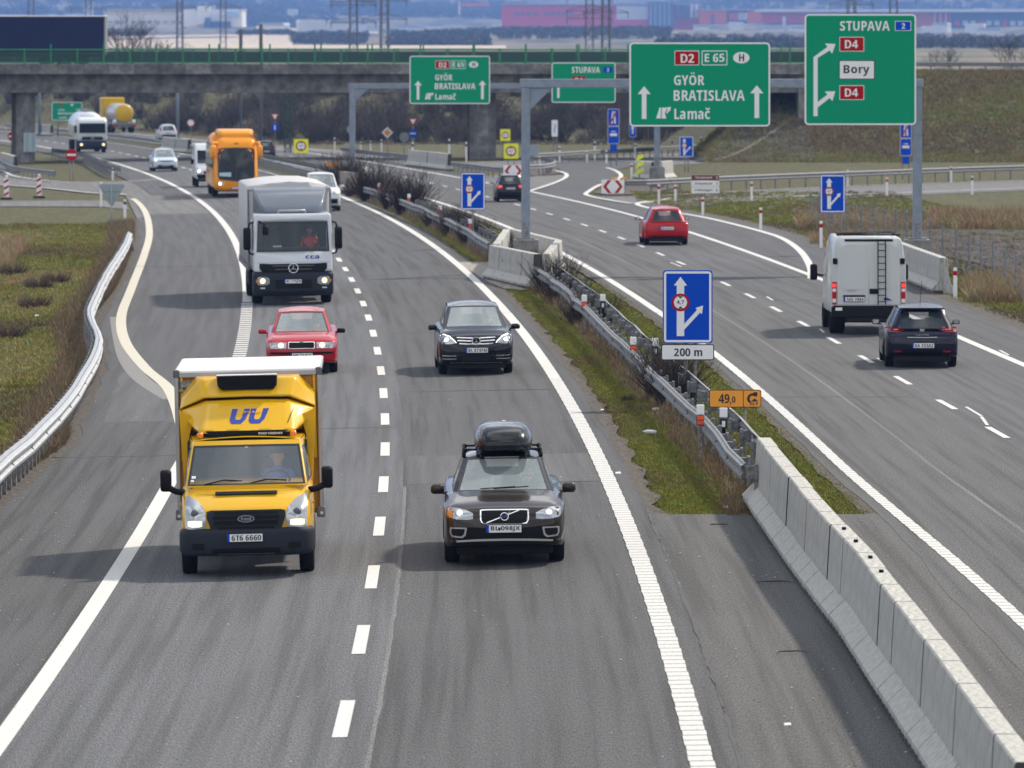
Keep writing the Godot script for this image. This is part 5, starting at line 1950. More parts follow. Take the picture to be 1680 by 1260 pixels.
func cabin(t: Node3D, S: Dictionary) -> void:
	var g: Dictionary = S.gh
	var v := func(k: String, s: float) -> Vector3: return Vector3(g[k][0] * s, g[k][1], g[k][2])
	var glass: String = S.get("glass", "glass")
	var st := ns(true)
	glazed(t, st, [v.call("fb", -1), v.call("fb", 1), v.call("fr", 1), v.call("fr", -1)], Vector3(0, 0.015, g.get("bulge", 0.10)), g.get("mu", 0.045), 0.0, g.get("mt", 0.03), glass, "windscreen")
	glazed(t, st, [v.call("rb", 1), v.call("rb", -1), v.call("rr", -1), v.call("rr", 1)], Vector3(0, 0.01, -g.get("rbulge", 0.06)), g.get("rmu", 0.09), g.get("rmb", 0.04), g.get("rmt", 0.10), S.get("rear_glass", glass), "rear_window")
	glazed(t, st, [v.call("fb", 1), v.call("rb", 1), v.call("rr", 1), v.call("fr", 1)], Vector3(0.02, 0.0, 0), 0.03, 0.0, 0.10, glass, "side_window", g.get("stops", [0.47, 0.50, 0.80]))
	glazed(t, st, [v.call("rb", -1), v.call("fb", -1), v.call("fr", -1), v.call("rr", -1)], Vector3(-0.02, 0.0, 0), 0.03, 0.0, 0.10, glass, "side_window", [1 - g.get("stops", [0.47, 0.50, 0.80])[2], 0.50, 0.53])
	# roof: crowned sheet from header to header
	var fl: Vector3 = v.call("fr", -1)
	var fR: Vector3 = v.call("fr", 1)
	var rl: Vector3 = v.call("rr", -1)
	var rR: Vector3 = v.call("rr", 1)
	var crown: float = g.get("crown", 0.05)
	var n := 8
	var m := 6
	var P := func(u: float, w: float) -> Vector3:
		var p := fl.lerp(fR, u).lerp(rl.lerp(rR, u), w)
		var z := (g.get("bulge", 0.10) as float) * (1 - w) - (g.get("rbulge", 0.06) as float) * w
		p.z += z * 4.0 * u * (1 - u)
		p.y += crown * (1.0 - pow(absf(2 * u - 1), 2.5)) * (0.25 + 0.75 * sin(PI * clampf(w, 0.0, 1.0))) + g.get("arch", 0.04) * sin(PI * w) + 0.015 * 4 * u * (1 - u)
		return p
	for i in n:
		for j in m:
			var a := float(i) / n
			var b := float(i + 1) / n
			var e := float(j) / m
			var f := float(j + 1) / m
			q4(st, P.call(a, e), P.call(b, e), P.call(b, f), P.call(a, f))
	obj("roof", st, S.get("roof_paint", S.paint), t)
	# inside: dashboard, seats, steering wheel
	var zb: float = g.fb[2]
	var yb: float = g.fb[1]
	st = ns()
	box(st, Vector3(0, yb - 0.08, zb - 0.38), Vector3(g.fb[0] * 1.8, 0.14, 0.5), 0.05)
	obj("dashboard", st, mats.dash, t)
	for q in [[-0.38, -1.12, 0.0], [0.38, -1.12, 0.0], [0.0, -2.0, 1.0]]:
		if zb + q[1] < g.rb[2] + 0.25:
			continue
		st = ns()
		var w: float = 0.5 if q[2] == 0.0 else g.fb[0] * 1.7
		box(st, Vector3(q[0], yb - 0.12, zb + q[1] - 0.18), Vector3(w, 0.66, 0.16), 0.05, Basis(Vector3.RIGHT, -0.2))
		for hx in ([0.0] if q[2] == 0.0 else [-0.4, 0.4]):
			box(st, Vector3(q[0] + hx, yb + 0.29, zb + q[1] - 0.27), Vector3(0.27, 0.19, 0.10), 0.04)
		box(st, Vector3(q[0], yb - 0.46, zb + q[1] + 0.1), Vector3(w, 0.16, 0.5), 0.05)
		obj("seat", st, mats.seat_cloth, t)
	var ring := []
	for k in 17:
		var a := TAU * k / 16
		ring.append(Vector3(g.get("driver", 0.37) + cos(a) * 0.18, yb + 0.02 + sin(a) * 0.165, zb - 0.62 - sin(a) * 0.07))
	st = ns(true)
	tube(st, ring, 0.017, 6, false)
	obj("steering_wheel", st, mats.black_plastic, t)

func mirror_pair(t: Node3D, x: float, y: float, z: float, mat: Material, w := 0.19, h := 0.14, mat_left: Material = null) -> void:
	for s in [-1.0, 1.0]:
		var st := ns(true)
		var rings := []
		for e in [[0.0, 0.75], [0.03, 0.96], [0.07, 1.0], [0.10, 0.8], [0.125, 0.45]]:
			var r := PackedVector3Array()
			for p in rr(w * e[1], h * e[1], h * e[1] * 0.36):
				r.append(Vector3(s * x + p.x, y + p.y - absf(p.x) * 0.12, z + e[0]))
			rings.append(r)
		loft(st, rings)
		box(st, Vector3(s * (x - w * 0.55), y - h * 0.42, z + 0.05), Vector3(w * 0.5, 0.04, 0.06), 0.01)
		var o := obj("mirror", st, mat if s < 0 or mat_left == null else mat_left, t)
		st = ns()
		prism(st, rr(w * 0.7, h * 0.72, 0.02, s * x, y), z - 0.008, z + 0.0)
		obj("mirror_glass", st, pm("mirror_face", 0.7, 0.72, 0.75, 0.05, 1.0), o)

func roundel(t: Node3D, called: String, x: float, y: float, z: float, r: float, front := true) -> MeshInstance3D:      # three-pointed star in a ring
	var st := ns()
	var ring := []
	for k in 25:
		var a := TAU * k / 24
		ring.append(Vector3(x + cos(a) * r, y + sin(a) * r, z))
	tube(st, ring, r * 0.10, 5, false)
	for k in 3:
		var a := PI / 2 + TAU * k / 3
		var u := Vector2(cos(a), sin(a))
		var v := Vector2(-u.y, u.x)
		prism(st, PackedVector2Array([Vector2(x, y) - v * r * 0.16, Vector2(x, y) + u * r * 0.98, Vector2(x, y) + v * r * 0.16]), z - 0.006, z + 0.008)
	return obj(called, st, mats.chrome, t)

func lamp(t: Node3D, called: String, tris: Array, cols: Array, off: float, bulb: Array, e: String, front := true) -> void:
	panel(t, called, tris, mats.lamp_housing if front else mats.lens_red, cols, off, front, true, 4)
	for s in [-1.0, 1.0]:
		var z := hit(tris, bulb[0] * s, bulb[1], front)
		if is_nan(z):
			continue
		var st := ns(true)
		var sg := 1.0 if front else -1.0
		lathe(st, [[bulb[2], 0.0], [bulb[2] * 0.85, 0.018], [bulb[2] * 0.4, 0.03], [0.0, 0.033]], 14, Transform3D(Basis(Vector3.RIGHT, PI / 2 * sg), Vector3(bulb[0] * s, bulb[1], z + sg * (off - 0.004))))
		obj("bulb", st, mats[e], t)

func estate() -> void:      # dark brown estate car with a roof box
	var d := 88.9
	var p := at(826, 917)
	var S := {"rows": [[-2.42, .50, .78, .86, .74], [-2.38, .40, .92, 1.0, .84], [-2.2, .32, 1.0, 1.05, .90], [-1.2, .27, .99, 1.04, .925], [0.0, .25, .97, 1.04, .925], [.78, .25, .965, 1.06, .925], [1.05, .26, .95, 1.05, .925], [1.6, .28, .91, 1.0, .92], [2.0, .29, .87, .945, .90], [2.2, .30, .84, .90, .87], [2.32, .31, .80, .865, .83], [2.39, .33, .73, .80, .78], [2.42, .36, .66, .72, .74]],
		"wr": 0.345, "ww": 0.235, "zf": 1.46, "zr": -1.35, "track": 0.905, "paint": paint("estate_brown", 0.028, 0.0195, 0.0145, 0.28, 0.2),
		"gh": {"fb": [.765, 1.02, .98], "fr": [.60, 1.46, .12], "rr": [.585, 1.46, -1.95], "rb": [.74, 1.02, -2.30], "bulge": 0.13, "mt": 0.0}, "roof_paint": paint("estate_roof", 0.012, 0.012, 0.013, 0.2)}
	p.z -= 1.46 - 0.34
	var t := thing("estate_car", "dark brown estate car with chrome framed grille carrying a black roof box", "car", p, turn(d))
	t.rotation.z = 0.012
	var tr := car_body(t, S)
	cabin(t, S)
	# nose
	panel(t, "lower_bumper", tr, mats.black_plastic, [[-.84, .36, .60], [-.60, .33, .60], [0, .33, .56], [.60, .33, .60], [.84, .36, .60]], 0.008)
	panel(t, "grille_frame", tr, mats.chrome, [[-.365, .70, .845], [-.335, .645, .853], [-.25, .63, .855], [.25, .63, .855], [.335, .645, .853], [.365, .70, .845]], 0.016)
	panel(t, "grille", tr, mats.grille_black, [[-.345, .70, .832], [-.32, .66, .838], [-.24, .645, .84], [.24, .645, .84], [.32, .66, .838], [.345, .70, .832]], 0.021)
	var st := ns()
	var a := Vector3(-.27, .655, hit(tr, -.27, .66, true) + .034)
	var b := Vector3(.22, .835, hit(tr, .22, .83, true) + .034)
	tube(st, [a, b], 0.013, 6)
	obj("grille_bar", st, mats.chrome, t)
	var zc := hit(tr, 0, .745, true)
	var ring := []
	for k in 25:
		ring.append(Vector3(cos(TAU * k / 24) * .058, .748 + sin(TAU * k / 24) * .055, zc + .04))
	st = ns(true)
	tube(st, ring, 0.012, 6, false)
	var em := obj("emblem", st, mats.chrome, t)
	st = ns()
	prism(st, rr(.105, .028, .006, 0, .748), zc + .036, zc + .046)
	obj("emblem_bar", st, pm("emblem_blue", 0.03, 0.04, 0.22, 0.3), em)
	st = ns()
	prism(st, pv([.040, .80, .085, .80, .082, .842]), zc + .034, zc + .046)
	obj("emblem_arrow", st, mats.chrome, em)
	lamp(t, "headlight", tr, [[-.845, .765, .855], [-.82, .735, .875], [-.70, .712, .872], [-.56, .705, .842], [-.47, .715, .80]], 0.012, [.665, .80, .045], "lamp_white")
	panel(t, "indicator", tr, mats.lens_amber, [[-.855, .77, .85], [-.82, .735, .873], [-.775, .735, .86]], 0.018, true, false)
	panel(t, "fog_lamp_frame", tr, pm("satin_silver", .42, .42, .42, .35, .5), [[-.82, .50, .585], [-.79, .45, .595], [-.63, .435, .592], [-.585, .47, .59], [-.565, .56, .59]], 0.020, true, true)
	panel(t, "fog_lamp", tr, mats.grille_black, [[-.795, .50, .565], [-.77, .475, .575], [-.65, .46, .572], [-.61, .49, .57], [-.595, .55, .57]], 0.026, true, true)
	panel(t, "skid_plate", tr, mats.satin_silver, [[-.72, .375, .40], [-.4, .385, .415], [0, .39, .42], [.4, .385, .415], [.72, .375, .40]], 0.03)
	plate(t, "BL 098JX", Vector3(-.01, .568, hit(tr, 0, .57, true) + .028))
	st = ns()
	prism(st, pv([-.018, .02, .018, .02, .018, -.01, 0, -.03, -.018, -.01]), -.002, .003, Transform3D(Basis.IDENTITY, Vector3(-.078, .568, hit(tr, 0, .57, true) + .044)))
	obj("plate_crest", st, mats.sign_black, t)
	for s in [-1, 1]:        # bonnet creases and wipers
		st = ns(true)
		var pts := []
		for k in 7:
			var f := k / 6.0
			var x: float = s * lerpf(.36, .44, f)
			pts.append(Vector3(x, lerpf(.872, 1.038, f) - 0.004, lerpf(2.20, 1.06, f)))
		tube(st, pts, [.012, .016, .018, .018, .018, .016, .010], 6)
		obj("bonnet_crease", st, S.paint, t)
		st = ns()
		tube(st, [Vector3(s * .1 - .25, 1.065, 1.10), Vector3(s * .1 + .28, 1.09, 1.08)], 0.009, 5)
		obj("wiper", st, mats.black_plastic, t)
	mirror_pair(t, 1.0, 1.045, .62, S.paint, .205, .15)
	# rails and bars on the roof
	for s in [-1.0, 1.0]:
		st = ns(true)
		tube(st, [Vector3(s * .60, 1.475, .0), Vector3(s * .60, 1.545, -.12), Vector3(s * .59, 1.56, -.9), Vector3(s * .585, 1.545, -1.7), Vector3(s * .58, 1.475, -1.85)], 0.02, 8)
		obj("roof_rail", st, mats.black_plastic, t)
	for z in [-.25, -1.15]:
		st = ns()
		box(st, Vector3(0, 1.565, z), Vector3(1.12, .03, .06), .012)
		for s in [-1, 1]:
			box(st, Vector3(s * .575, 1.56, z), Vector3(.08, .06, .10), .02)
		obj("roof_bar", st, mats.black_plastic, t)
	driver(t, Vector3(.37, 0.44, -.22), [0.05, 0.05, 0.06], 1.02)
	# roof box, lifted off it is a thing of its own
	var q := Basis(Vector3.UP, turn(d))
	var rb := thing("roof_box", "glossy black roof box strapped on the dark brown estate car", "roof box", p + q * Vector3(0, 1.505, -.70), turn(d))
	rb.rotation.z = 0.012
	st = ns(true)
	var rings := []
	for e in [[-1.05, .52, .10, .20], [-1.0, .74, .06, .30], [-.7, .92, .04, .36], [0.0, .98, .03, .38], [.55, .95, .03, .37], [.85, .86, .04, .32], [1.02, .74, .07, .25], [1.09, .58, .10, .185], [1.11, .44, .12, .165]]:
		var hw: float = e[1] * .47
		var y0: float = e[2]
		var y1: float = e[3] * 1.18
		var r := PackedVector3Array()
		var hp := [[0.0, y0], [.72, y0], [.94, y0 + .04], [1.0, y0 + (y1 - y0) * .40], [.97, y0 + (y1 - y0) * .62], [.80, y0 + (y1 - y0) * .90], [.58, y1], [0.0, y1 + .012]]
		for k in hp:
			r.append(Vector3(k[0] * hw, k[1], e[0]))
		for k in range(hp.size() - 2, 0, -1):
			r.append(Vector3(-hp[k][0] * hw, hp[k][1], e[0]))
		rings.append(r)
	loft(st, rings)
	obj("shell", st, paint("roof_box_black", 0.010, 0.011, 0.013, 0.22), rb)
	for s in [-1.0, 1.0]:
		st = ns()
		tube(st, [Vector3(s * .405, .20, .80), Vector3(s * .435, .185, .2), Vector3(s * .435, .185, -.7)], 0.009, 5)
		obj("lid_seam", st, mats.frit, rb)
		st = ns()
		tube(st, [Vector3(s * .24, .285, 1.02), Vector3(s * .25, .385, .72), Vector3(s * .26, .402, -.1)], 0.008, 5)
		obj("lid_rib", st, mats.roof_box_black, rb)

func mpv() -> void:        # black compact people carrier
	var p := at(776, 611)
	var S := {"rows": [[-2.18, .50, .80, .9, .70], [-2.12, .36, .98, 1.05, .82], [-1.9, .28, 1.06, 1.1, .87], [-1.0, .24, 1.05, 1.10, .893], [0, .22, 1.03, 1.12, .893], [.85, .22, 1.02, 1.14, .893], [1.1, .22, 1.0, 1.12, .893], [1.6, .23, .95, 1.04, .885], [1.9, .25, .89, .965, .865], [2.05, .26, .83, .90, .83], [2.13, .28, .76, .83, .78], [2.18, .32, .66, .74, .71]],
		"wr": 0.32, "ww": 0.215, "zf": 1.36, "zr": -1.34, "track": 0.875, "paint": paint("mpv_black", 0.006, 0.0065, 0.011, 0.25),
		"gh": {"fb": [.76, 1.08, 1.12], "fr": [.60, 1.53, .22], "rr": [.575, 1.53, -1.75], "rb": [.73, 1.08, -2.05], "bulge": 0.12, "mt": 0.0}}
	p.z -= 1.36 - 0.32
	var t := thing("compact_mpv", "black compact people carrier with three-bar chrome grille in the fast lane", "car", p, turn(140) + 0.012)
	t.rotation.z = 0.012
	var tr := car_body(t, S)
	cabin(t, S)
	for q in [[.865, .885, .455], [.795, .82, .44], [.725, .748, .40]]:
		panel(t, "grille_bar", tr, mats.chrome, [[-q[2], q[0] + .012, q[1] + .012], [-.2, q[0], q[1]], [0, q[0] - .006, q[1] - .006], [.2, q[0], q[1]], [q[2], q[0] + .012, q[1] + .012]], 0.026)
	panel(t, "grille", tr, mats.grille_black, [[-.47, .84, .89], [-.40, .73, .89], [0, .70, .885], [.40, .73, .89], [.47, .84, .89]], 0.012)
	var zc := hit(tr, 0, .80, true)
	var st := ns()
	prism(st, disc(.115, 0, .795, 24), zc + .02, zc + .036)
	obj("badge_ground", st, mats.grille_black, t)
	roundel(t, "emblem", 0, .795, zc + .045, .095)
	lamp(t, "headlight", tr, [[-.845, .80, .90], [-.80, .745, .945], [-.66, .735, .93], [-.54, .745, .86], [-.475, .765, .80]], 0.010, [.70, .825, .055], "lamp_white")
	panel(t, "daylight_strip", tr, mats.lamp_white, [[-.83, .912, .925], [-.75, .945, .958], [-.62, .905, .918], [-.50, .797, .812], [-.465, .752, .766]], 0.018, true, true)
	panel(t, "air_intake", tr, mats.grille_black, [[-.34, .33, .46], [.34, .33, .46]], 0.012)
	panel(t, "fog_lamp_trim", tr, mats.chrome, [[-.80, .455, .478], [-.62, .448, .470], [-.47, .452, .468]], 0.02, true, true)
	panel(t, "fog_lamp_trim", tr, mats.satin_silver, [[-.80, .385, .40], [-.62, .378, .392], [-.47, .382, .392]], 0.018, true, true)
	panel(t, "bumper_lip", tr, mats.satin_silver, [[-.62, .285, .298], [0, .285, .30], [.62, .285, .298]], 0.014)
	plate(t, "BL 873FM", Vector3(0.01, .585, hit(tr, 0, .585, true) + .03))
	mirror_pair(t, .985, 1.08, .78, S.paint, .21, .13)
	driver(t, Vector3(.36, 0.50, -.02), [0.09, 0.09, 0.10], 0.98)

func saloon() -> void:       # red saloon half hidden behind the delivery van
	var p := at(493.5, 610)
	var S := {"rows": [[-2.22, .52, .78, .86, .72], [-2.15, .36, .92, 1.0, .80], [-1.7, .28, .97, 1.02, .855], [-1.0, .25, .95, 1.0, .865], [0, .22, .93, .98, .865], [.8, .22, .92, .98, .865], [1.05, .23, .91, .97, .865], [1.6, .25, .86, .92, .86], [1.95, .26, .80, .865, .845], [2.12, .27, .76, .82, .82], [2.20, .30, .68, .74, .79], [2.24, .34, .58, .66, .76]],
		"wr": 0.305, "ww": 0.20, "zf": 1.32, "zr": -1.2, "track": 0.85, "paint": paint("saloon_red", 0.40, 0.012, 0.022, 0.3),
		"gh": {"fb": [.72, .95, 1.0], "fr": [.56, 1.40, .18], "rr": [.55, 1.40, -1.1], "rb": [.69, .97, -1.75], "bulge": 0.09, "mt": 0.03}}
	p.z -= 1.32 - 0.30
	var t := thing("red_saloon", "red saloon car with lit headlights partly hidden by the yellow delivery van", "car", p, turn(140))
	t.rotation.z = 0.012
	var tr := car_body(t, S)
	cabin(t, S)
	panel(t, "grille", tr, mats.chrome, [[-.315, .635, .765], [-.29, .62, .78], [.29, .62, .78], [.315, .635, .765]], 0.014)
	panel(t, "grille_mesh", tr, mats.grille_black, [[-.30, .645, .755], [-.28, .632, .766], [.28, .632, .766], [.30, .645, .755]], 0.020)
	var st := ns()
	prism(st, disc(.04, 0, .77, 14), hit(tr, 0, .77, true) + .01, hit(tr, 0, .77, true) + .03)
	obj("emblem", st, mats.chrome, t)
	lamp(t, "headlight", tr, [[-.80, .64, .74], [-.74, .625, .765], [-.50, .622, .768], [-.36, .63, .765]], 0.012, [.49, .69, .07], "lamp_warm")
	panel(t, "bumper_strip", tr, mats.black_plastic, [[-.83, .50, .545], [-.5, .49, .54], [0, .49, .54], [.5, .49, .54], [.83, .50, .545]], 0.012)
	panel(t, "air_intake", tr, mats.grille_black, [[-.42, .34, .43], [.42, .34, .43]], 0.012)
	plate(t, "NR 214CK", Vector3(0, .455, hit(tr, 0, .46, true) + .03))
	mirror_pair(t, .945, .975, .72, mats.black_plastic, .20, .115)
	var ml: MeshInstance3D = t.find_child("mirror", true, false)
	if ml:
		ml.material_override = S.paint
	driver(t, Vector3(.35, 0.38, -.10), [0.25, 0.25, 0.26], 0.98)

# ---------------------------------------------------------------- cars seen from behind
func rear_car(called: String, label: String, px_: Vector2, W: float, H: float, paintm: StandardMaterial3D, kind: int, yaw: float, word: String, roof: StandardMaterial3D = null, k := 1.0) -> Node3D:
	var p := at(px_.x, px_.y)
	var hw := W * 0.5
	var yb := H * 0.63
	var S := {"rows": [[-2.12, .42, H * .44, H * .48, hw * .80], [-2.09, .36, H * .52, H * .56, hw * .88], [-2.0, .30, H * .60, H * .62, hw * .96], [-1.7, .26, H * .635, H * .65, hw * .99], [-1.0, .23, H * .635, H * .66, hw], [0, .21, H * .62, H * .66, hw], [.85, .21, H * .61, H * .665, hw], [1.1, .21, H * .60, H * .65, hw], [1.6, .23, H * .56, H * .61, hw * .98], [1.9, .25, H * .51, H * .555, hw * .93], [2.05, .30, H * .44, H * .48, hw * .84], [2.1, .36, H * .38, H * .42, hw * .76]],
		"wr": 0.315, "ww": 0.215, "zf": 1.30, "zr": -1.27, "track": hw - 0.02, "paint": paintm,
		"gh": {"fb": [hw * .84, yb, 1.05], "fr": [hw * (.62 if kind < 2 else .66), H - .06, .20], "rr": [hw * (.60 if kind < 2 else .66), H - .06, -1.62], "rb": [hw * .86, yb + .01, -1.98], "bulge": 0.10, "rbulge": 0.09, "rmu": 0.11, "rmb": 0.02, "rmt": 0.14, "stops": [.44, .47, .80]},
		"glass": "glass_mid", "rear_glass": "glass_thin"}
	if roof:
		S.roof_paint = roof
	p.z -= 1.30 * 0.0
	# the rear wheels stand on the pixel
	var t := thing(called, label, "car", p, yaw + PI)
	t.position += t.basis * Vector3(0, 0, 1.27 - 0.28)
	t.scale = Vector3(k, k, k)
	var tr := car_body(t, S)
	cabin(t, S)
	match kind:
		0:     # dark blue hatchback
			lamp(t, "tail_light", tr, [[-hw * .97, .90, .955], [-hw * .90, .865, .985], [-hw * .66, .865, .98], [-hw * .48, .895, .955]], 0.012, [hw * .70, .915, .05], "lamp_brake", false)
			panel(t, "rear_reflector", tr, mats.lens_red, [[-.68, .385, .425], [-.50, .39, .42]], 0.014, false, true)
			panel(t, "boot_trim", tr, mats.satin_silver, [[-.36, .735, .750], [0, .728, .743], [.36, .735, .750]], 0.014, false)
			panel(t, "lower_bumper", tr, mats.black_plastic, [[-.70, .33, .40], [-.4, .30, .37], [.4, .30, .37], [.70, .33, .40]], 0.010, false)
			var z := hit(tr, 0, .90, false)
			var st := ns()
			prism(st, rr(.105, .105, .03, 0, .905), z - .022, z - .004)
			obj("emblem", st, mats.chrome, t)
			st = ns()
			text(st, "LEON", Vector3(0, .80, hit(tr, 0, .80, false) - .008), .30, .035, .006, true, Basis(Vector3.UP, PI))
			obj("badge_lettering", st, mats.chrome, t)
			plate(t, word, Vector3(-0.02, .545, hit(tr, 0, .545, false) - .025), false)
			st = ns()
			tube(st, [Vector3(0.02, H + .02, -1.45), Vector3(0.0, H + .62, -1.85)], 0.006, 5)
			obj("aerial", st, mats.black_plastic, t)
			st = ns()
			box(st, Vector3(0, H - .045, -1.78), Vector3(hw * 1.22, .035, .22), .012)
			obj("roof_spoiler", st, mats.mpv_black, t)
		1:     # red hatchback, all painted
			panel(t, "tail_light", tr, mats.lens_red, [[-hw * .95, .80, .87], [-hw * .80, .79, .90], [-hw * .60, .81, .88]], 0.010, false, true)
			panel(t, "lower_bumper", tr, mats.black_plastic, [[-.62, .31, .35], [.62, .31, .35]], 0.010, false)
			var z := hit(tr, 0, .93, false)
			var st := ns()
			prism(st, disc(.05, 0, .89, 16), z - .02, z - .004)
			obj("emblem", st, mats.chrome, t)
			plate(t, word, Vector3(0, .66, hit(tr, 0, .66, false) - .03), false)
		2:     # dark compact
			panel(t, "tail_light", tr, mats.lamp_brake, [[-hw * .96, .84, .98], [-hw * .80, .84, 1.0], [-hw * .62, .88, .98]], 0.012, false, true)
			panel(t, "lower_bumper", tr, mats.black_plastic, [[-.70, .33, .55], [.70, .33, .55]], 0.010, false)
			plate(t, word, Vector3(0, .80, hit(tr, 0, .80, false) - .03), false)
		3:     # tall far car
			panel(t, "tail_light", tr, mats.lens_red, [[-hw * .98, .85, 1.25], [-hw * .84, .85, 1.25]], 0.012, false, true)
			panel(t, "lower_bumper", tr, mats.black_plastic, [[-.72, .34, .62], [.72, .34, .62]], 0.010, false)
			plate(t, word, Vector3(0, .78, hit(tr, 0, .78, false) - .03), false)
	mirror_pair(t, hw + .10, yb + .06, .70, paintm if kind != 1 else mats.black_plastic, .18, .12)
	if kind < 3:
		driver(t, Vector3(.35, 0.42, -.10), [0.06, 0.07, 0.10], 0.96)
	return t

func far_front_car(called: String, label: String, cat: String, px_: Vector2, W: float, H: float, paintm: StandardMaterial3D, yaw: float, lampm: String, dark_low := false, k := 1.0) -> Node3D:
	var p := at(px_.x, px_.y)
	var hw := W * 0.5
	var yb := H * 0.64
	var S := {"rows": [[-2.0, .42, H * .5, H * .55, hw * .84], [-1.9, .30, H * .62, H * .65, hw * .95], [-1.0, .23, H * .63, H * .66, hw], [0, .21, H * .62, H * .66, hw], [.85, .21, H * .61, H * .665, hw], [1.1, .21, H * .60, H * .65, hw], [1.6, .23, H * .56, H * .60, hw * .98], [1.9, .26, H * .50, H * .55, hw * .93], [2.02, .29, H * .44, H * .48, hw * .87], [2.07, .34, H * .36, H * .41, hw * .80]],
		"wr": 0.315, "ww": 0.20, "zf": 1.28, "zr": -1.25, "track": hw - 0.02, "paint": paintm,
		"gh": {"fb": [hw * .84, yb, 1.05], "fr": [hw * .68, H - .05, .25], "rr": [hw * .66, H - .05, -1.5], "rb": [hw * .84, yb, -1.9]}}
	var t := thing(called, label, cat, p, yaw)
	t.position -= t.basis * Vector3(0, 0, 1.0)
	t.scale = Vector3(k, k, k)
	var tr := car_body(t, S)
	cabin(t, S)
	var y := H * .475
	panel(t, "grille", tr, mats.grille_black, [[-.42, y - .03, y + .03], [0, y - .06, y + .03], [.42, y - .03, y + .03]], 0.012)
	panel(t, "air_intake", tr, mats.grille_black if not dark_low else mats.black_plastic, [[-.55 if not dark_low else -hw * .88, .30, .44 if not dark_low else .62], [.55 if not dark_low else hw * .88, .30, .44 if not dark_low else .62]], 0.010)
	lamp(t, "headlight", tr, [[-hw * .94, y, y + .12], [-hw * .80, y - .04, y + .14], [-hw * .52, y - .03, y + .07]], 0.010, [hw * .76, y + .05, .075], lampm)
	plate(t, "BA 405HE", Vector3(0, .44, hit(tr, 0, .44, true) + .02))
	mirror_pair(t, hw + .10, yb + .05, .75, paintm, .18, .12)
	return t

# ---------------------------------------------------------------- the person at the wheel: one continuous surface from a field of joined, tapered limbs
var person_cache := {}

func limb(p: Vector3, a: Vector3, b: Vector3, ra: float, rb: float) -> float:
	var ab := b - a
	var h := clampf((p - a).dot(ab) / ab.length_squared(), 0.0, 1.0)
	return p.distance_to(a + ab * h) - lerpf(ra, rb, h)

func smin(a: float, b: float, k: float) -> float:
	var h := clampf(0.5 + 0.5 * (b - a) / k, 0.0, 1.0)
	return lerpf(b, a, h) - k * h * (1.0 - h)

func nets(st: SurfaceTool, bones: Array, lo: Vector3, hi: Vector3, c: float, k: float, color: Callable) -> void:
	var n := Vector3i(((hi - lo) / c).ceil()) + Vector3i.ONE
	var f := PackedFloat32Array()
	f.resize(n.x * n.y * n.z)
	f.fill(9.0)
	for b in bones:
		var R: float = maxf(b[2], b[3]) + k + c * 2.0
		var l := Vector3i(((((b[0] as Vector3).min(b[1]) - Vector3.ONE * R) - lo) / c).floor()).clamp(Vector3i.ZERO, n - Vector3i.ONE)
		var m := Vector3i(((((b[0] as Vector3).max(b[1]) + Vector3.ONE * R) - lo) / c).ceil()).clamp(Vector3i.ZERO, n - Vector3i.ONE)
		for z in range(l.z, m.z + 1):
			for y in range(l.y, m.y + 1):
				for x in range(l.x, m.x + 1):
					var i := (z * n.y + y) * n.x + x
					var v := limb(lo + Vector3(x, y, z) * c, b[0], b[1], b[2], b[3])
					f[i] = smin(f[i], v, k) if f[i] < 8.0 else v
	var id := {}
	var vs := PackedVector3Array()
	var off := [0, 1, n.x, n.x + 1, n.x * n.y, n.x * n.y + 1, n.x * n.y + n.x, n.x * n.y + n.x + 1]
	for z in n.z - 1:
		for y in n.y - 1:
			for x in n.x - 1:
				var i := (z * n.y + y) * n.x + x
				var neg := 0
				for o in off:
					if f[i + o] < 0.0:
						neg += 1
				if neg == 0 or neg == 8:
					continue
				var s := Vector3.ZERO
				var cnt := 0
				for e in [[0, 1], [2, 3], [4, 5], [6, 7], [0, 2], [1, 3], [4, 6], [5, 7], [0, 4], [1, 5], [2, 6], [3, 7]]:
					var a := f[i + off[e[0]]]
					var b := f[i + off[e[1]]]
					if (a < 0.0) == (b < 0.0):
						continue
					var u := a / (a - b)
					var pa := Vector3(e[0] & 1, (e[0] >> 1) & 1, e[0] >> 2)
					var pb := Vector3(e[1] & 1, (e[1] >> 1) & 1, e[1] >> 2)
					s += pa.lerp(pb, u)
					cnt += 1
				id[i] = vs.size()
				vs.append(lo + (Vector3(x, y, z) + s / cnt) * c)
	var st_q := [[1, n.x, n.x * n.y], [n.x, n.x * n.y, 1], [n.x * n.y, 1, n.x]]
	for i in id:
		for q in st_q:
			var j: int = i + q[0]
			var a := f[i]
			var b := f[j]
			if (a < 0.0) == (b < 0.0):
				continue
			var i1: int = i - q[1]
			var i2: int = i - q[2]
			var i3: int = i - q[1] - q[2]
			if not (id.has(i1) and id.has(i2) and id.has(i3)):
				continue
			var p := [vs[id[i]], vs[id[i1]], vs[id[i3]], vs[id[i2]]]
			var order := [0, 1, 2, 0, 2, 3] if a < 0.0 else [0, 2, 1, 0, 3, 2]
			for w in order:
				st.set_color(color.call(p[w]))
				st.add_vertex(p[w])

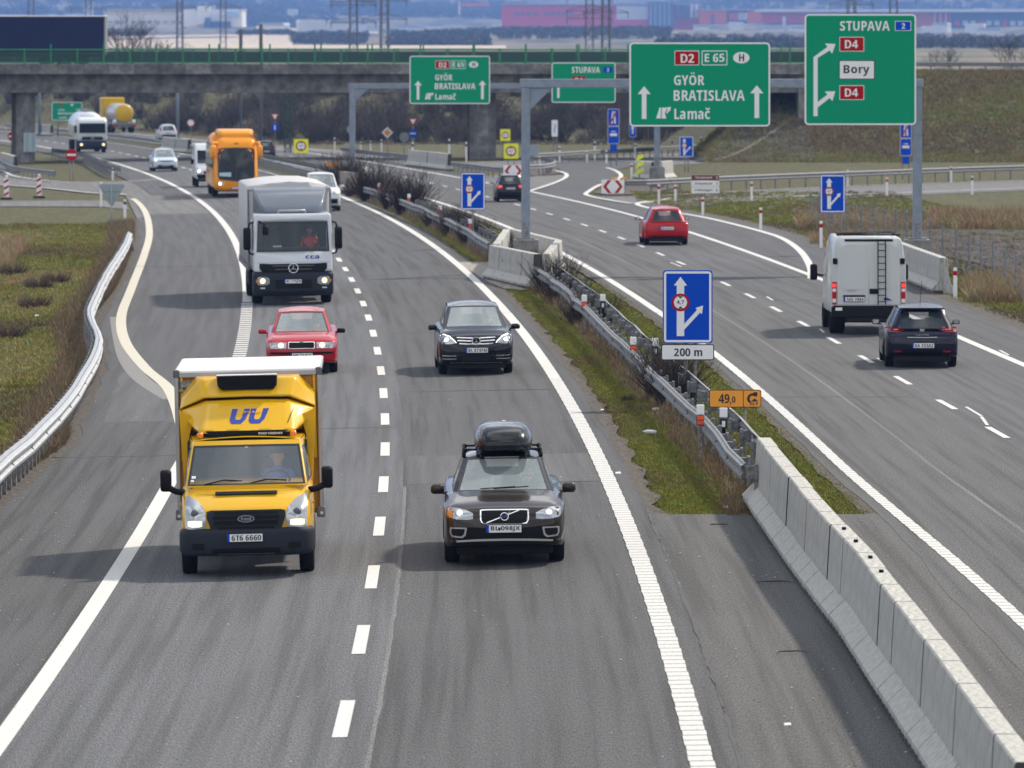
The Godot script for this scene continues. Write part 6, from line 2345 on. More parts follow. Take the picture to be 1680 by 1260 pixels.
func driver_mesh(cloth: Array) -> ArrayMesh:
	var key := str(cloth)
	if person_cache.has(key):
		return person_cache[key]
	# seated, origin at the hips, z towards the wheel
	var V := func(x: float, y: float, z: float) -> Vector3: return Vector3(x, y, z)
	var bones := []
	var add := func(a: Vector3, b: Vector3, ra: float, rb: float) -> void: bones.append([a, b, ra, rb])
	add.call(V.call(0, .06, 0), V.call(0, .30, -.08), .145, .135)
	add.call(V.call(-.06, .38, -.11), V.call(.06, .38, -.11), .125, .125)
	add.call(V.call(-.15, .46, -.12), V.call(.15, .46, -.12), .075, .075)
	add.call(V.call(0, .46, -.12), V.call(0, .60, -.10), .062, .055)
	for s in [-1.0, 1.0]:
		add.call(V.call(s * .19, .45, -.12), V.call(s * .25, .24, .03), .055, .045)
		add.call(V.call(s * .25, .24, .03), V.call(s * .17, .33, .27), .044, .032)
		add.call(V.call(s * .09, .04, 0), V.call(s * .12, .08, .42), .09, .07)
		add.call(V.call(s * .12, .08, .42), V.call(s * .12, -.30, .56), .065, .045)
	var head := []
	head.append([V.call(0, .70, -.085), V.call(0, .735, -.10), .088, .092])
	head.append([V.call(0, .655, -.045), V.call(0, .66, -.05), .062, .062])
	head.append([V.call(0, .69, .008), V.call(0, .675, .018), .014, .017])
	head.append([V.call(0, .60, -.09), V.call(0, .66, -.075), .052, .058])
	for s in [-1.0, 1.0]:
		head.append([V.call(s * .088, .69, -.08), V.call(s * .092, .71, -.085), .018, .020])
	var hand := []
	for s in [-1.0, 1.0]:
		hand.append([V.call(s * .172, .328, .265), V.call(s * .158, .36, .315), .026, .030])
		for k in 4:
			var o := V.call(s * (.150 + .010 * k), .362 - .017 * k, .322) as Vector3
			hand.append([o, o + V.call(-s * .006, .014, .032 - .003 * absf(k - 1.2)), .0095, .0088])
			hand.append([o + V.call(-s * .006, .014, .032 - .003 * absf(k - 1.2)), o + V.call(-s * .028, .002, .036), .0088, .008])
		hand.append([V.call(s * .150, .365, .300), V.call(s * .128, .385, .322), .011, .0095])
	var skin := Color(0.42, 0.24, 0.16)
	var hair := Color(0.04, 0.028, 0.02)
	var cl := Color(cloth[0], cloth[1], cloth[2])
	var st := ns(true)
	nets(st, bones, V.call(-.40, -.42, -.35), V.call(.40, .66, .70), 0.026, .05, func(_p: Vector3) -> Color: return cl)
	nets(st, head, V.call(-.14, .52, -.25), V.call(.14, .86, .08), 0.0125, .022, func(p: Vector3) -> Color: return hair if p.y > .755 or (p.z < -.12 and p.y > .66) else skin)
	nets(st, hand, V.call(-.26, .26, .22), V.call(.26, .44, .40), 0.0095, .007, func(_p: Vector3) -> Color: return skin)
	st.generate_normals()
	person_cache[key] = st.commit()
	return person_cache[key]

func driver(t: Node3D, p: Vector3, cloth: Array, k := 1.0, where := "") -> void:
	var m := pm("person_surface", 1, 1, 1, 0.8)
	m.vertex_color_use_as_albedo = true
	var o := MeshInstance3D.new()
	o.name = numbered("person")
	o.mesh = driver_mesh(cloth)
	o.material_override = m
	add_child(o)
	o.transform = t.transform * Transform3D(Basis.IDENTITY.scaled(Vector3(k, k, k)), p)
	var lb := String(t.get_meta("label"))
	var c := "dark clothes"
	if cloth[0] > 0.5 and cloth[1] < 0.2:
		c = "an orange shirt"
	elif cloth[2] > cloth[0] * 1.5:
		c = "a blue shirt"
	elif cloth[0] > 0.2:
		c = "a pale shirt"
	var words := lb.split(" ")
	tag(o, "person in %s seated at the wheel of the %s" % [c, " ".join(words.slice(0, 5))], "person", "drivers at the wheel")

# ---------------------------------------------------------------- lorries, vans, the coach
func ringbox(x0: float, x1: float, y0: float, y1: float, z: float, r: float) -> PackedVector3Array:
	var o := PackedVector3Array()
	for p in rr(x1 - x0, y1 - y0, r, (x0 + x1) * 0.5, (y0 + y1) * 0.5, 3):
		o.append(Vector3(p.x, p.y, z))
	return o

func fair(st: SurfaceTool, c: Array, s: float) -> void:
	st.set_smooth_group(0)
	patch(st, c if s > 0 else [c[1], c[0], c[3], c[2]], Vector3.ZERO, 0, 1, 0, 1, 7, 7)

func hug(t: Node3D, called: String, poly: PackedVector2Array, tris: Array, off: float, m: Material) -> void:   # a flat shape laid on a curved front
	var st := ns()
	var lo := poly[0]
	var hi := poly[0]
	for p in poly:
		lo = lo.min(p)
		hi = hi.max(p)
	var g := 0.035
	var y := lo.y
	while y < hi.y:
		var x := lo.x
		while x < hi.x:
			for piece in Geometry2D.intersect_polygons(poly, pv([x, y, x + g, y, x + g, y + g, x, y + g])):
				var ix := Geometry2D.triangulate_polygon(piece)
				for i in range(0, ix.size(), 3):
					var v := []
					for w in 3:
						var c: Vector2 = piece[ix[i + w]]
						var z := hit(tris, c.x, c.y, true)
						v.append(Vector3(c.x, c.y, z + off))
					qc(st, v[0], v[1], v[2], v[2], v[0] + Vector3(0, -0.3, -1))
			x += g
		y += g
	obj(called, st, m, t)

func quad_window(t: Node3D, c: Array, bulge: Vector3, glass: String, called := "windscreen", fw := 0.02) -> void:
	var fr := ns()
	var n: Vector3 = ((c[1] - c[0]) as Vector3).cross(c[3] - c[0]).normalized()
	patch(fr, c, bulge, 0, fw, 0, 1, 1, 3, n * 0.006)
	patch(fr, c, bulge, 1 - fw, 1, 0, 1, 1, 3, n * 0.006)
	patch(fr, c, bulge, fw, 1 - fw, 0, 0.06, 8, 1, n * 0.006)
	patch(fr, c, bulge, fw, 1 - fw, 0.95, 1, 8, 1, n * 0.006)
	obj("window_seal", fr, mats.frit, t)
	var st := ns(true)
	patch(st, c, bulge, fw, 1 - fw, 0.06, 0.95, 10, 5, n * 0.003)
	obj(called, st, mats[glass], t)

func seats(t: Node3D, y: float, z: float, xs: Array, w := 0.5) -> void:
	for x in xs:
		var st := ns()
		box(st, Vector3(x, y, z), Vector3(w, 0.18, 0.5), 0.05)
		box(st, Vector3(x, y + 0.38, z - 0.28), Vector3(w, 0.72, 0.15), 0.05, Basis(Vector3.RIGHT, -0.18))
		box(st, Vector3(x, y + 0.82, z - 0.37), Vector3(0.27, 0.18, 0.10), 0.04)
		obj("seat", st, mats.seat_cloth, t)

func wheel_ring(t: Node3D, x: float, y: float, z: float, r: float, tilt := 0.6) -> void:
	var ring := []
	for k in 17:
		var a := TAU * k / 16
		ring.append(Vector3(x + cos(a) * r, y + sin(a) * r * cos(tilt), z - sin(a) * r * sin(tilt)))
	var st := ns(true)
	tube(st, ring, 0.018, 6, false)
	obj("steering_wheel", st, mats.black_plastic, t)

func delivery_van() -> void:
	var p := at(407.5, 939)
	p.z -= 0.12
	var yel := paint("van_yellow", 0.70, 0.395, 0.006, 0.32)
	var t := thing("delivery_van", "yellow delivery van with white topped box body and roof fairing in the slow lane", "delivery van", p, turn(88) + 0.012)
	t.rotation.z = 0.022
	t.position.y -= 0.01
	# z = 0 at the front axle; bumper at +0.9
	var st := ns(true)
	var rings := []
	# bonnet and lower cab: [z, y bottom, y top, half width]
	for e in [[-1.15, .45, 1.34, .985], [-.6, .45, 1.335, .985], [.05, .45, 1.31, .98], [.35, .45, 1.24, .965], [.62, .45, 1.10, .94], [.78, .46, 1.02, .90], [.86, .48, .97, .84], [.89, .52, .90, .80]]:
		var r := PackedVector3Array()
		var hw: float = e[3]
		var hp := [[0.0, e[1]], [.9, e[1]], [.99, e[1] + .06], [1.0, (e[1] + e[2]) * .5], [.985, e[2] - .10], [.93, e[2] - .03], [.80, e[2]], [.45, e[2] + .02], [0.0, e[2] + .025]]
		for h in hp:
			r.append(Vector3(h[0] * hw, h[1], e[0]))
		for k in range(hp.size() - 2, 0, -1):
			r.append(Vector3(-hp[k][0] * hw, hp[k][1], e[0]))
		rings.append(r)
	var tr := []
	loft(st, rings, true, tr)
	obj("cab_body", st, yel, t)
	# upper cab: pillars, windscreen, roof
	st = ns(true)
	var fb := Vector3(.90, 1.325, .28)
	var fr := Vector3(.80, 1.94, -.42)
	var M2 := func(v: Vector3) -> Vector3: return Vector3(-v.x, v.y, v.z)
	var rb := Vector3(.965, 1.34, -1.14)
	var rt := Vector3(.86, 1.98, -1.14)
	glazed(t, st, [M2.call(fb), fb, fr, M2.call(fr)], Vector3(0, 0.01, 0.10), 0.012, 0.0, 0.10, "glass_mid", "windscreen")
	glazed(t, st, [fb, rb, rt, fr], Vector3(0.015, 0, 0), 0.06, 0.03, 0.16, "glass", "side_window")
	glazed(t, st, [M2.call(rb), M2.call(fb), M2.call(fr), M2.call(rt)], Vector3(-0.015, 0, 0), 0.06, 0.03, 0.16, "glass", "side_window")
	patch(st, [M2.call(fr), fr, rt, M2.call(rt)], Vector3(0, 0.05, 0.04), 0, 1, 0, 1, 8, 3)
	patch(st, [rb, M2.call(rb), M2.call(rt), rt], Vector3.ZERO, 0, 1, 0, 1, 2, 2)
	patch(st, [M2.call(fb) + Vector3(-.06, -.02, 0), fb + Vector3(.06, -.02, 0), fb, M2.call(fb)], Vector3(0, 0.01, 0.10), 0, 1, 0, 1, 8, 1)
	obj("cab_roof", st, yel, t)
	# bonnet slot and wipers
	st = ns()
	box(st, Vector3(0, 1.222, .47), Vector3(.92, .02, .09), .008, Basis(Vector3.RIGHT, 0.45))
	obj("bonnet_vent", st, mats.grille_black, t)
	for q in [[-.62, -.05], [0.02, .60]]:
		st = ns()
		tube(st, [Vector3(q[0], 1.345, .34), Vector3((q[0] + q[1]) * .5, 1.405, .32), Vector3(q[1], 1.385, .30)], 0.011, 5)
		obj("wiper", st, mats.black_plastic, t)
	# front bumper, grille
	st = ns(true)
	rings = []
	for e in [[.30, .34, .72, 1.0], [.55, .33, .735, 1.0], [.76, .33, .74, .97], [.90, .335, .735, .90], [.965, .36, .71, .80], [.985, .42, .66, .70]]:
		rings.append(ringbox(-e[3], e[3], e[1], e[2], e[0], 0.09))
	var bt := []
	loft(st, rings, true, bt)
	obj("front_bumper", st, mats.bumper_plastic, t)
	panel(t, "lower_intake", bt, mats.grille_black, [[-.50, .37, .45], [.50, .37, .45]], 0.006)
	panel(t, "bumper_step", bt, pm("bumper_edge", .10, .10, .105, .5), [[-.42, .352, .366], [.42, .352, .366]], 0.02)
	panel(t, "fog_lamp", bt, mats.grille_black, [[-.80, .43, .53], [-.62, .43, .53]], 0.006, true, true)
	panel(t, "grille", tr, mats.bumper_plastic, [[-.58, .90, .985], [-.52, .72, 1.0], [.52, .72, 1.0], [.58, .90, .985]], 0.03)
	for q in [[.955, .985, .47], [.875, .93, .49], [.79, .85, .47], [.725, .765, .42]]:
		panel(t, "grille_slot", tr, mats.grille_black, [[-q[2], q[0], q[1]], [q[2], q[0], q[1]]], 0.042)
	var zc := hit(tr, 0, .90, true) + .05
	st = ns()
	prism(st, disc(.125, 0, .875, 24, .052), zc, zc + .012)
	var em := obj("emblem", st, mats.chrome, t)
	st = ns()
	prism(st, disc(.113, 0, .875, 24, .043), zc + .012, zc + .016)
	obj("emblem_face", st, pm("emblem_dark_blue", 0.008, 0.012, 0.06, 0.3), em)
	st = ns()
	text(st, "Ford", Vector3(0, .875, zc + .019), .14, .05)
	obj("emblem_lettering", st, mats.chrome, em)
	lamp(t, "headlight", tr, [[-.90, .76, 1.17], [-.86, .73, 1.20], [-.72, .735, 1.13], [-.62, .74, 1.03], [-.595, .745, .93]], 0.03, [.755, .96, .06], "bumper_edge")
	panel(t, "lit_lamp", tr, mats.lamp_warm, [[-.86, .775, .845], [-.80, .765, .855], [-.69, .765, .855], [-.65, .775, .845]], 0.036, true, true)
	plate(t, "6T6 6660", Vector3(-.02, .60, hit(bt, 0, .60, true) + .02))
	# mirrors on long arms
	for s in [-1.0, 1.0]:
		st = ns(true)
		tube(st, [Vector3(s * .93, 1.22, .12), Vector3(s * 1.05, 1.24, .16), Vector3(s * 1.16, 1.30, .16)], [.05, .045, .05], 8)
		obj("mirror_arm", st, mats.black_plastic, t)
		st = ns(true)
		rings = []
		for e in [[.04, .8], [.08, 1.0], [.17, .95], [.21, .7]]:
			rings.append(ringbox(s * 1.20 - .085 * e[1], s * 1.20 + .085 * e[1], 1.40 - .165 * e[1], 1.40 + .165 * e[1], e[0], .045 * e[1]))
		loft(st, rings)
		obj("mirror", st, mats.black_plastic, t)
		st = ns()
		box(st, Vector3(s * .985, 1.03, -.05), Vector3(.03, .05, .09), .012)
		obj("side_indicator", st, mats.lens_amber, t)
	# fairing over the cab: lower wedge
	st = ns()
	for s in [-1.0, 1.0]:
		var T := Vector3(s * .62, 2.57, -1.28)
		var Bm := Vector3(s * .68, 2.05, -.60)
		var Sl := Vector3(s * 1.02, 2.30, -1.50)
		var Sh := Vector3(s * 1.025, 2.385, -1.52)
		fair(st, [Vector3(0, 2.05, -.57), Bm, T, Vector3(0, 2.59, -1.26)], s)
		fair(st, [Bm, Sl, Sh, T], s)
		fair(st, [Sl, Vector3(s * 1.03, 2.25, -1.98), Vector3(s * 1.03, 2.42, -1.98), Sh], s)
		fair(st, [Vector3(0, 2.59, -1.26), T, Vector3(s * .8, 2.60, -1.98), Vector3(0, 2.61, -1.98)], s)
		fair(st, [T, Sh, Vector3(s * 1.03, 2.42, -1.98), Vector3(s * .8, 2.60, -1.98)], s)
		fair(st, [Vector3(0, 2.02, -1.98), Vector3(s * .95, 2.05, -1.98), Bm, Vector3(0, 2.05, -.57)], s)
		fair(st, [Vector3(s * .95, 2.05, -1.98), Vector3(s * 1.03, 2.25, -1.98), Sl, Bm], s)
	var ft := Array(obj("roof_fairing", st, yel, t).mesh.get_faces())
	# black lip under it with lettering
	st = ns(true)
	rings = []
	for e in [[-1.5, .80], [-.9, .74], [-.62, .62], [-.55, .5]]:
		rings.append(ringbox(-e[1], e[1], 1.985, 2.075, e[0], .03))
	loft(st, rings)
	obj("fairing_lip", st, mats.black_plastic, t)
	st = ns()
	text(st, "PONY FANTASY", Vector3(.36, 2.03, -.545), .36, .032)
	obj("lip_lettering", st, mats.sign_white, t)
	for s in [-1.0, 1.0]:
		st = ns(true)
		lathe(st, [[0.045, 0], [.055, .03], [.04, .07], [0, .08]], 10, Transform3D(Basis.IDENTITY, Vector3(s * .70, 1.985, -.55)))
		obj("marker_lamp", st, mats.lens_amber, t)
	# blue letters on the wedge: two U shapes and the small word between
	for k in 2:
		var x := -.26 + k * .285
		var lp := [[0.0, .14], [.085, .14], [.085, .0], [.105, -.035], [.165, -.035], [.185, .0], [.185, .14], [.27, .14], [.25, -.03], [.20, -.10], [.06, -.10], [0.015, -.05]]
		var pts := PackedVector2Array()
		for q in lp:
			pts.append(Vector2(x + q[0] + q[1] * .28, 2.30 + q[1]))
		hug(t, "letter", pts, ft, .010, pm("letter_blue", 0.012, 0.035, 0.32, 0.35))
	st = ns()
	text(st, "PLUS", Vector3(.085, 2.385, hit(ft, 0.06, 2.385, true) + .02), .25, .042, .004, true, Basis(Vector3.RIGHT, -0.9))
	obj("small_lettering", st, yel, t)
	st = ns()
	tube(st, [Vector3(.615, 2.20, hit(ft, .615, 2.20, true) + .02), Vector3(.70, 2.42, hit(ft, .68, 2.40, true) + .05)], .006, 5)
	obj("aerial", st, mats.black_plastic, t)
	panel(t, "sticker", ft, mats.sign_white, [[.76, 2.30, 2.38], [.83, 2.33, 2.42]], .006)
	# cooling unit above it
	st = ns()
	for s in [-1.0, 1.0]:
		var T := Vector3(s * .72, 2.955, -1.58)
		var Bm := Vector3(s * .64, 2.625, -1.27)
		var Sl := Vector3(s * 1.025, 2.43, -1.53)
		var Sh := Vector3(s * 1.0, 2.60, -1.70)
		fair(st, [Vector3(0, 2.64, -1.25), Bm, T, Vector3(0, 2.96, -1.56)], s)
		fair(st, [Bm, Sl, Sh, T], s)
		fair(st, [Sl, Vector3(s * 1.03, 2.44, -1.98), Vector3(s * 1.03, 2.66, -1.98), Sh], s)
		fair(st, [Vector3(0, 2.96, -1.56), T, Vector3(s * .78, 2.98, -1.98), Vector3(0, 2.98, -1.98)], s)
		fair(st, [T, Sh, Vector3(s * 1.03, 2.66, -1.98), Vector3(s * .78, 2.98, -1.98)], s)
		fair(st, [Vector3(0, 2.63, -1.98), Vector3(s * .64, 2.62, -1.98), Bm, Vector3(0, 2.64, -1.25)], s)
		fair(st, [Vector3(s * .64, 2.62, -1.98), Vector3(s * 1.03, 2.44, -1.98), Sl, Bm], s)
	obj("cooling_unit", st, yel, t)
	st = ns()
	prism(st, pv([-.46, 3.03, .46, 3.03, .45, 2.83, .40, 2.76, -.38, 2.76, -.44, 2.83]), -1.60, -1.33)
	obj("cooling_grille", st, mats.grille_black, t)
	for k in 4:
		st = ns()
		box(st, Vector3(0, 2.80 + k * .05, -1.325), Vector3(.84, .012, .02), .003)
		obj("grille_slat", st, mats.black_plastic, t)
	st = ns()
	box(st, Vector3(0, 3.015, -1.33), Vector3(.93, .045, .05), .015)
	obj("grille_bar", st, mats.chrome, t)
	# box body
	var z0 := -2.0
	var z1 := -5.35
	st = ns()
	box(st, Vector3(0, 1.86, (z0 + z1) * .5), Vector3(2.16, 2.32, z0 - z1 - .04), .02)
	obj("box_body", st, pm("box_front_yellow", 0.46, 0.20, 0.01, .5), t)
	st = ns()
	box(st, Vector3(0, 3.05, (z0 + z1) * .5), Vector3(2.22, .07, z0 - z1), .02)
	obj("box_roof", st, mats.sign_white, t)
	var alu := pm("aluminium", .42, .42, .43, .38, .7)
	for s in [-1.0, 1.0]:
		st = ns()
		box(st, Vector3(s * 1.085, 1.87, z0 + .01), Vector3(.07, 2.42, .07), .015)
		obj("corner_profile", st, alu, t)
		st = ns()
		box(st, Vector3(s * 1.085, 3.015, (z0 + z1) * .5), Vector3(.075, .13, z0 - z1 + .02), .015)
		obj("roof_profile", st, alu, t)
		st = ns()
		box(st, Vector3(s * 1.075, .72, z0 + .03), Vector3(.13, .16, .06), .012)
		obj("corner_plate", st, mats.galvanised_dull, t)
		st = ns(true)
		lathe(st, [[.028, 0], [.03, .012], [0, .018]], 10, Transform3D(Basis(Vector3.RIGHT, PI / 2), Vector3(s * 1.08, .70, z0 + .06)))
		obj("corner_lamp", st, mats.sign_white, t)
		st = ns()
		box(st, Vector3(s * 1.085, 3.02, z0 + .012), Vector3(.10, .15, .085), .02)
		obj("roof_corner", st, mats.bumper_edge, t)
		st = ns()
		box(st, Vector3(s * 1.01, 2.3, z0 + .01), Vector3(.04, 1.4, .05), .01)
		obj("edge_strip", st, yel, t)
	st = ns()
	box(st, Vector3(0, 3.0, z0 + .025), Vector3(2.1, .10, .04), .012)
	obj("front_profile", st, alu, t)
	st = ns()
	box(st, Vector3(-.93, 2.83, z0 + .03), Vector3(.20, .12, .06), .01)
	box(st, Vector3(-.98, 2.72, z0 + .05), Vector3(.16, .05, .06), .01)
	obj("junction_box", st, mats.galvanised_dull, t)
	for s in [-1.0, 1.0]:        # yellow side wings between cab and box
		st = ns()
		prism(st, pv([.80, 2.30, 1.03, 2.42, .985, 1.4, .96, 1.0, .93, 1.30, .88, 1.98]), -1.98, -1.2, Transform3D(Basis.IDENTITY.scaled(Vector3(s, 1, 1)) if s > 0 else Basis(Vector3(-1, 0, 0), Vector3(0, 1, 0), Vector3(0, 0, 1)), Vector3.ZERO))
		obj("side_wing", st, yel, t)
	st = ns()
	box(st, Vector3(0, .55, -2.6), Vector3(.9, .2, 5.2), .02)
	box(st, Vector3(0, .42, 0), Vector3(1.5, .14, .2), .03)
	box(st, Vector3(0, .36, -3.3), Vector3(1.4, .14, .2), .03)
	obj("chassis", st, mats.underside, t)
	for s in [-1.0, 1.0]:
		wheel(t, s * .985, 0.0, .34, .225, "galvanised_dull", 6)
		wheel(t, s * .96, -3.3, .34, .36, "galvanised_dull", 6)
	st = ns()
	box(st, Vector3(0, 1.22, -.05), Vector3(1.74, .14, .45), .04)
	obj("dashboard", st, mats.dash, t)
	st = ns()
	box(st, Vector3(0, 1.60, -1.10), Vector3(1.72, .74, .03), .01)
	box(st, Vector3(0, 1.905, -.78), Vector3(1.56, .03, .66), .01)
	for s in [-1.0, 1.0]:
		box(st, Vector3(s * .885, 1.62, -.95), Vector3(.03, .60, .34), .01)
	obj("cab_lining", st, mats.dash, t)
	seats(t, .88, -.75, [-.42, .45], .52)
	wheel_ring(t, .44, 1.36, -.22, .20, .9)
	st = ns()
	box(st, Vector3(-.78, 1.45, .245), Vector3(.06, .05, .006), .001, Basis(Vector3.RIGHT, -0.85))
	box(st, Vector3(-.80, 1.40, .295), Vector3(.045, .04, .006), .001, Basis(Vector3.RIGHT, -0.85))
	box(st, Vector3(.0, 1.86, -.25), Vector3(.05, .05, .006), .001, Basis(Vector3.RIGHT, -0.85))
	obj("windscreen_sticker", st, mats.sign_white, t)
	panel(t, "paper", tr, mats.sign_white, [[-.70, 1.30, 1.31], [-.64, 1.30, 1.31]], -.3)
	driver(t, Vector3(.45, .96, -.66), [0.05, 0.10, 0.34], 1.0)
	# the upper works are a little lower than drawn above
	for o in t.get_children():
		var nm := String(o.name).rstrip("0123456789")
		if nm in ["roof_fairing", "cooling_unit", "cooling_grille", "grille_slat", "letter", "small_lettering", "aerial", "sticker", "box_roof", "front_profile", "roof_profile", "roof_corner", "junction_box", "side_wing"] or nm == "grille_bar":
			o.scale.y *= 0.85
			o.position.y += 0.30
		elif nm in ["box_body", "corner_profile", "edge_strip"]:
			o.scale.y = 0.935
			o.position.y = 0.0455

func lorry() -> void:
	var p := at(477, 499)
	p.z -= 0.9
	var wh := paint("cab_white", 0.66, 0.69, 0.73, 0.35)
	var t := thing("box_lorry", "white cab box lorry with grey tarpaulin body and star badge in the slow lane", "lorry", p, turn(178) + 0.036)
	t.rotation.z = 0.012
	# z = 0 at the front axle, bumper at +1.4
	var st := ns(true)
	var rings := []
	var tr := []
	for part in [[1.0, 1.60, "cab_body"], [2.50, 2.73, "cab_roof"]]:
		st = ns(true)
		rings = []
		for e in [[-.75, 1.18, .04], [.6, 1.19, .04], [1.0, 1.19, .05], [1.14, 1.17, .06], [1.18, 1.14, .08]]:
			var r := PackedVector3Array()
			for q in rr(e[1] * 2, part[1] - part[0], e[2], 0, (part[0] + part[1]) * .5, 3):
				var f: float = (q.y - 1.0) / 1.7
				r.append(Vector3(q.x * (1.0 - .02 * f), q.y, e[0] + (.14 * (1.0 - f) if e[0] > .5 else 0.0)))
			rings.append(r)
		loft(st, rings, true, tr if part[0] < 2.0 else null)
		obj(part[2], st, wh, t)
	for s in [-1.0, 1.0]:
		st = ns()
		tube(st, [Vector3(s * 1.13, 1.58, 1.22), Vector3(s * 1.10, 2.54, 1.14)], .07, 8)
		box(st, Vector3(s * 1.15, 2.05, -.45), Vector3(.08, 1.0, .62), .02)
		obj("cab_pillar", st, wh, t)
	st = ns()
	box(st, Vector3(0, 2.05, -.62), Vector3(2.2, 1.0, .04), .01)
	box(st, Vector3(0, 1.60, .2), Vector3(2.2, .04, 1.7), .01)
	box(st, Vector3(0, 2.50, .2), Vector3(2.1, .03, 1.7), .01)
	box(st, Vector3(0, 1.66, .95), Vector3(2.1, .14, .4), .04)
	obj("cab_lining", st, mats.underside, t)
	seats(t, 1.45, .25, [-.55, .55], .52)
	wheel_ring(t, .55, 1.86, .72, .22, .5)
	st = ns()
	box(st, Vector3(-.46, 1.745, 1.02), Vector3(.26, .07, .02), .004)
	obj("dashboard_card", st, mats.panel_pale, t)
	driver(t, Vector3(.55, 1.50, .28), [0.75, 0.06, 0.02], 1.0)
	# windscreen
	var z := 1.20
	quad_window(t, [Vector3(-1.10, 1.60, z + .075), Vector3(1.10, 1.60, z + .075), Vector3(1.05, 2.50, z + .005), Vector3(-1.05, 2.50, z + .005)], Vector3(0, 0, .05), "glass_thin", "windscreen", 0.02)
	for s in [-1.0, 1.0]:
		quad_window(t, [Vector3(s * 1.195, 1.60, .95 if s > 0 else -.1), Vector3(s * 1.195, 1.60, -.1 if s > 0 else .95), Vector3(s * 1.185, 2.45, -.1 if s > 0 else .85), Vector3(s * 1.185, 2.45, .85 if s > 0 else -.1)], Vector3.ZERO, "glass_dark", "side_window", .03)
	panel(t, "front_panel_seam", tr, pm("seam_grey", .25, .26, .28, .5), [[-1.1, 1.275, 1.283], [1.1, 1.275, 1.283]], .004)
	panel(t, "upper_grille", tr, mats.grille_black, [[-1.02, 1.10, 1.25], [-.92, .98, 1.255], [-.7, .93, 1.24], [.7, .93, 1.24], [.92, .98, 1.255], [1.02, 1.10, 1.25]], .02)
	for q in [[1.165, 1.195, .62], [1.06, 1.085, .55], [.965, .99, .50]]:
		panel(t, "grille_bar", tr, pm("grille_grey", .07, .075, .08, .45), [[-q[2], q[0], q[1]], [q[2], q[0], q[1]]], .034)
	roundel(t, "emblem", 0, 1.10, hit(tr, 0, 1.10, true) + .06, .14)
	st = ns()
	text(st, "cca", Vector3(.58, 1.43, hit(tr, .58, 1.43, true) + .008), .42, .10, .006)
	obj("cab_lettering", st, mats.letter_blue, t)
	# bumper
	st = ns(true)
	rings = []
	for e in [[.55, .30, 1.0, 1.215], [1.1, .27, 1.0, 1.215], [1.32, .28, .98, 1.20], [1.40, .32, .94, 1.14], [1.42, .38, .88, 1.06]]:
		rings.append(ringbox(-e[3], e[3], e[1], e[2], e[0], .10))
	var bt := []
	loft(st, rings, true, bt)
	obj("front_bumper", st, mats.bumper_plastic, t)
	panel(t, "bumper_slot", bt, mats.grille_black, [[-.55, .50, .76], [.55, .50, .76]], .006)
	panel(t, "step_edge", bt, mats.black_plastic, [[-.95, .385, .42], [0, .37, .40], [.95, .385, .42]], .014)
	lamp(t, "headlight", bt, [[-1.08, .62, .84], [-1.0, .60, .86], [-.80, .61, .85], [-.72, .65, .80]], .012, [.93, .73, .085], "lamp_warm")
	panel(t, "indicator", bt, mats.lens_amber, [[-1.13, .68, .78], [-1.09, .68, .78]], .012, true, true)
	panel(t, "fog_lamp", bt, mats.lens_clear, [[-1.0, .50, .535], [-.86, .50, .535]], .010, true, true)
	plate(t, "BL 715JM", Vector3(-.02, .71, hit(bt, 0, .71, true) + .02))
	for s in [-1.0, 1.0]:
		st = ns(true)
		tube(st, [Vector3(s * 1.15, 2.50, 1.05), Vector3(s * 1.30, 2.46, 1.18), Vector3(s * 1.34, 2.30, 1.2)], .03, 6)
		tube(st, [Vector3(s * 1.17, 1.52, 1.05), Vector3(s * 1.30, 1.56, 1.18), Vector3(s * 1.34, 1.70, 1.2)], .03, 6)
		obj("mirror_arm", st, mats.black_plastic, t)
		st = ns(true)
		rings = []
		for e in [[1.10, .8], [1.15, 1.0], [1.28, .95], [1.33, .7]]:
			rings.append(ringbox(s * 1.38 - .115 * e[1], s * 1.38 + .115 * e[1], 2.0 - .34 * e[1], 2.0 + .34 * e[1], e[0], .06 * e[1]))
		loft(st, rings)
		obj("mirror", st, mats.black_plastic, t)
	st = ns(true)
	tube(st, [Vector3(-1.02, 2.52, 1.2), Vector3(-.95, 2.50, 1.42), Vector3(-.86, 2.40, 1.48)], .028, 6)
	box(st, Vector3(-.84, 2.26, 1.49), Vector3(.17, .26, .06), .03)
	obj("kerb_mirror", st, mats.black_plastic, t)
	# roof spoiler, grey
	st = ns(true)
	rings = []
	for e in [[-.9, 2.70, 3.46, 1.12], [-.6, 2.70, 3.42, 1.10], [-.2, 2.71, 3.26, 1.04], [.2, 2.72, 3.02, .94], [.5, 2.73, 2.84, .80]]:
		rings.append(ringbox(-e[3], e[3], e[1], e[2], e[0], .05))
	loft(st, rings)
	obj("roof_spoiler", st, paint("spoiler_grey", .135, .155, .19, .4), t)
	st = ns(true)
	tube(st, [Vector3(-.42, 2.72, .72), Vector3(-.40, 2.83, .74), Vector3(.40, 2.83, .74), Vector3(.42, 2.72, .72)], .025, 6)
	obj("roof_bar", st, alloyed(), t)
	# body with a sagging tarpaulin roof
	var z0 := -1.05
	var z1 := -9.4
	st = ns(true)
	rings = []
	var k := 0
	var zz := z1
	while zz <= z0 + .01:
		var r := PackedVector3Array()
		var sag := .035 * sin(k * 1.9) + .02
		for q in [[-1.26, .98], [1.26, .98], [1.27, 2.2], [1.26, 3.46], [1.20, 3.52], [.6, 3.60 + sag], [0, 3.64 + sag * .5], [-.6, 3.58 + sag], [-1.20, 3.52], [-1.26, 3.46], [-1.27, 2.2]]:
			r.append(Vector3(q[0] + .012 * sin(k * 2.3 + q[1] * 3.0), q[1], zz))
		rings.append(r)
		zz += .8
		k += 1
	loft(st, rings)
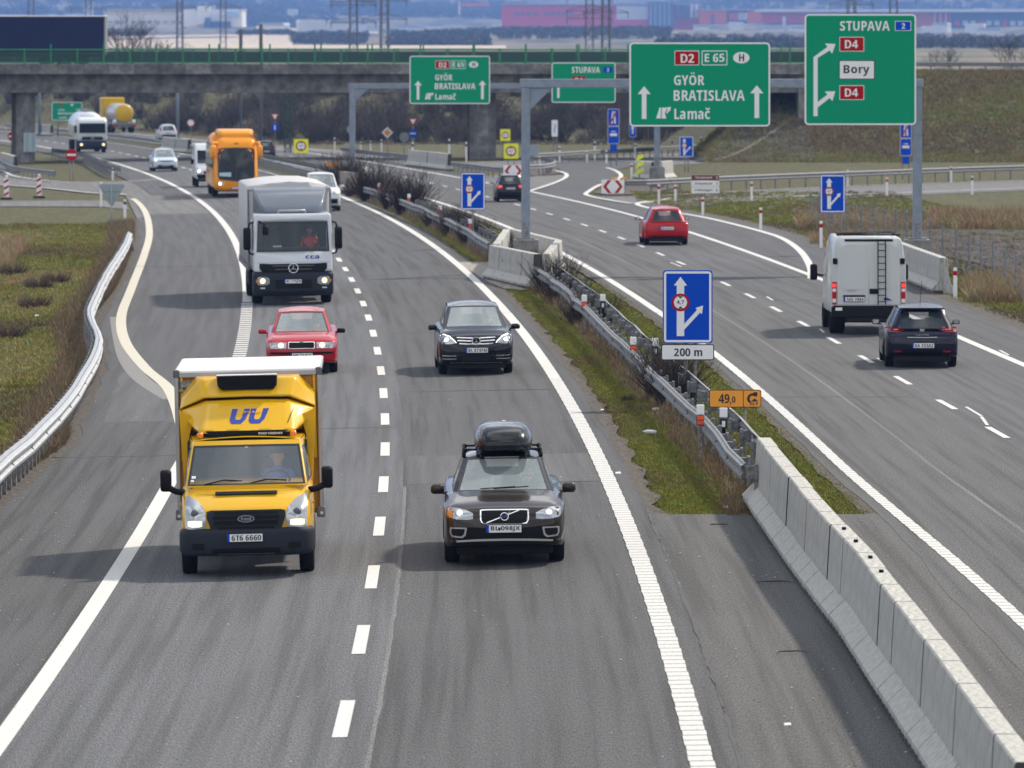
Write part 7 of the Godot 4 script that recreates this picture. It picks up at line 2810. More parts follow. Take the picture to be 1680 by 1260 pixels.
	obj("tarpaulin", st, pm("tarpaulin_grey", .46, .46, .47, .6), t)
	st = ns()
	box(st, Vector3(0, 3.43, -1.0), Vector3(2.54, .10, .06), .02)
	obj("front_rail", st, alloyed(), t)
	for s in [-1.0, 1.0]:
		st = ns()
		box(st, Vector3(s * 1.25, 2.2, -1.0), Vector3(.06, 2.46, .07), .015)
		obj("corner_post", st, mats.galvanised_dull, t)
		st = ns()
		box(st, Vector3(s * 1.26, 1.02, -5.3), Vector3(.05, .16, 8.3), .015)
		obj("side_rail", st, mats.galvanised_dull, t)
		for zq in 14:
			st = ns()
			box(st, Vector3(s * 1.285, 1.12, -1.5 - zq * .58), Vector3(.012, .14, .05), .003)
			obj("strap", st, mats.galvanised_dull, t)
		wheel(t, s * 1.20, 0.0, .50, .32, "galvanised_dull", 8)
		wheel(t, s * 1.20, -5.2, .50, .60, "galvanised_dull", 8)
		st = ns()
		box(st, Vector3(s * 1.0, .70, -2.6), Vector3(.5, .5, 2.2), .05)
		obj("side_box", st, mats.black_plastic, t)
	st = ns()
	box(st, Vector3(0, .82, -4.2), Vector3(.9, .26, 9.8), .02)
	obj("chassis", st, mats.underside, t)

func alloyed() -> StandardMaterial3D:
	return pm("aluminium", .42, .42, .43, .38, .7)

func coach() -> void:
	var p := at(387, 324)
	var org := paint("coach_orange", 0.90, 0.33, 0.004, 0.3)
	var t := thing("coach", "orange coach with rounded roof and large mirror ears behind the box lorry", "coach", p, turn(303) + 0.004)
	t.scale = Vector3(.97, .97, .97)
	t.position -= t.basis * Vector3(0, 0, 1.9)
	# z = 0 at the front axle, nose at +2.5
	var st := ns(true)
	var rings := []
	for e in [[-9.2, .40, 3.25, 1.20], [-8.8, .32, 3.40, 1.25], [1.6, .32, 3.42, 1.25], [2.0, .33, 3.36, 1.23], [2.28, .36, 3.22, 1.17], [2.45, .42, 3.0, 1.06], [2.52, .52, 2.7, .95]]:
		var r := PackedVector3Array()
		for q in rr(e[3] * 2, e[2] - e[1], .42, 0, (e[1] + e[2]) * .5, 5):
			var f := clampf((q.y - .4) / 2.9, 0, 1)
			r.append(Vector3(q.x * (1 - .11 * f * f), q.y, e[0] - (.55 * f * f if e[0] > 1.9 else 0.0)))
		rings.append(r)
	var tr := []
	loft(st, rings, true, tr)
	obj("body", st, org, t)
	panel(t, "windscreen", tr, mats.glass_dark, [[-1.0, 1.15, 2.62], [-.8, 1.02, 2.70], [0, .98, 2.72], [.8, 1.02, 2.70], [1.0, 1.15, 2.62]], .012, true, false, 6)
	panel(t, "windscreen_divider", tr, mats.frit, [[-.015, 1.0, 2.70], [.015, 1.0, 2.70]], .018, true, false, 6)
	panel(t, "destination_board", tr, pm("pale_board", .42, .55, .60, .5), [[-.92, 1.18, 1.36], [-.28, 1.14, 1.38]], .02)
	panel(t, "lower_mask", tr, mats.frit, [[-.95, .98, 1.12], [0, .88, 1.0], [.95, .98, 1.12]], .010)
	lamp(t, "headlight", tr, [[-1.0, .72, .86], [-.9, .66, .88], [-.66, .68, .80]], .014, [.88, .76, .075], "lamp_white")
	plate(t, "1AX 3327", Vector3(0, .52, hit(tr, 0, .52, true) + .02))
	st = ns()
	text(st, "108", Vector3(0, 2.93, hit(tr, 0, 2.93, true) + .02), .26, .10)
	obj("number_lettering", st, mats.sign_black, t)
	# roof hump
	st = ns(true)
	rings = []
	for e in [[-2.4, 3.30, 3.55, .9], [-2.0, 3.30, 3.68, 1.0], [.8, 3.28, 3.70, 1.0], [1.3, 3.2, 3.62, .92], [1.6, 3.1, 3.46, .78]]:
		rings.append(ringbox(-e[3], e[3], e[1], e[2], e[0], .14))
	loft(st, rings)
	obj("roof_unit", st, org, t)
	for s in [-1.0, 1.0]:
		st = ns(true)
		rings = []
		for e in [[2.15, .7], [2.25, 1.0], [2.42, 1.0], [2.52, .7]]:
			rings.append(ringbox(s * 1.28 - .15 * e[1], s * 1.28 + .15 * e[1], 2.50 - .36 * e[1], 2.50 + .36 * e[1], e[0], .12 * e[1]))
		loft(st, rings)
		tube(st, [Vector3(s * 1.05, 2.95, 1.9), Vector3(s * 1.22, 2.98, 2.2), Vector3(s * 1.28, 2.80, 2.34)], .09, 8)
		obj("mirror", st, org, t)
		for k in 6:
			var z := 1.0 - k * 1.65
			quad_window(t, [Vector3(s * 1.258, 1.55, z if s > 0 else z - 1.6), Vector3(s * 1.258, 1.55, z - 1.6 if s > 0 else z), Vector3(s * 1.21, 2.85, z - 1.6 if s > 0 else z), Vector3(s * 1.21, 2.85, z if s > 0 else z - 1.6)], Vector3.ZERO, "glass_dark", "side_window", .015)
		wheel(t, s * 1.21, 0.0, .50, .30, "galvanised_dull", 8)
		wheel(t, s * 1.21, -6.2, .50, .58, "galvanised_dull", 8)
	st = ns()
	box(st, Vector3(0, .45, -3.4), Vector3(1.9, .25, 11.0), .03)
	obj("chassis", st, mats.underside, t)

func cargo_van() -> void:        # tall white van seen from behind, ladder on its right door
	var p := at(1424, 549)
	var wh := paint("van_white", 0.56, 0.58, 0.57, 0.4)
	var t := thing("cargo_van", "tall white cargo van seen from behind with a black ladder on its door", "van", p, turn(155) + PI - 0.035)
	t.position += t.basis * Vector3(0, 0, 0.9)
	# z = 0 at the rear axle... rear face at -1.25
	var W := 1.0
	var st := ns(true)
	var rings := []
	for e in [[-1.25, .62, 2.56, .985], [-1.20, .56, 2.60, .995], [2.2, .52, 2.60, .998], [2.7, .52, 2.50, .995], [3.25, .52, 1.95, .98], [3.6, .52, 1.45, .95], [4.1, .55, 1.25, .90], [4.3, .6, 1.05, .82]]:
		var r := PackedVector3Array()
		var yb: float = e[1]
		var yt: float = e[2]
		var hp := [[0.0, yb], [.92, yb], [.985, yb + .05], [1.0, yb + .35], [.995, yb + .62 * (yt - yb)], [.90, yt - .16], [.86, yt - .05], [.80, yt], [0.0, yt + .03]]
		for h in hp:
			r.append(Vector3(h[0] * e[3], h[1], e[0]))
		for k in range(hp.size() - 2, 0, -1):
			r.append(Vector3(-hp[k][0] * e[3], hp[k][1], e[0]))
		rings.append(r)
	var tr := []
	loft(st, rings, true, tr)
	obj("body", st, wh, t)
	# rear doors, each a slightly proud sheet with a pressed field
	for s in [-1.0, 1.0]:
		panel(t, "rear_door", tr, wh, [[s * .015, .82, 2.42], [s * .60, .82, 2.42], [s * .78, .82, 2.30], [s * .83, .82, 1.75]] if s > 0 else [[-.83, .82, 1.75], [-.78, .82, 2.30], [-.60, .82, 2.42], [-.015, .82, 2.42]], .012, false, false, 6)
		panel(t, "door_field", tr, wh, [[s * .10, 1.22, 2.30], [s * .62, 1.22, 2.28], [s * .70, 1.22, 2.1]] if s > 0 else [[-.70, 1.22, 2.1], [-.62, 1.22, 2.28], [-.10, 1.22, 2.30]], .020, false, false, 4)
		panel(t, "tail_light", tr, mats.lens_red, [[s * .86, .82, 1.42], [s * .975, .82, 1.42]] if s > 0 else [[-.975, .82, 1.42], [-.86, .82, 1.42]], .02, false, false, 4)
		for y in [[1.16, 1.24], [.87, .97]]:
			panel(t, "reversing_lens", tr, mats.lens_clear, [[s * .87, y[0], y[1]], [s * .965, y[0], y[1]]] if s > 0 else [[-.965, y[0], y[1]], [-.87, y[0], y[1]]], .027, false)
		panel(t, "brake_lens", tr, mats.lamp_brake, [[s * .875, 1.28, 1.37], [s * .96, 1.28, 1.37]] if s > 0 else [[-.96, 1.28, 1.37], [-.875, 1.28, 1.37]], .027, false)
		st = ns()
		box(st, Vector3(s * .90, 1.97, -1.27), Vector3(.12, .16, .05), .02)
		obj("hinge", st, mats.black_plastic, t)
	panel(t, "roof_slot", tr, mats.grille_black, [[-.64, 2.50, 2.555], [.64, 2.50, 2.555]], .016, false)
	panel(t, "handle", tr, mats.grille_black, [[-.26, 1.10, 1.24], [-.02, 1.10, 1.24]], .03, false)
	panel(t, "plate_recess", tr, mats.grille_black, [[.10, 1.03, 1.07], [.68, 1.03, 1.07]], .04, false)
	plate(t, "4AD 9884", Vector3(.39, .96, -1.29), false, .54, .11)
	st = ns()
	text(st, "DAILY", Vector3(.44, 1.19, -1.274), .24, .05, .004, true, Basis(Vector3.UP, PI))
	obj("badge_lettering", st, mats.satin_silver, t)
	st = ns()
	prism(st, pv([-.62, .93, -.40, .93, -.40, 1.0, -.50, 1.0]), -1.285, -1.268)
	obj("sticker", st, mats.letter_blue, t)
	# ladder
	st = ns()
	for x in [-.24, -.44]:
		tube(st, [Vector3(x, .82, -1.36), Vector3(x, 2.44, -1.34), Vector3(x, 2.50, -1.27)], .017, 6)
	obj("ladder_rail", st, mats.black_plastic, t)
	for k in 10:
		st = ns()
		tube(st, [Vector3(-.24, .90 + k * .17, -1.358), Vector3(-.44, .90 + k * .17, -1.358)], .012, 5)
		obj("ladder_rung", st, mats.black_plastic, t)
	# rack
	st = ns()
	for x in [-.72, .72]:
		tube(st, [Vector3(x, 2.655, -.9), Vector3(x, 2.655, 1.6)], .015, 5)
	for k in 3:
		tube(st, [Vector3(-.80, 2.665, -.9 + k * 1.2), Vector3(.80, 2.665, -.9 + k * .62)], .015, 5)
	tube(st, [Vector3(-.85, 2.66, -.95), Vector3(.85, 2.66, -.95)], .022, 5)
	obj("roof_rack", st, mats.black_plastic, t)
	# bumper and underside
	st = ns()
	box(st, Vector3(0, .62, -1.22), Vector3(1.98, .34, .22), .05)
	obj("rear_bumper", st, mats.black_plastic, t)
	st = ns()
	box(st, Vector3(.80, .70, -1.34), Vector3(.18, .08, .02), .005)
	obj("bumper_sticker", st, mats.sign_white, t)
	st = ns()
	box(st, Vector3(0, .45, 1.2), Vector3(1.2, .2, 5.0), .03)
	box(st, Vector3(0, .36, 0), Vector3(1.5, .16, .2), .05)
	box(st, Vector3(-.42, .42, -.9), Vector3(.26, .16, .4), .05)
	obj("underbody", st, mats.underside, t)
	for s in [-1.0, 1.0]:
		wheel(t, s * .99, 0.0, .34, .42, "galvanised_dull", 6)
		wheel(t, s * .99, 3.3, .34, .22, "galvanised_dull", 6)
		st = ns(true)
		tube(st, [Vector3(s * .97, 1.42, 3.0), Vector3(s * 1.16, 1.45, 3.0)], .03, 6)
		rings = []
		for e in [[2.92, .8], [2.96, 1.0], [3.06, .9], [3.1, .6]]:
			rings.append(ringbox(s * 1.24 - .10 * e[1], s * 1.24 + .10 * e[1], 1.52 - .22 * e[1], 1.52 + .22 * e[1], e[0], .06 * e[1]))
		loft(st, rings)
		obj("mirror", st, mats.black_plastic, t)
		quad_window(t, [Vector3(s * .985, 1.45, 2.9 if s > 0 else 2.0), Vector3(s * .985, 1.45, 2.0 if s > 0 else 2.9), Vector3(s * .95, 2.05, 2.0 if s > 0 else 2.7), Vector3(s * .95, 2.05, 2.7 if s > 0 else 2.0)], Vector3.ZERO, "glass_dark", "side_window", .03)

func tankers() -> void:
	# white one coming
	var p := at(151, 251)
	var wh := paint("tanker_white", .68, .71, .74, .3)
	var t := thing("tanker_lorry", "white tanker lorry with lit headlights coming round the far bend", "lorry", p, turn(471) + 0.02)
	t.position -= t.basis * Vector3(0, 0, 1.0)
	var st := ns(true)
	var rings := []
	for e in [[-.7, .95, 2.85, 1.2], [.6, .95, 2.9, 1.22], [1.1, .95, 2.75, 1.2], [1.3, 1.0, 2.5, 1.12]]:
		rings.append(ringbox(-e[3], e[3], e[1], e[2], e[0], .2))
	var tr := []
	loft(st, rings, true, tr)
	obj("cab_body", st, wh, t)
	panel(t, "windscreen", tr, mats.glass_dark, [[-1.06, 1.62, 2.42], [1.06, 1.62, 2.42]], .02)
	panel(t, "grille", tr, mats.grille_black, [[-.85, .98, 1.32], [.85, .98, 1.32]], .02)
	roundel(t, "emblem", 0, 1.2, hit(tr, 0, 1.2, true) + .05, .12)
	st = ns(true)
	rings = []
	for e in [[.4, .3, .95, 1.2], [1.2, .28, .95, 1.2], [1.42, .35, .88, 1.08]]:
		rings.append(ringbox(-e[3], e[3], e[1], e[2], e[0], .1))
	var bt := []
	loft(st, rings, true, bt)
	obj("front_bumper", st, mats.bumper_plastic, t)
	lamp(t, "headlight", bt, [[-1.05, .58, .80], [-.72, .58, .80]], .012, [.9, .69, .10], "lamp_warm")
	st = ns(true)
	lathe(st, [[0, -9.0], [.8, -8.9], [1.15, -8.6], [1.22, -8.2], [1.22, -1.5], [1.15, -1.1], [.8, -.85], [0, -.8]], 26, Transform3D(Basis(Vector3.RIGHT, PI / 2), Vector3(0, 2.12, 0)))
	obj("tank", st, wh, t)
	st = ns()
	box(st, Vector3(0, 3.36, -4.5), Vector3(.6, .08, 6.0), .02)
	for k in 3:
		box(st, Vector3(0, 3.42, -2.6 - k * 2.0), Vector3(.5, .16, .5), .05)
	box(st, Vector3(.62, 3.12, .2), Vector3(.24, .12, .2), .04)
	obj("walkway", st, mats.galvanised_dull, t)
	for s in [-1.0, 1.0]:
		st = ns()
		box(st, Vector3(s * 1.36, 1.95, 1.1), Vector3(.18, .6, .12), .04)
		obj("mirror", st, mats.black_plastic, t)
		for zz in [0.0, -5.6, -6.9]:
			wheel(t, s * 1.20, zz, .50, .34, "galvanised_dull", 8)
	st = ns()
	box(st, Vector3(0, .8, -4.0), Vector3(1.0, .3, 9.6), .02)
	obj("chassis", st, mats.underside, t)
	# yellow one going away, behind the median rails
	var X := ad(201, 224, 620.0)
	X.y = gh(X.x, 620.0)
	var ye := paint("tanker_yellow", .66, .40, .004, .3)
	t = thing("tanker_lorry", "yellow tanker lorry seen from behind with a round yellow tank end", "lorry", X, turn(600) + PI + 0.04)
	st = ns(true)
	lathe(st, [[0, -.1], [.75, -.05], [1.0, .12], [1.05, .4], [1.05, 6.6], [1.0, 6.9], [0, 7.0]], 26, Transform3D(Basis(Vector3.RIGHT, PI / 2), Vector3(0, 2.05, -1.2)))
	obj("tank", st, paint("tank_grey", .42, .43, .46, .35), t)
	st = ns(true)
	lathe(st, [[0, -.13], [.75, -.085], [.97, .06], [.99, .2]], 26, Transform3D(Basis(Vector3.RIGHT, PI / 2), Vector3(0, 2.05, -1.2)))
	obj("tank_end", st, ye, t)
	st = ns()
	box(st, Vector3(0, 2.45, 7.0), Vector3(2.45, 2.5, 1.9), .12)
	obj("cab_body", st, ye, t)
	st = ns()
	box(st, Vector3(0, .95, 2.4), Vector3(2.3, .3, 7.6), .03)
	box(st, Vector3(0, .70, -1.2), Vector3(2.4, .22, .16), .03)
	obj("chassis", st, mats.galvanised_dull, t)
	for s in [-1.0, 1.0]:
		st = ns()
		box(st, Vector3(s * .98, .72, -1.31), Vector3(.5, .18, .06), .02)
		obj("tail_light", st, mats.lens_red, t)
		st = ns()
		box(st, Vector3(s * 1.0, 1.15, -1.0), Vector3(.36, .5, .5), .08)
		obj("mudguard", st, mats.sign_white, t)
		for zz in [0.0, 1.3, 5.6]:
			wheel(t, s * 1.2, zz, .5, .34, "galvanised_dull", 8)

func white_van_front() -> void:
	var p := at(348, 307)
	var wh := paint("far_van_white", .66, .68, .71, .35)
	var t := thing("delivery_van", "white van with lit headlight half hidden behind the orange coach", "van", p, turn(330) + 0.01)
	t.position -= t.basis * Vector3(0, 0, .8)
	var st := ns(true)
	var rings := []
	for e in [[-3.6, .5, 2.45, .95], [-.5, .45, 2.5, .96], [-.1, .45, 2.38, .95], [.30, .45, 1.55, .94], [.55, .45, 1.25, .93], [.85, .45, 1.05, .88], [.95, .5, .9, .78]]:
		rings.append(ringbox(-e[3], e[3], e[1], e[2], e[0], .12))
	var tr := []
	loft(st, rings, true, tr)
	obj("body", st, wh, t)
	panel(t, "windscreen", tr, mats.glass_dark, [[-.82, 1.36, 2.10], [.82, 1.36, 2.10]], .015, true, false, 6)
	panel(t, "front_bumper", tr, mats.black_plastic, [[-.88, .48, .74], [.88, .48, .74]], .03)
	panel(t, "grille", tr, mats.grille_black, [[-.5, .78, .92], [.5, .78, .92]], .02)
	lamp(t, "headlight", tr, [[-.86, .80, 1.08], [-.62, .80, 1.0]], .015, [.74, .92, .09], "lamp_white")
	for s in [-1.0, 1.0]:
		st = ns()
		box(st, Vector3(s * 1.1, 1.45, .1), Vector3(.18, .30, .10), .04)
		obj("mirror", st, mats.black_plastic, t)
		wheel(t, s * .95, 0.0, .33, .22, "galvanised_dull", 6)
		wheel(t, s * .95, -2.9, .33, .22, "galvanised_dull", 6)
	st = ns()
	box(st, Vector3(0, .42, -1.4), Vector3(1.4, .2, 4.0), .03)
	obj("underbody", st, mats.underside, t)

func vehicles() -> void:
	estate()
	mpv()
	saloon()
	delivery_van()
	lorry()
	coach()
	cargo_van()
	tankers()
	white_van_front()
	rear_car("hatchback", "dark blue hatchback seen from behind with glowing brake lights beside the white van", Vector2(1509, 600), 1.76, 1.46, paint("hatch_blue", .0035, .006, .020, .28), 0, turn(138) - 0.045, "KA 103AZ")
	rear_car("red_hatchback", "red hatchback seen from behind driving alone in the right hand lane", Vector2(1091, 401), 1.73, 1.44, paint("hatch_red", .42, .006, .012, .3), 1, turn(226) - 0.02, "BA 612LT")
	rear_car("compact_car", "dark compact car with pale roof seen from behind, partly behind the gantry post", Vector2(836, 331), 1.62, 1.60, paint("compact_black", .008, .009, .012, .3), 2, turn(288) - 0.02, "ZA 330DK", null, .86)
	rear_car("far_car", "dark car with pale roof seen from behind right of the orange coach", Vector2(436, 262), 1.75, 1.72, paint("far_dark", .03, .032, .036, .35), 3, turn(400), "TT 118BC", null, .80)
	rear_car("far_car", "small white estate car seen from behind beyond the median blocks", Vector2(275, 231), 1.75, 1.6, paint("far_white", .60, .62, .65, .35), 3, turn(560), "BL 552FA", null, .95)
	far_front_car("hatchback", "pale blue hatchback with lit headlights driving ahead of the white van", "car", Vector2(270, 281), 1.72, 1.5, paint("pale_blue", .52, .60, .68, .3), turn(400) + 0.02, "lamp_white", false, .98)
	far_front_car("white_mpv", "white people carrier with one lit headlight visible right of the box lorry", "car", Vector2(528, 346), 1.82, 1.82, paint("mpv_white", .62, .64, .66, .3), turn(272) + 0.01, "lamp_warm", true, .97)

# ---------------------------------------------------------------- plants
func blades(n: int, h: float, spread: float, w: float) -> ArrayMesh:
	var st := ns()
	for i in n:
		var a := rng.randf() * TAU
		var r := sqrt(rng.randf()) * spread
		var b := Vector3(cos(a) * r, -0.02, sin(a) * r)
		var lean := Vector3(rng.randf_range(-1, 1), 0, rng.randf_range(-1, 1)) * h * 0.55
		var hh := h * rng.randf_range(0.55, 1.1)
		var u := Vector3(cos(a * 3.0), 0, sin(a * 3.0)) * w
		var m := b + lean * 0.35 + Vector3(0, hh * 0.6, 0)
		t3(st, b - u, b + u, m + u * 0.6)
		t3(st, b - u, m + u * 0.6, m - u * 0.6)
		t3(st, m - u * 0.6, m + u * 0.6, b + lean + Vector3(0, hh, 0))
	st.generate_normals()
	return st.commit()

func scatter(called: String, mesh: Mesh, spots: Array, label := "") -> void:    # spots: [position, scale, colour]
	var mm := MultiMesh.new()
	mm.transform_format = MultiMesh.TRANSFORM_3D
	mm.use_colors = true
	mm.mesh = mesh
	mm.instance_count = spots.size()
	for i in spots.size():
		var s: Array = spots[i]
		mm.set_instance_transform(i, Transform3D(Basis(Vector3.UP, rng.randf() * TAU).scaled(Vector3.ONE * s[1]), s[0]))
		mm.set_instance_color(i, s[2])
	var o := MultiMeshInstance3D.new()
	o.name = numbered(called)
	o.multimesh = mm
	var m := pm("blade", 1, 1, 1, 0.8)
	m.vertex_color_use_as_albedo = true
	m.backlight_enabled = true
	m.backlight = Color(0.25, 0.25, 0.2)
	o.material_override = m
	o.set_meta("kind", "stuff")
	o.set_meta("label", label)
	add_child(o)

func mixc(a: Color, b: Color, f: float) -> Color: return a.lerp(b, clampf(f, 0, 1))

func grass() -> void:
	var green := Color(0.185, 0.196, 0.016)
	var olive := Color(0.165, 0.140, 0.036)
	var brown := Color(0.125, 0.085, 0.045)
	var straw := Color(0.36, 0.27, 0.14)
	var nz := FastNoiseLite.new()
	nz.frequency = 0.09
	nz.fractal_octaves = 3
	var tuft := blades(12, 0.16, 0.16, 0.014)
	var dry := blades(12, 0.42, 0.14, 0.012)
	var put := func(list: Array, x: float, d: float, col: Color, s: float) -> void:
		list.append([Vector3(x, terrain(x, d), -d), s * rng.randf_range(0.7, 1.25), Color(col.r * rng.randf_range(0.75, 1.25), col.g * rng.randf_range(0.75, 1.25), col.b)])
	var a := []
	var b := []
	for i in 17000:       # median, oncoming side
		var d := lerpf(96.0 + 0.7 * rng.randf(), 190.0, pow(rng.randf(), 1.3)) if i < 12500 else rng.randf_range(204, 320)
		var f := rng.randf()
		var e := bx(d) + oA(d) + 0.58
		var r := bx(d) + oML(d) + 0.15
		var x := lerpf(e, r, f)
		var n := nz.get_noise_2d(x * 2.2, d * 0.7)
		var c := mixc(green, olive, 0.30 + n * 1.5)
		c = mixc(c, brown, (0.16 - f) * 4.0 + n * 0.8)
		if f > 0.74 + n * 0.3 and rng.randf() < 0.40:
			put.call(b, x, d, mixc(brown, straw, rng.randf() * 0.55), rng.randf_range(0.3, 0.75))
		elif rng.randf() < 0.35 + f * 2.2:
			put.call(a, x, d, c, 0.62)
	for i in 9000:        # median, far side
		var d := lerpf(96.6, 190.0, pow(rng.randf(), 1.3)) if i < 6500 else rng.randf_range(204, 320)
		var f := rng.randf()
		var x := lerpf(bx(d) + oMR(d) - 0.1, bx(d) + oE(d) - 0.42, f)
		var n := nz.get_noise_2d(x * 2.0 + 40.0, d * 0.5)
		put.call(a, x, d, mixc(green, olive, 0.3 + n * 1.5), 0.7)
	for i in 3000:        # ragged growth between the two rails
		var d := rng.randf_range(99, 186) if i < 2000 else rng.randf_range(206, 300)
		var x := bx(d) + oML(d) + rng.randf_range(0.1, 0.6)
		put.call(b, x, d, mixc(brown, straw, rng.randf() * 0.3), rng.randf_range(0.5, 0.9))
	scatter("median_grass", tuft, a, "green and brown grass of the median")
	scatter("dry_grass", dry, b, "dry brown grass along the median guard rails")
	a = []
	b = []
	for i in 22000:       # slope on the left
		var d := lerpf(92.0, 262.0, pow(rng.randf(), 1.25))
		var w := rng.randf()
		var x := lx(lineO, d) - 0.35 - w * w * 11.0
		if x < -0.094 * d:
			continue
		var n := nz.get_noise_2d(x * 0.9 + 80.0, d * 0.35)
		var edge: float = lx(lineO, d) - x
		var c := mixc(mixc(green, olive, 0.40 + n * 1.6), straw, 0.02 - n * 0.9)
		if edge < 1.3:
			put.call(b, x, d, mixc(brown, straw, rng.randf() * 0.45), 0.75)
		elif edge > 4.5 and d > 175 and d < 235 and n > -0.25:
			put.call(b, x, d, mixc(straw, brown, rng.randf() * 0.5), 1.3)
		else:
			put.call(a, x, d, mixc(c, brown, n * 1.5), 1.1)
	for i in 12000:       # verges and wedge on the right
		var d := rng.randf_range(130, 318)
		var x := 0.0
		if d < 196:
			x = lx(lineR, minf(d, 190.0)) + 0.5 + rng.randf() * 6.0
		else:
			x = lx(lineI, clampf(d, 196, 300)) + 1.2 + pow(rng.randf(), 1.5) * 14.0
		if x > 0.091 * d:
			continue
		var n := nz.get_noise_2d(x * 1.1 + 20.0, d * 0.4)
		put.call(a, x, d, mixc(mixc(green, olive, 0.5 + n), brown, 0.3 + n * 1.2), 1.1)
	for q in [[1310, 1690, 354, 376, 1500, 1.5], [1590, 1690, 462, 496, 700, 1.3], [1330, 1470, 380, 405, 250, 1.0]]:
		for i in q[4]:
			var p := at(rng.randf_range(q[0], q[1]), rng.randf_range(q[2], q[3]))
			if nz.get_noise_2d(p.x * 1.5, p.z * 0.6) < -0.22:
				continue
			put.call(b, p.x, -p.z, mixc(straw, brown, rng.randf() * 0.75), q[5])
	scatter("verge_grass", tuft, a, "green and brown grass of the outer verges")
	scatter("dry_grass", dry, b, "tall straw coloured grass of the outer verges")
	a = []
	for i in 900:
		var d := rng.randf_range(530, 785)
		var x := rng.randf_range(-80, 36)
		if x - bx(minf(d, 800)) > 22.0 and absf(x) < 0.094 * d:
			a.append([Vector3(x, terrain(x, d) - 0.2, -d), rng.randf_range(0.7, 1.5), Color(0.062, 0.051, 0.043) * rng.randf_range(0.6, 1.5)])
	scatter("thicket_undergrowth", twigs(60, 2.0, 2.0, 0.03, 0.5), a, "dark brushwood filling the thicket beyond the overpass")
	a = []
	b = []
	for i in 26000:       # the bank beside the overpass, then the leaf litter of the wooded bank behind
		var d := rng.randf_range(419, 452)
		var x := rng.randf_range(14.0, 44.0)
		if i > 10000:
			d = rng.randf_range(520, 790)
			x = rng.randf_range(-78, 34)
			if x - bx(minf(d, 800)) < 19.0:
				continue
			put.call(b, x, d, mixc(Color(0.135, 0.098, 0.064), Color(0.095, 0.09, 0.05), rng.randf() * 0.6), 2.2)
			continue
		var n := nz.get_noise_2d(x * 0.7, d * 0.7)
		put.call(a, x, d, mixc(mixc(Color(0.205, 0.178, 0.055), Color(0.165, 0.125, 0.058), 0.5 + n * 1.5), Color(0.15, 0.175, 0.035), -n), 2.2)
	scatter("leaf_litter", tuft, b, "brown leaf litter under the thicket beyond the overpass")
	scatter("bank_grass", tuft, a, "dull brown and green grass of the banks by the overpass")

func twigs(n: int, h: float, r: float, w: float, up := 0.7) -> ArrayMesh:     # many branching sticks from one stool
	var st := ns()
	for i in n:
		var a := rng.randf() * TAU
		var p := Vector3(cos(a), 0, sin(a)) * rng.randf() * r * 0.35
		var dir := Vector3(cos(a) * rng.randf_range(0.1, 1.0), up + rng.randf() * 0.8, sin(a) * rng.randf_range(0.1, 1.0)).normalized()
		var l := h * rng.randf_range(0.5, 1.05)
		var pts := [p]
		for k in 3:
			dir = (dir + Vector3(rng.randf_range(-0.3, 0.3), rng.randf_range(-0.05, 0.25), rng.randf_range(-0.3, 0.3))).normalized()
			pts.append(pts[k] + dir * l / 3.0)
		tube(st, pts, [w, w * 0.8, w * 0.5, w * 0.2], 3, false)
		for k in 5:
			var f := rng.randf_range(0.3, 1.0) * 2.99
			var q: Vector3 = (pts[int(f)] as Vector3).lerp(pts[int(f) + 1], f - int(f))
			var e := q + (dir + Vector3(rng.randf_range(-0.9, 0.9), rng.randf_range(-0.2, 0.6), rng.randf_range(-0.9, 0.9))).normalized() * l * rng.randf_range(0.15, 0.35)
			tube(st, [q, (q + e) * 0.5 + Vector3(0, l * 0.02, 0), e], [w * 0.45, w * 0.35, w * 0.15], 3, false)
	st.generate_normals()
	return st.commit()

func bare_tree(st: SurfaceTool, p: Vector3, dir: Vector3, l: float, r: float, depth: int) -> void:
	var q := p + dir * l
	tube(st, [p, p.lerp(q, 0.5) + Vector3(rng.randf_range(-1, 1), 0, rng.randf_range(-1, 1)) * l * 0.06, q], [r, r * 0.85, r * 0.65], 5 if depth > 2 else 3, false)
	if depth == 0:
		return
	for i in (3 if depth > 1 else 4):
		var n := (dir + Vector3(rng.randf_range(-0.8, 0.8), rng.randf_range(-0.1, 0.5), rng.randf_range(-0.8, 0.8))).normalized()
		bare_tree(st, p.lerp(q, rng.randf_range(0.55, 1.0)), n, l * rng.randf_range(0.55, 0.8), r * 0.6, depth - 1)

func tree(label: String, p: Vector3, h: float, group: String) -> Node3D:
	var t := thing("bare_tree", label, "tree", p, rng.randf() * TAU, group)
	var st := ns(true)
	tube(st, [Vector3(0, -0.4, 0), Vector3(0.05, h * 0.18, 0), Vector3(-0.05, h * 0.34, 0.05)], [h * 0.016, h * 0.013, h * 0.010], 7, false)
	obj("trunk", st, pm("bark", 0.055, 0.042, 0.034, 0.9), t)
	st = ns()
	for i in 6:
		var a := TAU * i / 6 + rng.randf()
		bare_tree(st, Vector3(0, h * rng.randf_range(0.16, 0.34), 0), Vector3(cos(a) * 0.5, 1.0, sin(a) * 0.5).normalized(), h * 0.27, h * 0.006, 4)
	obj("crown", st, pm("twig", 0.045, 0.034, 0.030, 0.9), t)
	return t

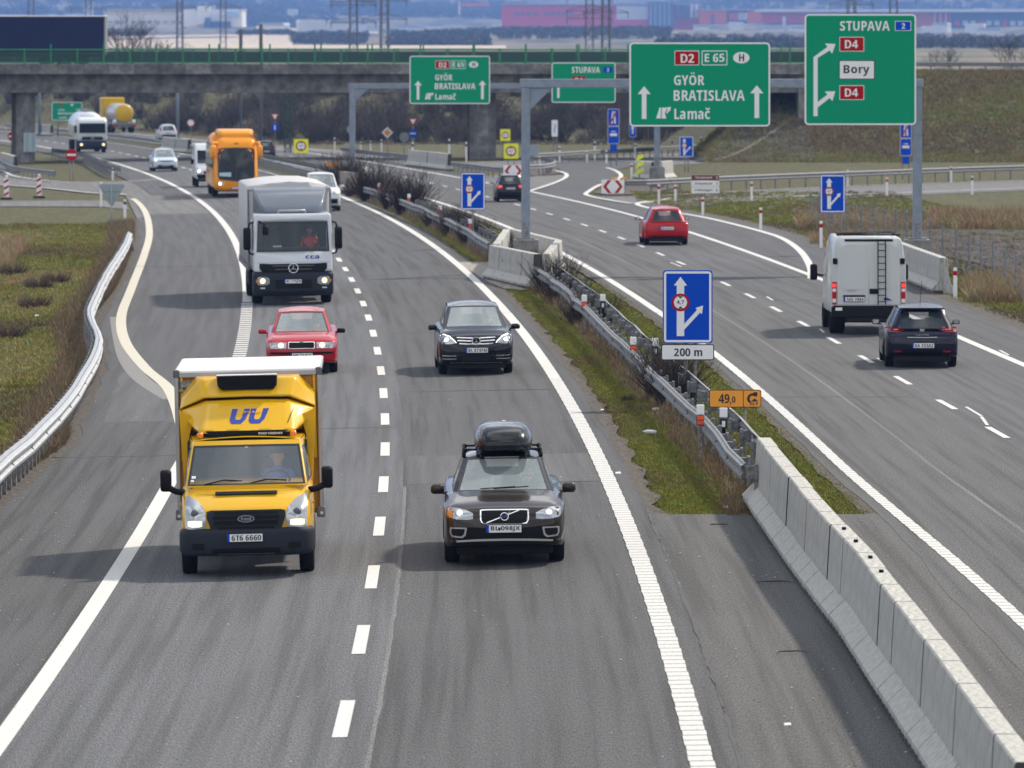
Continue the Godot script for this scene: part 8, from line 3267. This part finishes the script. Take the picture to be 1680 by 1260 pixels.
func shrubs() -> void:
	var dark := pm("shrub_wood", 0.040, 0.026, 0.022, 0.9)
	var m := [twigs(200, 1.15, 1.1, 0.011), twigs(230, 1.4, 1.0, 0.012), twigs(200, 0.85, 1.4, 0.011, 0.35)]
	var q := [[915, 462, 0, 1.0, "dark bare bush between the median rails just right of the gantry post enclosure"], [945, 480, 0, 1.1, "dark bare bush between the median rails above the upper orange reflector"], [968, 496, 2, 1.0, "low brown bush spilling over the far median rail beside the reflectors"], [1003, 531, 2, 1.1, "low purple brown bush between the rails midway to the blue sign"], [1118, 655, 1, 0.95, "dark bush at the foot of the blue 200 m sign, left"], [1143, 668, 0, 0.85, "dark bush at the foot of the blue 200 m sign, right"],
		[612, 314, 1, 1.5, "tall dark bush in the median nearest the second gantry enclosure"], [655, 330, 1, 1.5, "tall dark bush in the median, second from the second gantry enclosure"], [706, 352, 1, 1.45, "tall dark bush in the median left of the farther blue sign"], [688, 343, 0, 1.3, "smaller dark bush between two taller bushes in the median"], [772, 386, 0, 1.15, "dark bush under the farther blue height sign"], [800, 402, 0, 1.0, "dark bush left of the concrete gantry enclosure"], [745, 372, 2, 1.0, "low bush in the median just left of the farther blue sign"], [630, 322, 2, 1.2, "low bush among the tall median bushes"]]
	for e in q:
		var p := at(e[0], e[1])
		p.x = bx(-p.z) + oML(-p.z) + 0.42
		p.y = terrain(p.x, -p.z)
		var o := MeshInstance3D.new()
		o.name = numbered("bush")
		o.mesh = m[e[2]]
		o.material_override = dark
		o.position = p
		o.scale = Vector3.ONE * e[3]
		o.rotation.y = rng.randf() * TAU
		add_child(o)
		tag(o, e[4], "bush", "bare bushes of the median")
	# weeds on the left slope
	var weed := pm("dead_stem", 0.085, 0.055, 0.036, 0.9)
	for e in [[62, 470, "upper dark dead weed on the left grass slope"], [90, 462, "dark dead weed on the left grass slope nearest the guard rail"], [55, 502, "middle dark dead weed on the left grass slope"], [12, 552, "lowest dark dead weed on the left grass slope at the picture edge"], [20, 445, "dark dead weed beside the straw patch on the left slope"], [1030, 655, "dark dead weed on the near median grass"]]:
		var p := at(e[0], e[1])
		p.y = terrain(p.x, -p.z)
		var o := MeshInstance3D.new()
		o.name = numbered("dead_weed")
		o.mesh = m[2]
		o.material_override = weed
		o.position = p
		o.scale = Vector3(0.75, 0.5, 0.9) if e[0] < 500 else Vector3.ONE * 0.2
		add_child(o)
		tag(o, e[2], "weed", "dead weeds on the grass")
	# trees of the bank beyond the overpass
	var kinds := []
	for i in 4:
		var t := thing("bare_tree", "bare dark tree of the thicket seen beneath the overpass", "tree", Vector3.ZERO, 0.0, "trees of the thicket beyond the overpass")
		var st := ns()
		tube(st, [Vector3(0, -0.4, 0), Vector3(0.1, 1.2, 0), Vector3(0, 2.2, 0.1)], [0.12, 0.09, 0.06], 5, false)
		obj("trunk", st, pm("bark", 0.055, 0.042, 0.034, 0.9), t)
		inst("crown", twigs(80, 4.0, 2.0, 0.035, 0.6), pm("thicket_wood", 0.058, 0.048, 0.043, 0.9), t)
		kinds.append(t)
	var k := 0
	for i in 900:
		var d := rng.randf_range(528, 775)
		var x := rng.randf_range(-78, 34)
		if x - bx(minf(d, 800)) < 22.0 or k >= 200 or absf(x) > 0.094 * d:
			continue
		var p := Vector3(x, terrain(x, d), -d)
		var s := rng.randf_range(0.55, 0.92)
		if k < 4:
			kinds[k].position = p
			kinds[k].scale = Vector3.ONE * s
		else:
			var c := dup(kinds[k % 4], p, rng.randf() * TAU, "bare dark tree of the thicket seen beneath the overpass")
			c.scale = Vector3.ONE * s
		k += 1
	# taller trees that show above the railing
	for e in [[205, 22, 720, "bare tree behind the overpass railing nearest the navy trailer"], [216, 12, 725, "tallest bare tree behind the overpass railing, right of the navy trailer"], [250, 45, 722, "small bare tree behind the railing, third from the navy trailer"], [273, 58, 715, "low dense bare tree behind the railing left of a pylon"], [300, 62, 718, "low bare tree behind the railing at the feet of a pylon"], [1062, 66, 545, "low bare tree behind the railing left of the largest green board"], [1118, 58, 560, "bare tree behind the railing above the largest green board"], [1150, 62, 560, "bare tree behind the railing above the GYÖR lettering"], [1660, 42, 620, "pale bare tree at the far right above the bank"], [1552, 62, 640, "thin bare tree above the bank left of centre of its crest"]]:
		var d: float = e[2]
		var x: float = (e[0] - 840.0) * d / F
		var y := terrain(x, d)
		var top: float = HC - (e[1] - HY) * d / F
		tree(e[3], Vector3(x, y, -d), top - y, "bare trees behind the overpass")

func litter() -> void:
	var p := at(1066, 711)
	p.y = terrain(p.x, -p.z) + 0.09
	var st := ns(true)
	lathe(st, [[0, -0.19], [.055, -0.185], [.06, -.1], [.055, .05], [.05, .10], [.022, .16], [.022, .19], [0, .192]], 12, Transform3D(Basis(Vector3.BACK, 1.5), Vector3.ZERO))
	var b := obj("plastic_bottle", st, pm("bottle_white", .6, .62, .64, .3))
	b.position = p
	b.scale = Vector3.ONE * 0.72
	tag(b, "white plastic bottle lying in the median grass", "bottle")
	var q := [[988, 673, .07, "small white scrap on the near median grass left of the bottle"], [1190, 833, .09, "white scrap at the grass edge by the concrete wall"], [1014, 777, .10, "dark and white scrap on the soil beside the ribbed edge line"], [1076, 672, .14, "white scrap near the dry grass below the guard rail"], [1292, 1190, .08, "white scrap on the paved median beside the concrete wall"], [60, 518, .12, "white scrap on the left grass slope"], [1110, 676, .10, "small white scrap close to the guard rail posts"]]
	for e in q:
		p = at(e[0], e[1])
		var on: bool = e[1] > 845
		p.y = (gh(p.x, -p.z) if on else terrain(p.x, -p.z) + 0.06) + 0.01
		st = ns()
		box(st, Vector3.ZERO, Vector3(e[2], e[2] * 0.25, e[2] * 0.8), e[2] * 0.1, Basis(Vector3(1, 0.3, 0.2).normalized(), 0.35))
		var o := obj("litter_scrap", st, mats.sign_white)
		o.position = p
		tag(o, e[3], "litter", "litter scraps")
	for e in [[1272, 957, .55, "dark stick lying on the paved median near the concrete wall"], [1300, 1072, .4, "short dark stick on the paved median lower down by the wall"], [1180, 863, .3, "dark twig on the paved median just below the grass"]]:
		p = at(e[0], e[1])
		st = ns()
		tube(st, [Vector3(-e[2] * .5, .02, 0), Vector3(-.1, .035, .05), Vector3(.1, .03, -.03), Vector3(e[2] * .5, .02, .06)], [.006, .011, .010, .004], 5)
		var o := obj("stick", st, mats.bark)
		o.position = p
		tag(o, e[3], "stick")

func stones() -> void:
	var st := ns()
	box(st, Vector3(0, 0.012, 0), Vector3(0.05, 0.03, 0.06), 0.012)
	st.generate_normals()
	var l := []
	for i in 700:
		var d := 60.0 + 70.0 * pow(rng.randf(), 1.4)
		var o := rng.randf_range(4.35, 8.0) if i % 3 == 0 else rng.randf_range(-7.0, -3.9) if i % 3 == 1 else rng.randf_range(-3.4, 4.0)
		if d > 95.0 and i % 3 == 0:
			continue
		var g := rng.randf_range(0.22, 0.6)
		l.append([rd(o, d, 0.0), rng.randf_range(0.2, 0.55), Color(g, g * 0.97, g * 0.9)])
	scatter("loose_stones", st.commit(), l, "small loose stones and chippings on the asphalt")

func wire_fence() -> void:
	var t := thing("wire_fence", "wire mesh fence on thin posts along the dark field right of the road", "fence", at(1300, 372))
	var o := t.position
	var pts := px_path([[1300, 372], [1390, 395], [1470, 418], [1560, 455], [1640, 500], [1700, 520]], 9)
	var ps := ns()
	box(ps, Vector3(0, 0.7, 0), Vector3(0.07, 1.6, 0.07), 0.01)
	ps.generate_normals()
	var pmesh := ps.commit()
	for i in range(0, pts.size(), 2):
		inst("post", pmesh, mats.galvanised_dull, t, Transform3D(Basis.IDENTITY, pts[i] - o + Vector3(0.8, 0, 0)))
	for y in [0.15, 0.45, 0.75, 1.05, 1.35]:
		var st := ns()
		var l := []
		for p in pts:
			l.append(p - o + Vector3(0.8, y, 0))
		tube(st, l, 0.008, 3, false)
		obj("wire", st, mats.galvanised_dull, t)
	var st2 := ns()
	for i in pts.size() - 1:
		for k in 4:
			var p: Vector3 = (pts[i] as Vector3).lerp(pts[i + 1], k / 8.0) - o + Vector3(0.8, 0, 0)
			tube(st2, [p + Vector3(0, 0.12, 0), p + Vector3(0, 1.38, 0)], 0.006, 3, false)
	obj("mesh_wires", st2, mats.galvanised_dull, t).set_meta("kind", "stuff")

# ---------------------------------------------------------------- the far plain
func far_pt(x: float, d: float) -> Vector3:
	var X := (x - 840.0) * d / F
	return Vector3(X, terrain(X, d), -d)

func block(t: Node3D, called: String, x0: float, x1: float, y0: float, y1: float, d: float, dep: float, m: Material) -> void:   # a box that spans pixels x0..x1, y0 (top)..y1 (bottom) at distance d
	d *= 1.5
	dep *= 1.5
	var a := ad(x0, y1, d) - t.position
	var b := ad(x1, y0, d) - t.position
	var st := ns()
	box(st, Vector3((a.x + b.x) * 0.5, (a.y + b.y) * 0.5, (a.z + b.z) * 0.5 - dep * 0.5), Vector3(b.x - a.x, b.y - a.y, dep), 0.0)
	obj(called, st, m, t)

func far_things() -> void:
	# pale fields as sheets on the plain
	var pale := pm("stubble_field", 1, 1, 1, 0.95)
	pale.albedo_texture = ntex("stubble", 512, 0.02, [[0.2, [0.44, 0.36, 0.27]], [0.8, [0.56, 0.47, 0.36]]], 5)
	pale.uv1_triplanar = true
	pale.uv1_world_triplanar = true
	pale.uv1_scale = Vector3(0.01, 0.01, 0.004)
	for q in [[130, 480, 1250, 3150, 0.0], [380, 830, 1200, 1750, 0.0], [-60, 110, 2900, 3500, 0.0], [420, 620, 3900, 4300, 0.0], [560, 800, 2900, 3200, 0.0], [690, 810, 4500, 4800, 0.0]]:
		var st := ns(true)
		var n := 24
		for i in n:
			var d0: float = 1.5 * lerpf(q[2], q[3], float(i) / n)
			var d1: float = 1.5 * lerpf(q[2], q[3], float(i + 1) / n)
			var xl: float = (q[0] - 840.0) * d0 / F
			var xr: float = (q[1] - 840.0) * d0 / F
			var kk: float = d1 / d0
			for j in 8:
				var a := lerpf(xl, xr, j / 8.0)
				var b := lerpf(xl, xr, (j + 1) / 8.0)
				q4(st, Vector3(a, terrain(a, d0) + 0.5, -d0), Vector3(b, terrain(b, d0) + 0.5, -d0), Vector3(b * kk, terrain(b * kk, d1) + 0.5, -d1), Vector3(a * kk, terrain(a * kk, d1) + 0.5, -d1))
		ground("field", st, pale)
	# woods: masses of crowns
	var st2 := ns()
	for i in 70:
		var v := Vector3(rng.randf_range(-1, 1), rng.randf_range(-0.6, 1), rng.randf_range(-1, 1))
		v = v.normalized() * rng.randf_range(0.5, 1.0)
		var u := Vector3(rng.randf_range(-1, 1), rng.randf_range(-1, 1), rng.randf_range(-1, 1)) * 0.42
		var w := Vector3(rng.randf_range(-1, 1), rng.randf_range(-1, 1), rng.randf_range(-1, 1)) * 0.42
		t3(st2, v, v + u, v + w)
	st2.generate_normals()
	var crown := st2.commit()
	for q in [[640, 800, 1900, 2500, 460], [480, 600, 2100, 2450, 160], [390, 480, 2600, 2900, 160], [810, 1100, 2300, 3000, 500], [1080, 1700, 1500, 2300, 800], [700, 860, 2900, 3200, 260], [-40, 1720, 5200, 6400, 1500], [-40, 240, 2800, 3300, 260], [380, 560, 4400, 4900, 260]]:
		var spots := []
		for i in q[4]:
			var d := 1.5 * rng.randf_range(q[2], q[3])
			var p := far_pt(rng.randf_range(q[0], q[1]), d)
			var s := rng.randf_range(1.8, 3.2) * (3.0 if d > 7000 else 1.0)
			spots.append([p + Vector3(0, s * 0.5, 0), s, Color(0.040, 0.042, 0.028) * rng.randf_range(0.7, 1.3)])
		scatter("far_woods", crown, spots, "distant blue wooded strip on the plain")
	# white hall on the left
	var wall := pm("hall_white", .72, .74, .76, .6)
	var roofm := pm("hall_roof", .40, .42, .45, .6)
	var blue := pm("hall_blue", .05, .11, .28, .5)
	var t := thing("industrial_hall", "long white industrial hall on the plain above the overpass at left", "building", far_pt(290, 3750))
	block(t, "wall", 170, 300, 17, 46, 2500, 40, wall)
	block(t, "wall", 300, 397, 16, 44, 2495, 40, wall)
	block(t, "tower_block", 322, 344, 10, 40, 2492, 12, wall)
	block(t, "blue_block", 335, 378, 35, 46, 2488, 6, blue)
	block(t, "stair_tower", 336, 345, 29, 46, 2486, 4, blue)
	block(t, "sign_panel", 372, 392, 19, 27, 2493, 1, pm("panel_pale_blue", .35, .5, .75, .5))
	block(t, "roof", 168, 399, 14.5, 16.5, 2497, 42, roofm)
	for i in 12:
		block(t, "window", 176 + i * 13, 184 + i * 13, 34, 38, 2499, 0.6, roofm)
	# red hall in the middle
	var red := pm("hall_red", .76, .012, .03, .6)
	var orange := pm("hall_orange", .72, .12, .04, .6)
	var glassb := pm("hall_glass", .05, .12, .24, .3)
	t = thing("retail_hall", "huge red retail hall with a blue glass block behind the overhead signs", "building", far_pt(1000, 6300))
	block(t, "wall", 823, 1011, 8, 58, 4200, 90, red)
	block(t, "wall", 1011, 1062, 32, 58, 4198, 60, red)
	block(t, "white_panel", 1011, 1063, 9, 32, 4199, 60, wall)
	block(t, "glass_block", 1066, 1105, 4, 43, 4180, 40, glassb)
	block(t, "wall", 1062, 1148, 7, 56, 4200, 60, red)
	for i in 5:
		block(t, "glazing", 1110 + i * 7.5, 1115 + i * 7.5, 8, 29, 4197, 1, wall if i > 2 else glassb)
	block(t, "roof_edge", 821, 1150, 6, 8, 4198, 92, roofm)
	for i in 9:
		block(t, "letter_block", 844 + i * 10.5 + (6 if i > 3 else 0), 851 + i * 10.5 + (6 if i > 3 else 0), 19, 25, 4199, 1, pm("hall_letter", .30, .06, .16, .6))
	for i in 5:
		block(t, "glass_mullion", 1067 + i * 7.6, 1068 + i * 7.6, 6, 42, 4179, 1, wall)
	t = thing("retail_hall", "orange red hall with white window stripes right of the huge red hall", "building", far_pt(1220, 6225))
	block(t, "wall", 1148, 1192, 17, 40, 4150, 50, orange)
	block(t, "wall", 1192, 1226, 16, 38, 4152, 50, pm("hall_plum", .20, .06, .14, .6))
	block(t, "wall", 1226, 1262, 18, 38, 4150, 50, orange)
	block(t, "door", 1167, 1171, 23, 38, 4149, 1, glassb)
	for i in 6:
		block(t, "window", 1197 + i * 5, 1200.5 + i * 5, 21, 33, 4150, 1, orange if i < 3 else wall)
	block(t, "roof_edge", 1146, 1264, 15, 17, 4149, 52, roofm)
	t = thing("shopping_centre", "long shopping centre with a bright white roof edge at upper right", "building", far_pt(1480, 6000))
	block(t, "wall", 1262, 1480, 21, 40, 4000, 70, pm("mall_facade", .10, .15, .26, .5))
	block(t, "wall", 1250, 1320, 20, 38, 3996, 20, red)
	block(t, "wall", 1480, 1560, 19, 44, 3998, 60, orange)
	block(t, "facade", 1560, 1720, 20, 46, 4000, 60, pm("mall_glass", .045, .11, .19, .35))
	block(t, "roof_edge", 1246, 1720, 15, 19.5, 3990, 80, mats.sign_white)
	for i in 6:
		block(t, "fin", 1533 + i * 4.5, 1535 + i * 4.5, 20, 38, 3996, 2, red if i % 2 else wall)
	for i in 9:
		block(t, "window", 1566 + i * 13, 1575 + i * 13, 34, 42, 3998, 1, wall if i % 3 else red)
	block(t, "column", 1284, 1289, 27, 48, 3985, 4, wall)
	# small houses and sheds
	var spots := [[20, 22, 3000], [30, 25, 3100], [88, 24, 2900], [58, 26, 3300], [120, 16, 3600], [520, 18, 4300], [510, 40, 2700], [555, 38, 2700], [590, 12, 4700], [480, 6, 5000], [672, 20, 3900], [714, 19, 4000], [742, 22, 3800], [784, 22, 3600], [800, 20, 3900], [815, 13, 4300], [538, 28, 3200], [1150, 43, 3500], [1208, 37, 3600], [1268, 46, 3400], [1306, 47, 3400], [1532, 48, 3300], [1545, 48, 3300], [1622, 42, 3500], [1600, 43, 3600], [145, 5, 5200], [394, 8, 5000], [340, 5, 5100], [905, 4, 5200], [1180, 3, 5200], [1606, 10, 4900], [450, 33, 2900]]
	var k := 0
	for q in spots:
		q[2] *= 1.5
		var p := far_pt(q[0], q[2])
		var base: float = HC - (q[1] + 3 - HY) * q[2] / F
		p.y = minf(base, p.y + 2.0)
		var w: float = rng.randf_range(10, 22)
		var h: float = rng.randf_range(5.0, 9.0)
		var hs := thing("house", "tiny distant pale building on the plain, far behind the overpass", "house", p, rng.randf_range(-0.5, 0.5), "tiny distant buildings")
		var st := ns()
		box(st, Vector3(0, h * 0.5 - 1, 0), Vector3(w, h + 2, 9), 0.0)
		obj("wall", st, wall, hs)
		st = ns()
		prism(st, pv([-w * .53, h, w * .53, h, w * .46, h + 2.2, -w * .46, h + 2.2]), -4.8, 4.8)
		obj("roof", st, roofm if k % 3 else wall, hs)
		k += 1
	# tower crane
	t = thing("tower_crane", "pale orange tower crane on the horizon left of the red hall", "crane", far_pt(755, 6900))
	block(t, "mast", 752, 755, 2, 24, 4600, 1.5, wall)
	block(t, "jib", 753, 803, 5.5, 9, 4600, 1.5, orange)
	# electricity pylons
	var pm_ := pm("pylon_steel", .10, .11, .13, .6)
	var i := 0
	var words := ["leftmost pylon above the navy trailer", "second pylon from the left above the navy trailer's rear", "pylon above the small bare trees at left", "pylon right of the long white hall's middle", "left one of the pair of pylons above the first green sign", "right one of the pair of pylons above the first green sign", "left one of the pair of pylons before the huge red hall", "right one of the pair of pylons before the huge red hall", "left one of the pair of pylons behind the STUPAVA board", "right one of the pair of pylons behind the STUPAVA board"]
	for q in [[51, 5.8, -20, -45], [145, 5.8, 14, -20], [295, 5.8, 12, -22], [366, 5.8, 12, -18], [580, 7.5, 36, 8], [631, 7.5, 31, 1], [967, 7.5, 30, 17], [994, 7.5, 20, 52], [1397, 7.5, 7, -15], [1466, 7.5, -4, -25]]:
		var d := 1500.0 if q[1] < 7 else 1150.0
		var p := far_pt(q[0], d)
		t = thing("electricity_pylon", "dark lattice " + words[i], "pylon", p, 0.12 * (i % 3))
		var st := ns()
		var hgt := 34.0
		var s := 0.62
		for c in [[-1, -1], [-1, 1], [1, 1], [1, -1]]:
			tube(st, [Vector3(c[0] * s * 1.25, -2, c[1] * s * 1.25), Vector3(c[0] * s, hgt * 0.6, c[1] * s), Vector3(c[0] * 0.2, hgt, c[1] * 0.2)], 0.13, 4)
		obj("leg", st, pm_, t)
		st = ns()
		for f in 4:
			var b := Basis(Vector3.UP, f * PI / 2)
			for z in 17:
				var e := s * (1.25 - 0.013 * z)
				tube(st, [b * Vector3(-e if z % 2 else e, z * 1.6, e), b * Vector3(e if z % 2 else -e, z * 1.6 + 1.6, e)], 0.06, 3)
		obj("lattice", st, pm_, t)
		for y in [q[2], q[3], q[2] - 34.0]:
			var h: float = HC - (y - HY) * d / F - p.y
			if h > hgt or h < 1.0:
				continue
			st = ns()
			for sd in [-1, 1]:
				tube(st, [Vector3(0, h, 0.4), Vector3(sd * 4.6, h - 0.1, 0)], 0.09, 3)
				tube(st, [Vector3(0, h + 1.1, 0.4), Vector3(sd * 4.6, h, 0)], 0.07, 3)
				tube(st, [Vector3(sd * 4.4, h, 0), Vector3(sd * 4.4, h - 1.2, 0)], 0.09, 3)
			obj("crossarm", st, pm_, t)
		i += 1
	for q in [[395, 47, 92, 500, "left of two dark poles behind the overpass railing"], [428, 39, 92, 500, "right of two dark poles behind the overpass railing"]]:
		var b := ad(q[0], q[2], q[3])
		b.y = terrain(b.x, q[3])
		t = thing("pole", q[4], "pole", b, 0.0, "dark poles behind the railing")
		var st := ns(true)
		var top: float = HC - (q[1] - HY) * q[3] / F - b.y
		tube(st, [Vector3(0, -0.5, 0), Vector3(0, top, 0)], 0.11, 8)
		obj("shaft", st, pm_, t)
		st = ns()
		box(st, Vector3(0, top - 1.2, 0), Vector3(0.30, 2.3, 0.2), 0.03)
		obj("shroud", st, pm_, t)
	# dark stone facing of the bank's end slope
	var sp := ns(true)
	for a in 10:
		for b in 16:
			var P := func(u: int, v: int) -> Vector3:
				var d := 421.0 + v * 2.1
				var x := 13.4 + u * 0.86
				return Vector3(x, terrain(x, d) + 0.08, -d)
			q4(sp, P.call(a, b), P.call(a + 1, b), P.call(a + 1, b + 1), P.call(a, b + 1))
	ground("slope_paving", sp, pm("slope_stone", .035, .034, .036, .9))

func build_things() -> void:
	rails()
	barriers()
	signs()
	overpass()
	vehicles()
	grass()
	shrubs()
	litter()
	stones()
	wire_fence()
	far_things()


func _ready() -> void:
	var t0 := Time.get_ticks_msec()
	rng.seed = 20
	var cam := Camera3D.new()
	cam.name = "camera"
	cam.position = Vector3(0, HC, 0)
	cam.set_frustum(2.0 * 0.5 * 630.0 / F, Vector2(0, -0.5 * (630.0 - HY) / F), 0.5, 30000.0)
	var lens := CameraAttributesPhysical.new()
	lens.frustum_focal_length = 182.0
	lens.frustum_focus_distance = 102.0
	lens.exposure_aperture = 3.7
	lens.frustum_near = 0.5
	lens.frustum_far = 30000.0
	cam.attributes = lens
	add_child(cam)
	cam.set_frustum(2.0 * 0.5 * 630.0 / F, Vector2(0, -0.5 * (630.0 - HY) / F), 0.5, 30000.0)
	cam.current = true

	var env := Environment.new()
	env.background_mode = Environment.BG_SKY
	env.sky = Sky.new()
	env.sky.sky_material = sky_panorama()
	env.tonemap_mode = Environment.TONE_MAPPER_LINEAR
	env.tonemap_exposure = 1.38
	env.sdfgi_enabled = true
	env.ssao_enabled = true
	env.ssil_enabled = true
	env.fog_enabled = FOG
	env.fog_density = 0.00012
	env.fog_light_color = Color(0.50, 0.66, 0.93)
	env.fog_sun_scatter = 0.0
	var we := WorldEnvironment.new()
	we.name = "world_environment"
	we.environment = env
	add_child(we)
	var sun := DirectionalLight3D.new()
	sun.name = "sun"
	sun.light_color = Color(1.0, 0.955, 0.89)
	sun.light_energy = 1.15
	sun.light_angular_distance = 2.8
	sun.shadow_enabled = true
	add_child(sun)
	sun.look_at_from_position(Vector3(0.50, 0.66, -0.45) * 100.0, Vector3.ZERO)

	make_materials()
	build_ground()
	build_things()
	print("built in ", Time.get_ticks_msec() - t0, " ms")

const FOG := true

func sky_panorama() -> PanoramaSkyMaterial:
	var w := 1024
	var h := 512
	var n := FastNoiseLite.new()
	n.seed = 11
	n.frequency = 1.1
	n.fractal_octaves = 6
	n.fractal_gain = 0.52
	var im := Image.create_empty(w, h, false, Image.FORMAT_RGBAF)
	for y in h:
		var el := PI * (0.5 - (y + 0.5) / h)
		var s := sin(el)
		for x in w:
			var az := TAU * (x + 0.5) / w
			var c := Vector3(0.52, 0.56, 0.60)
			if s > -0.02:
				var dir := Vector3(cos(el) * sin(az), s, cos(el) * cos(az))
				var p := dir / maxf(s + 0.16, 0.06)
				var k := n.get_noise_3d(p.x, p.z, 2.0)
				var low := exp(-maxf(s, 0.0) * 4.5)
				var blue := Vector3(0.29, 0.365, 0.50).lerp(Vector3(0.77, 0.795, 0.83), low)
				var cov := smoothstep(-0.22, 0.16, k)
				var lit := 0.60 + 0.95 * smoothstep(0.0, 0.42, n.get_noise_3d(p.x * 1.7 + 9.0, p.z * 1.7, 5.0) + 0.15)
				c = blue.lerp(Vector3(1.0, 0.99, 0.97) * lit, cov * 0.92)
			else:
				c = Vector3(0.16, 0.155, 0.145)
			im.set_pixel(x, y, Color(c.x, c.y, c.z))
	var m := PanoramaSkyMaterial.new()
	m.panorama = ImageTexture.create_from_image(im)
	return m
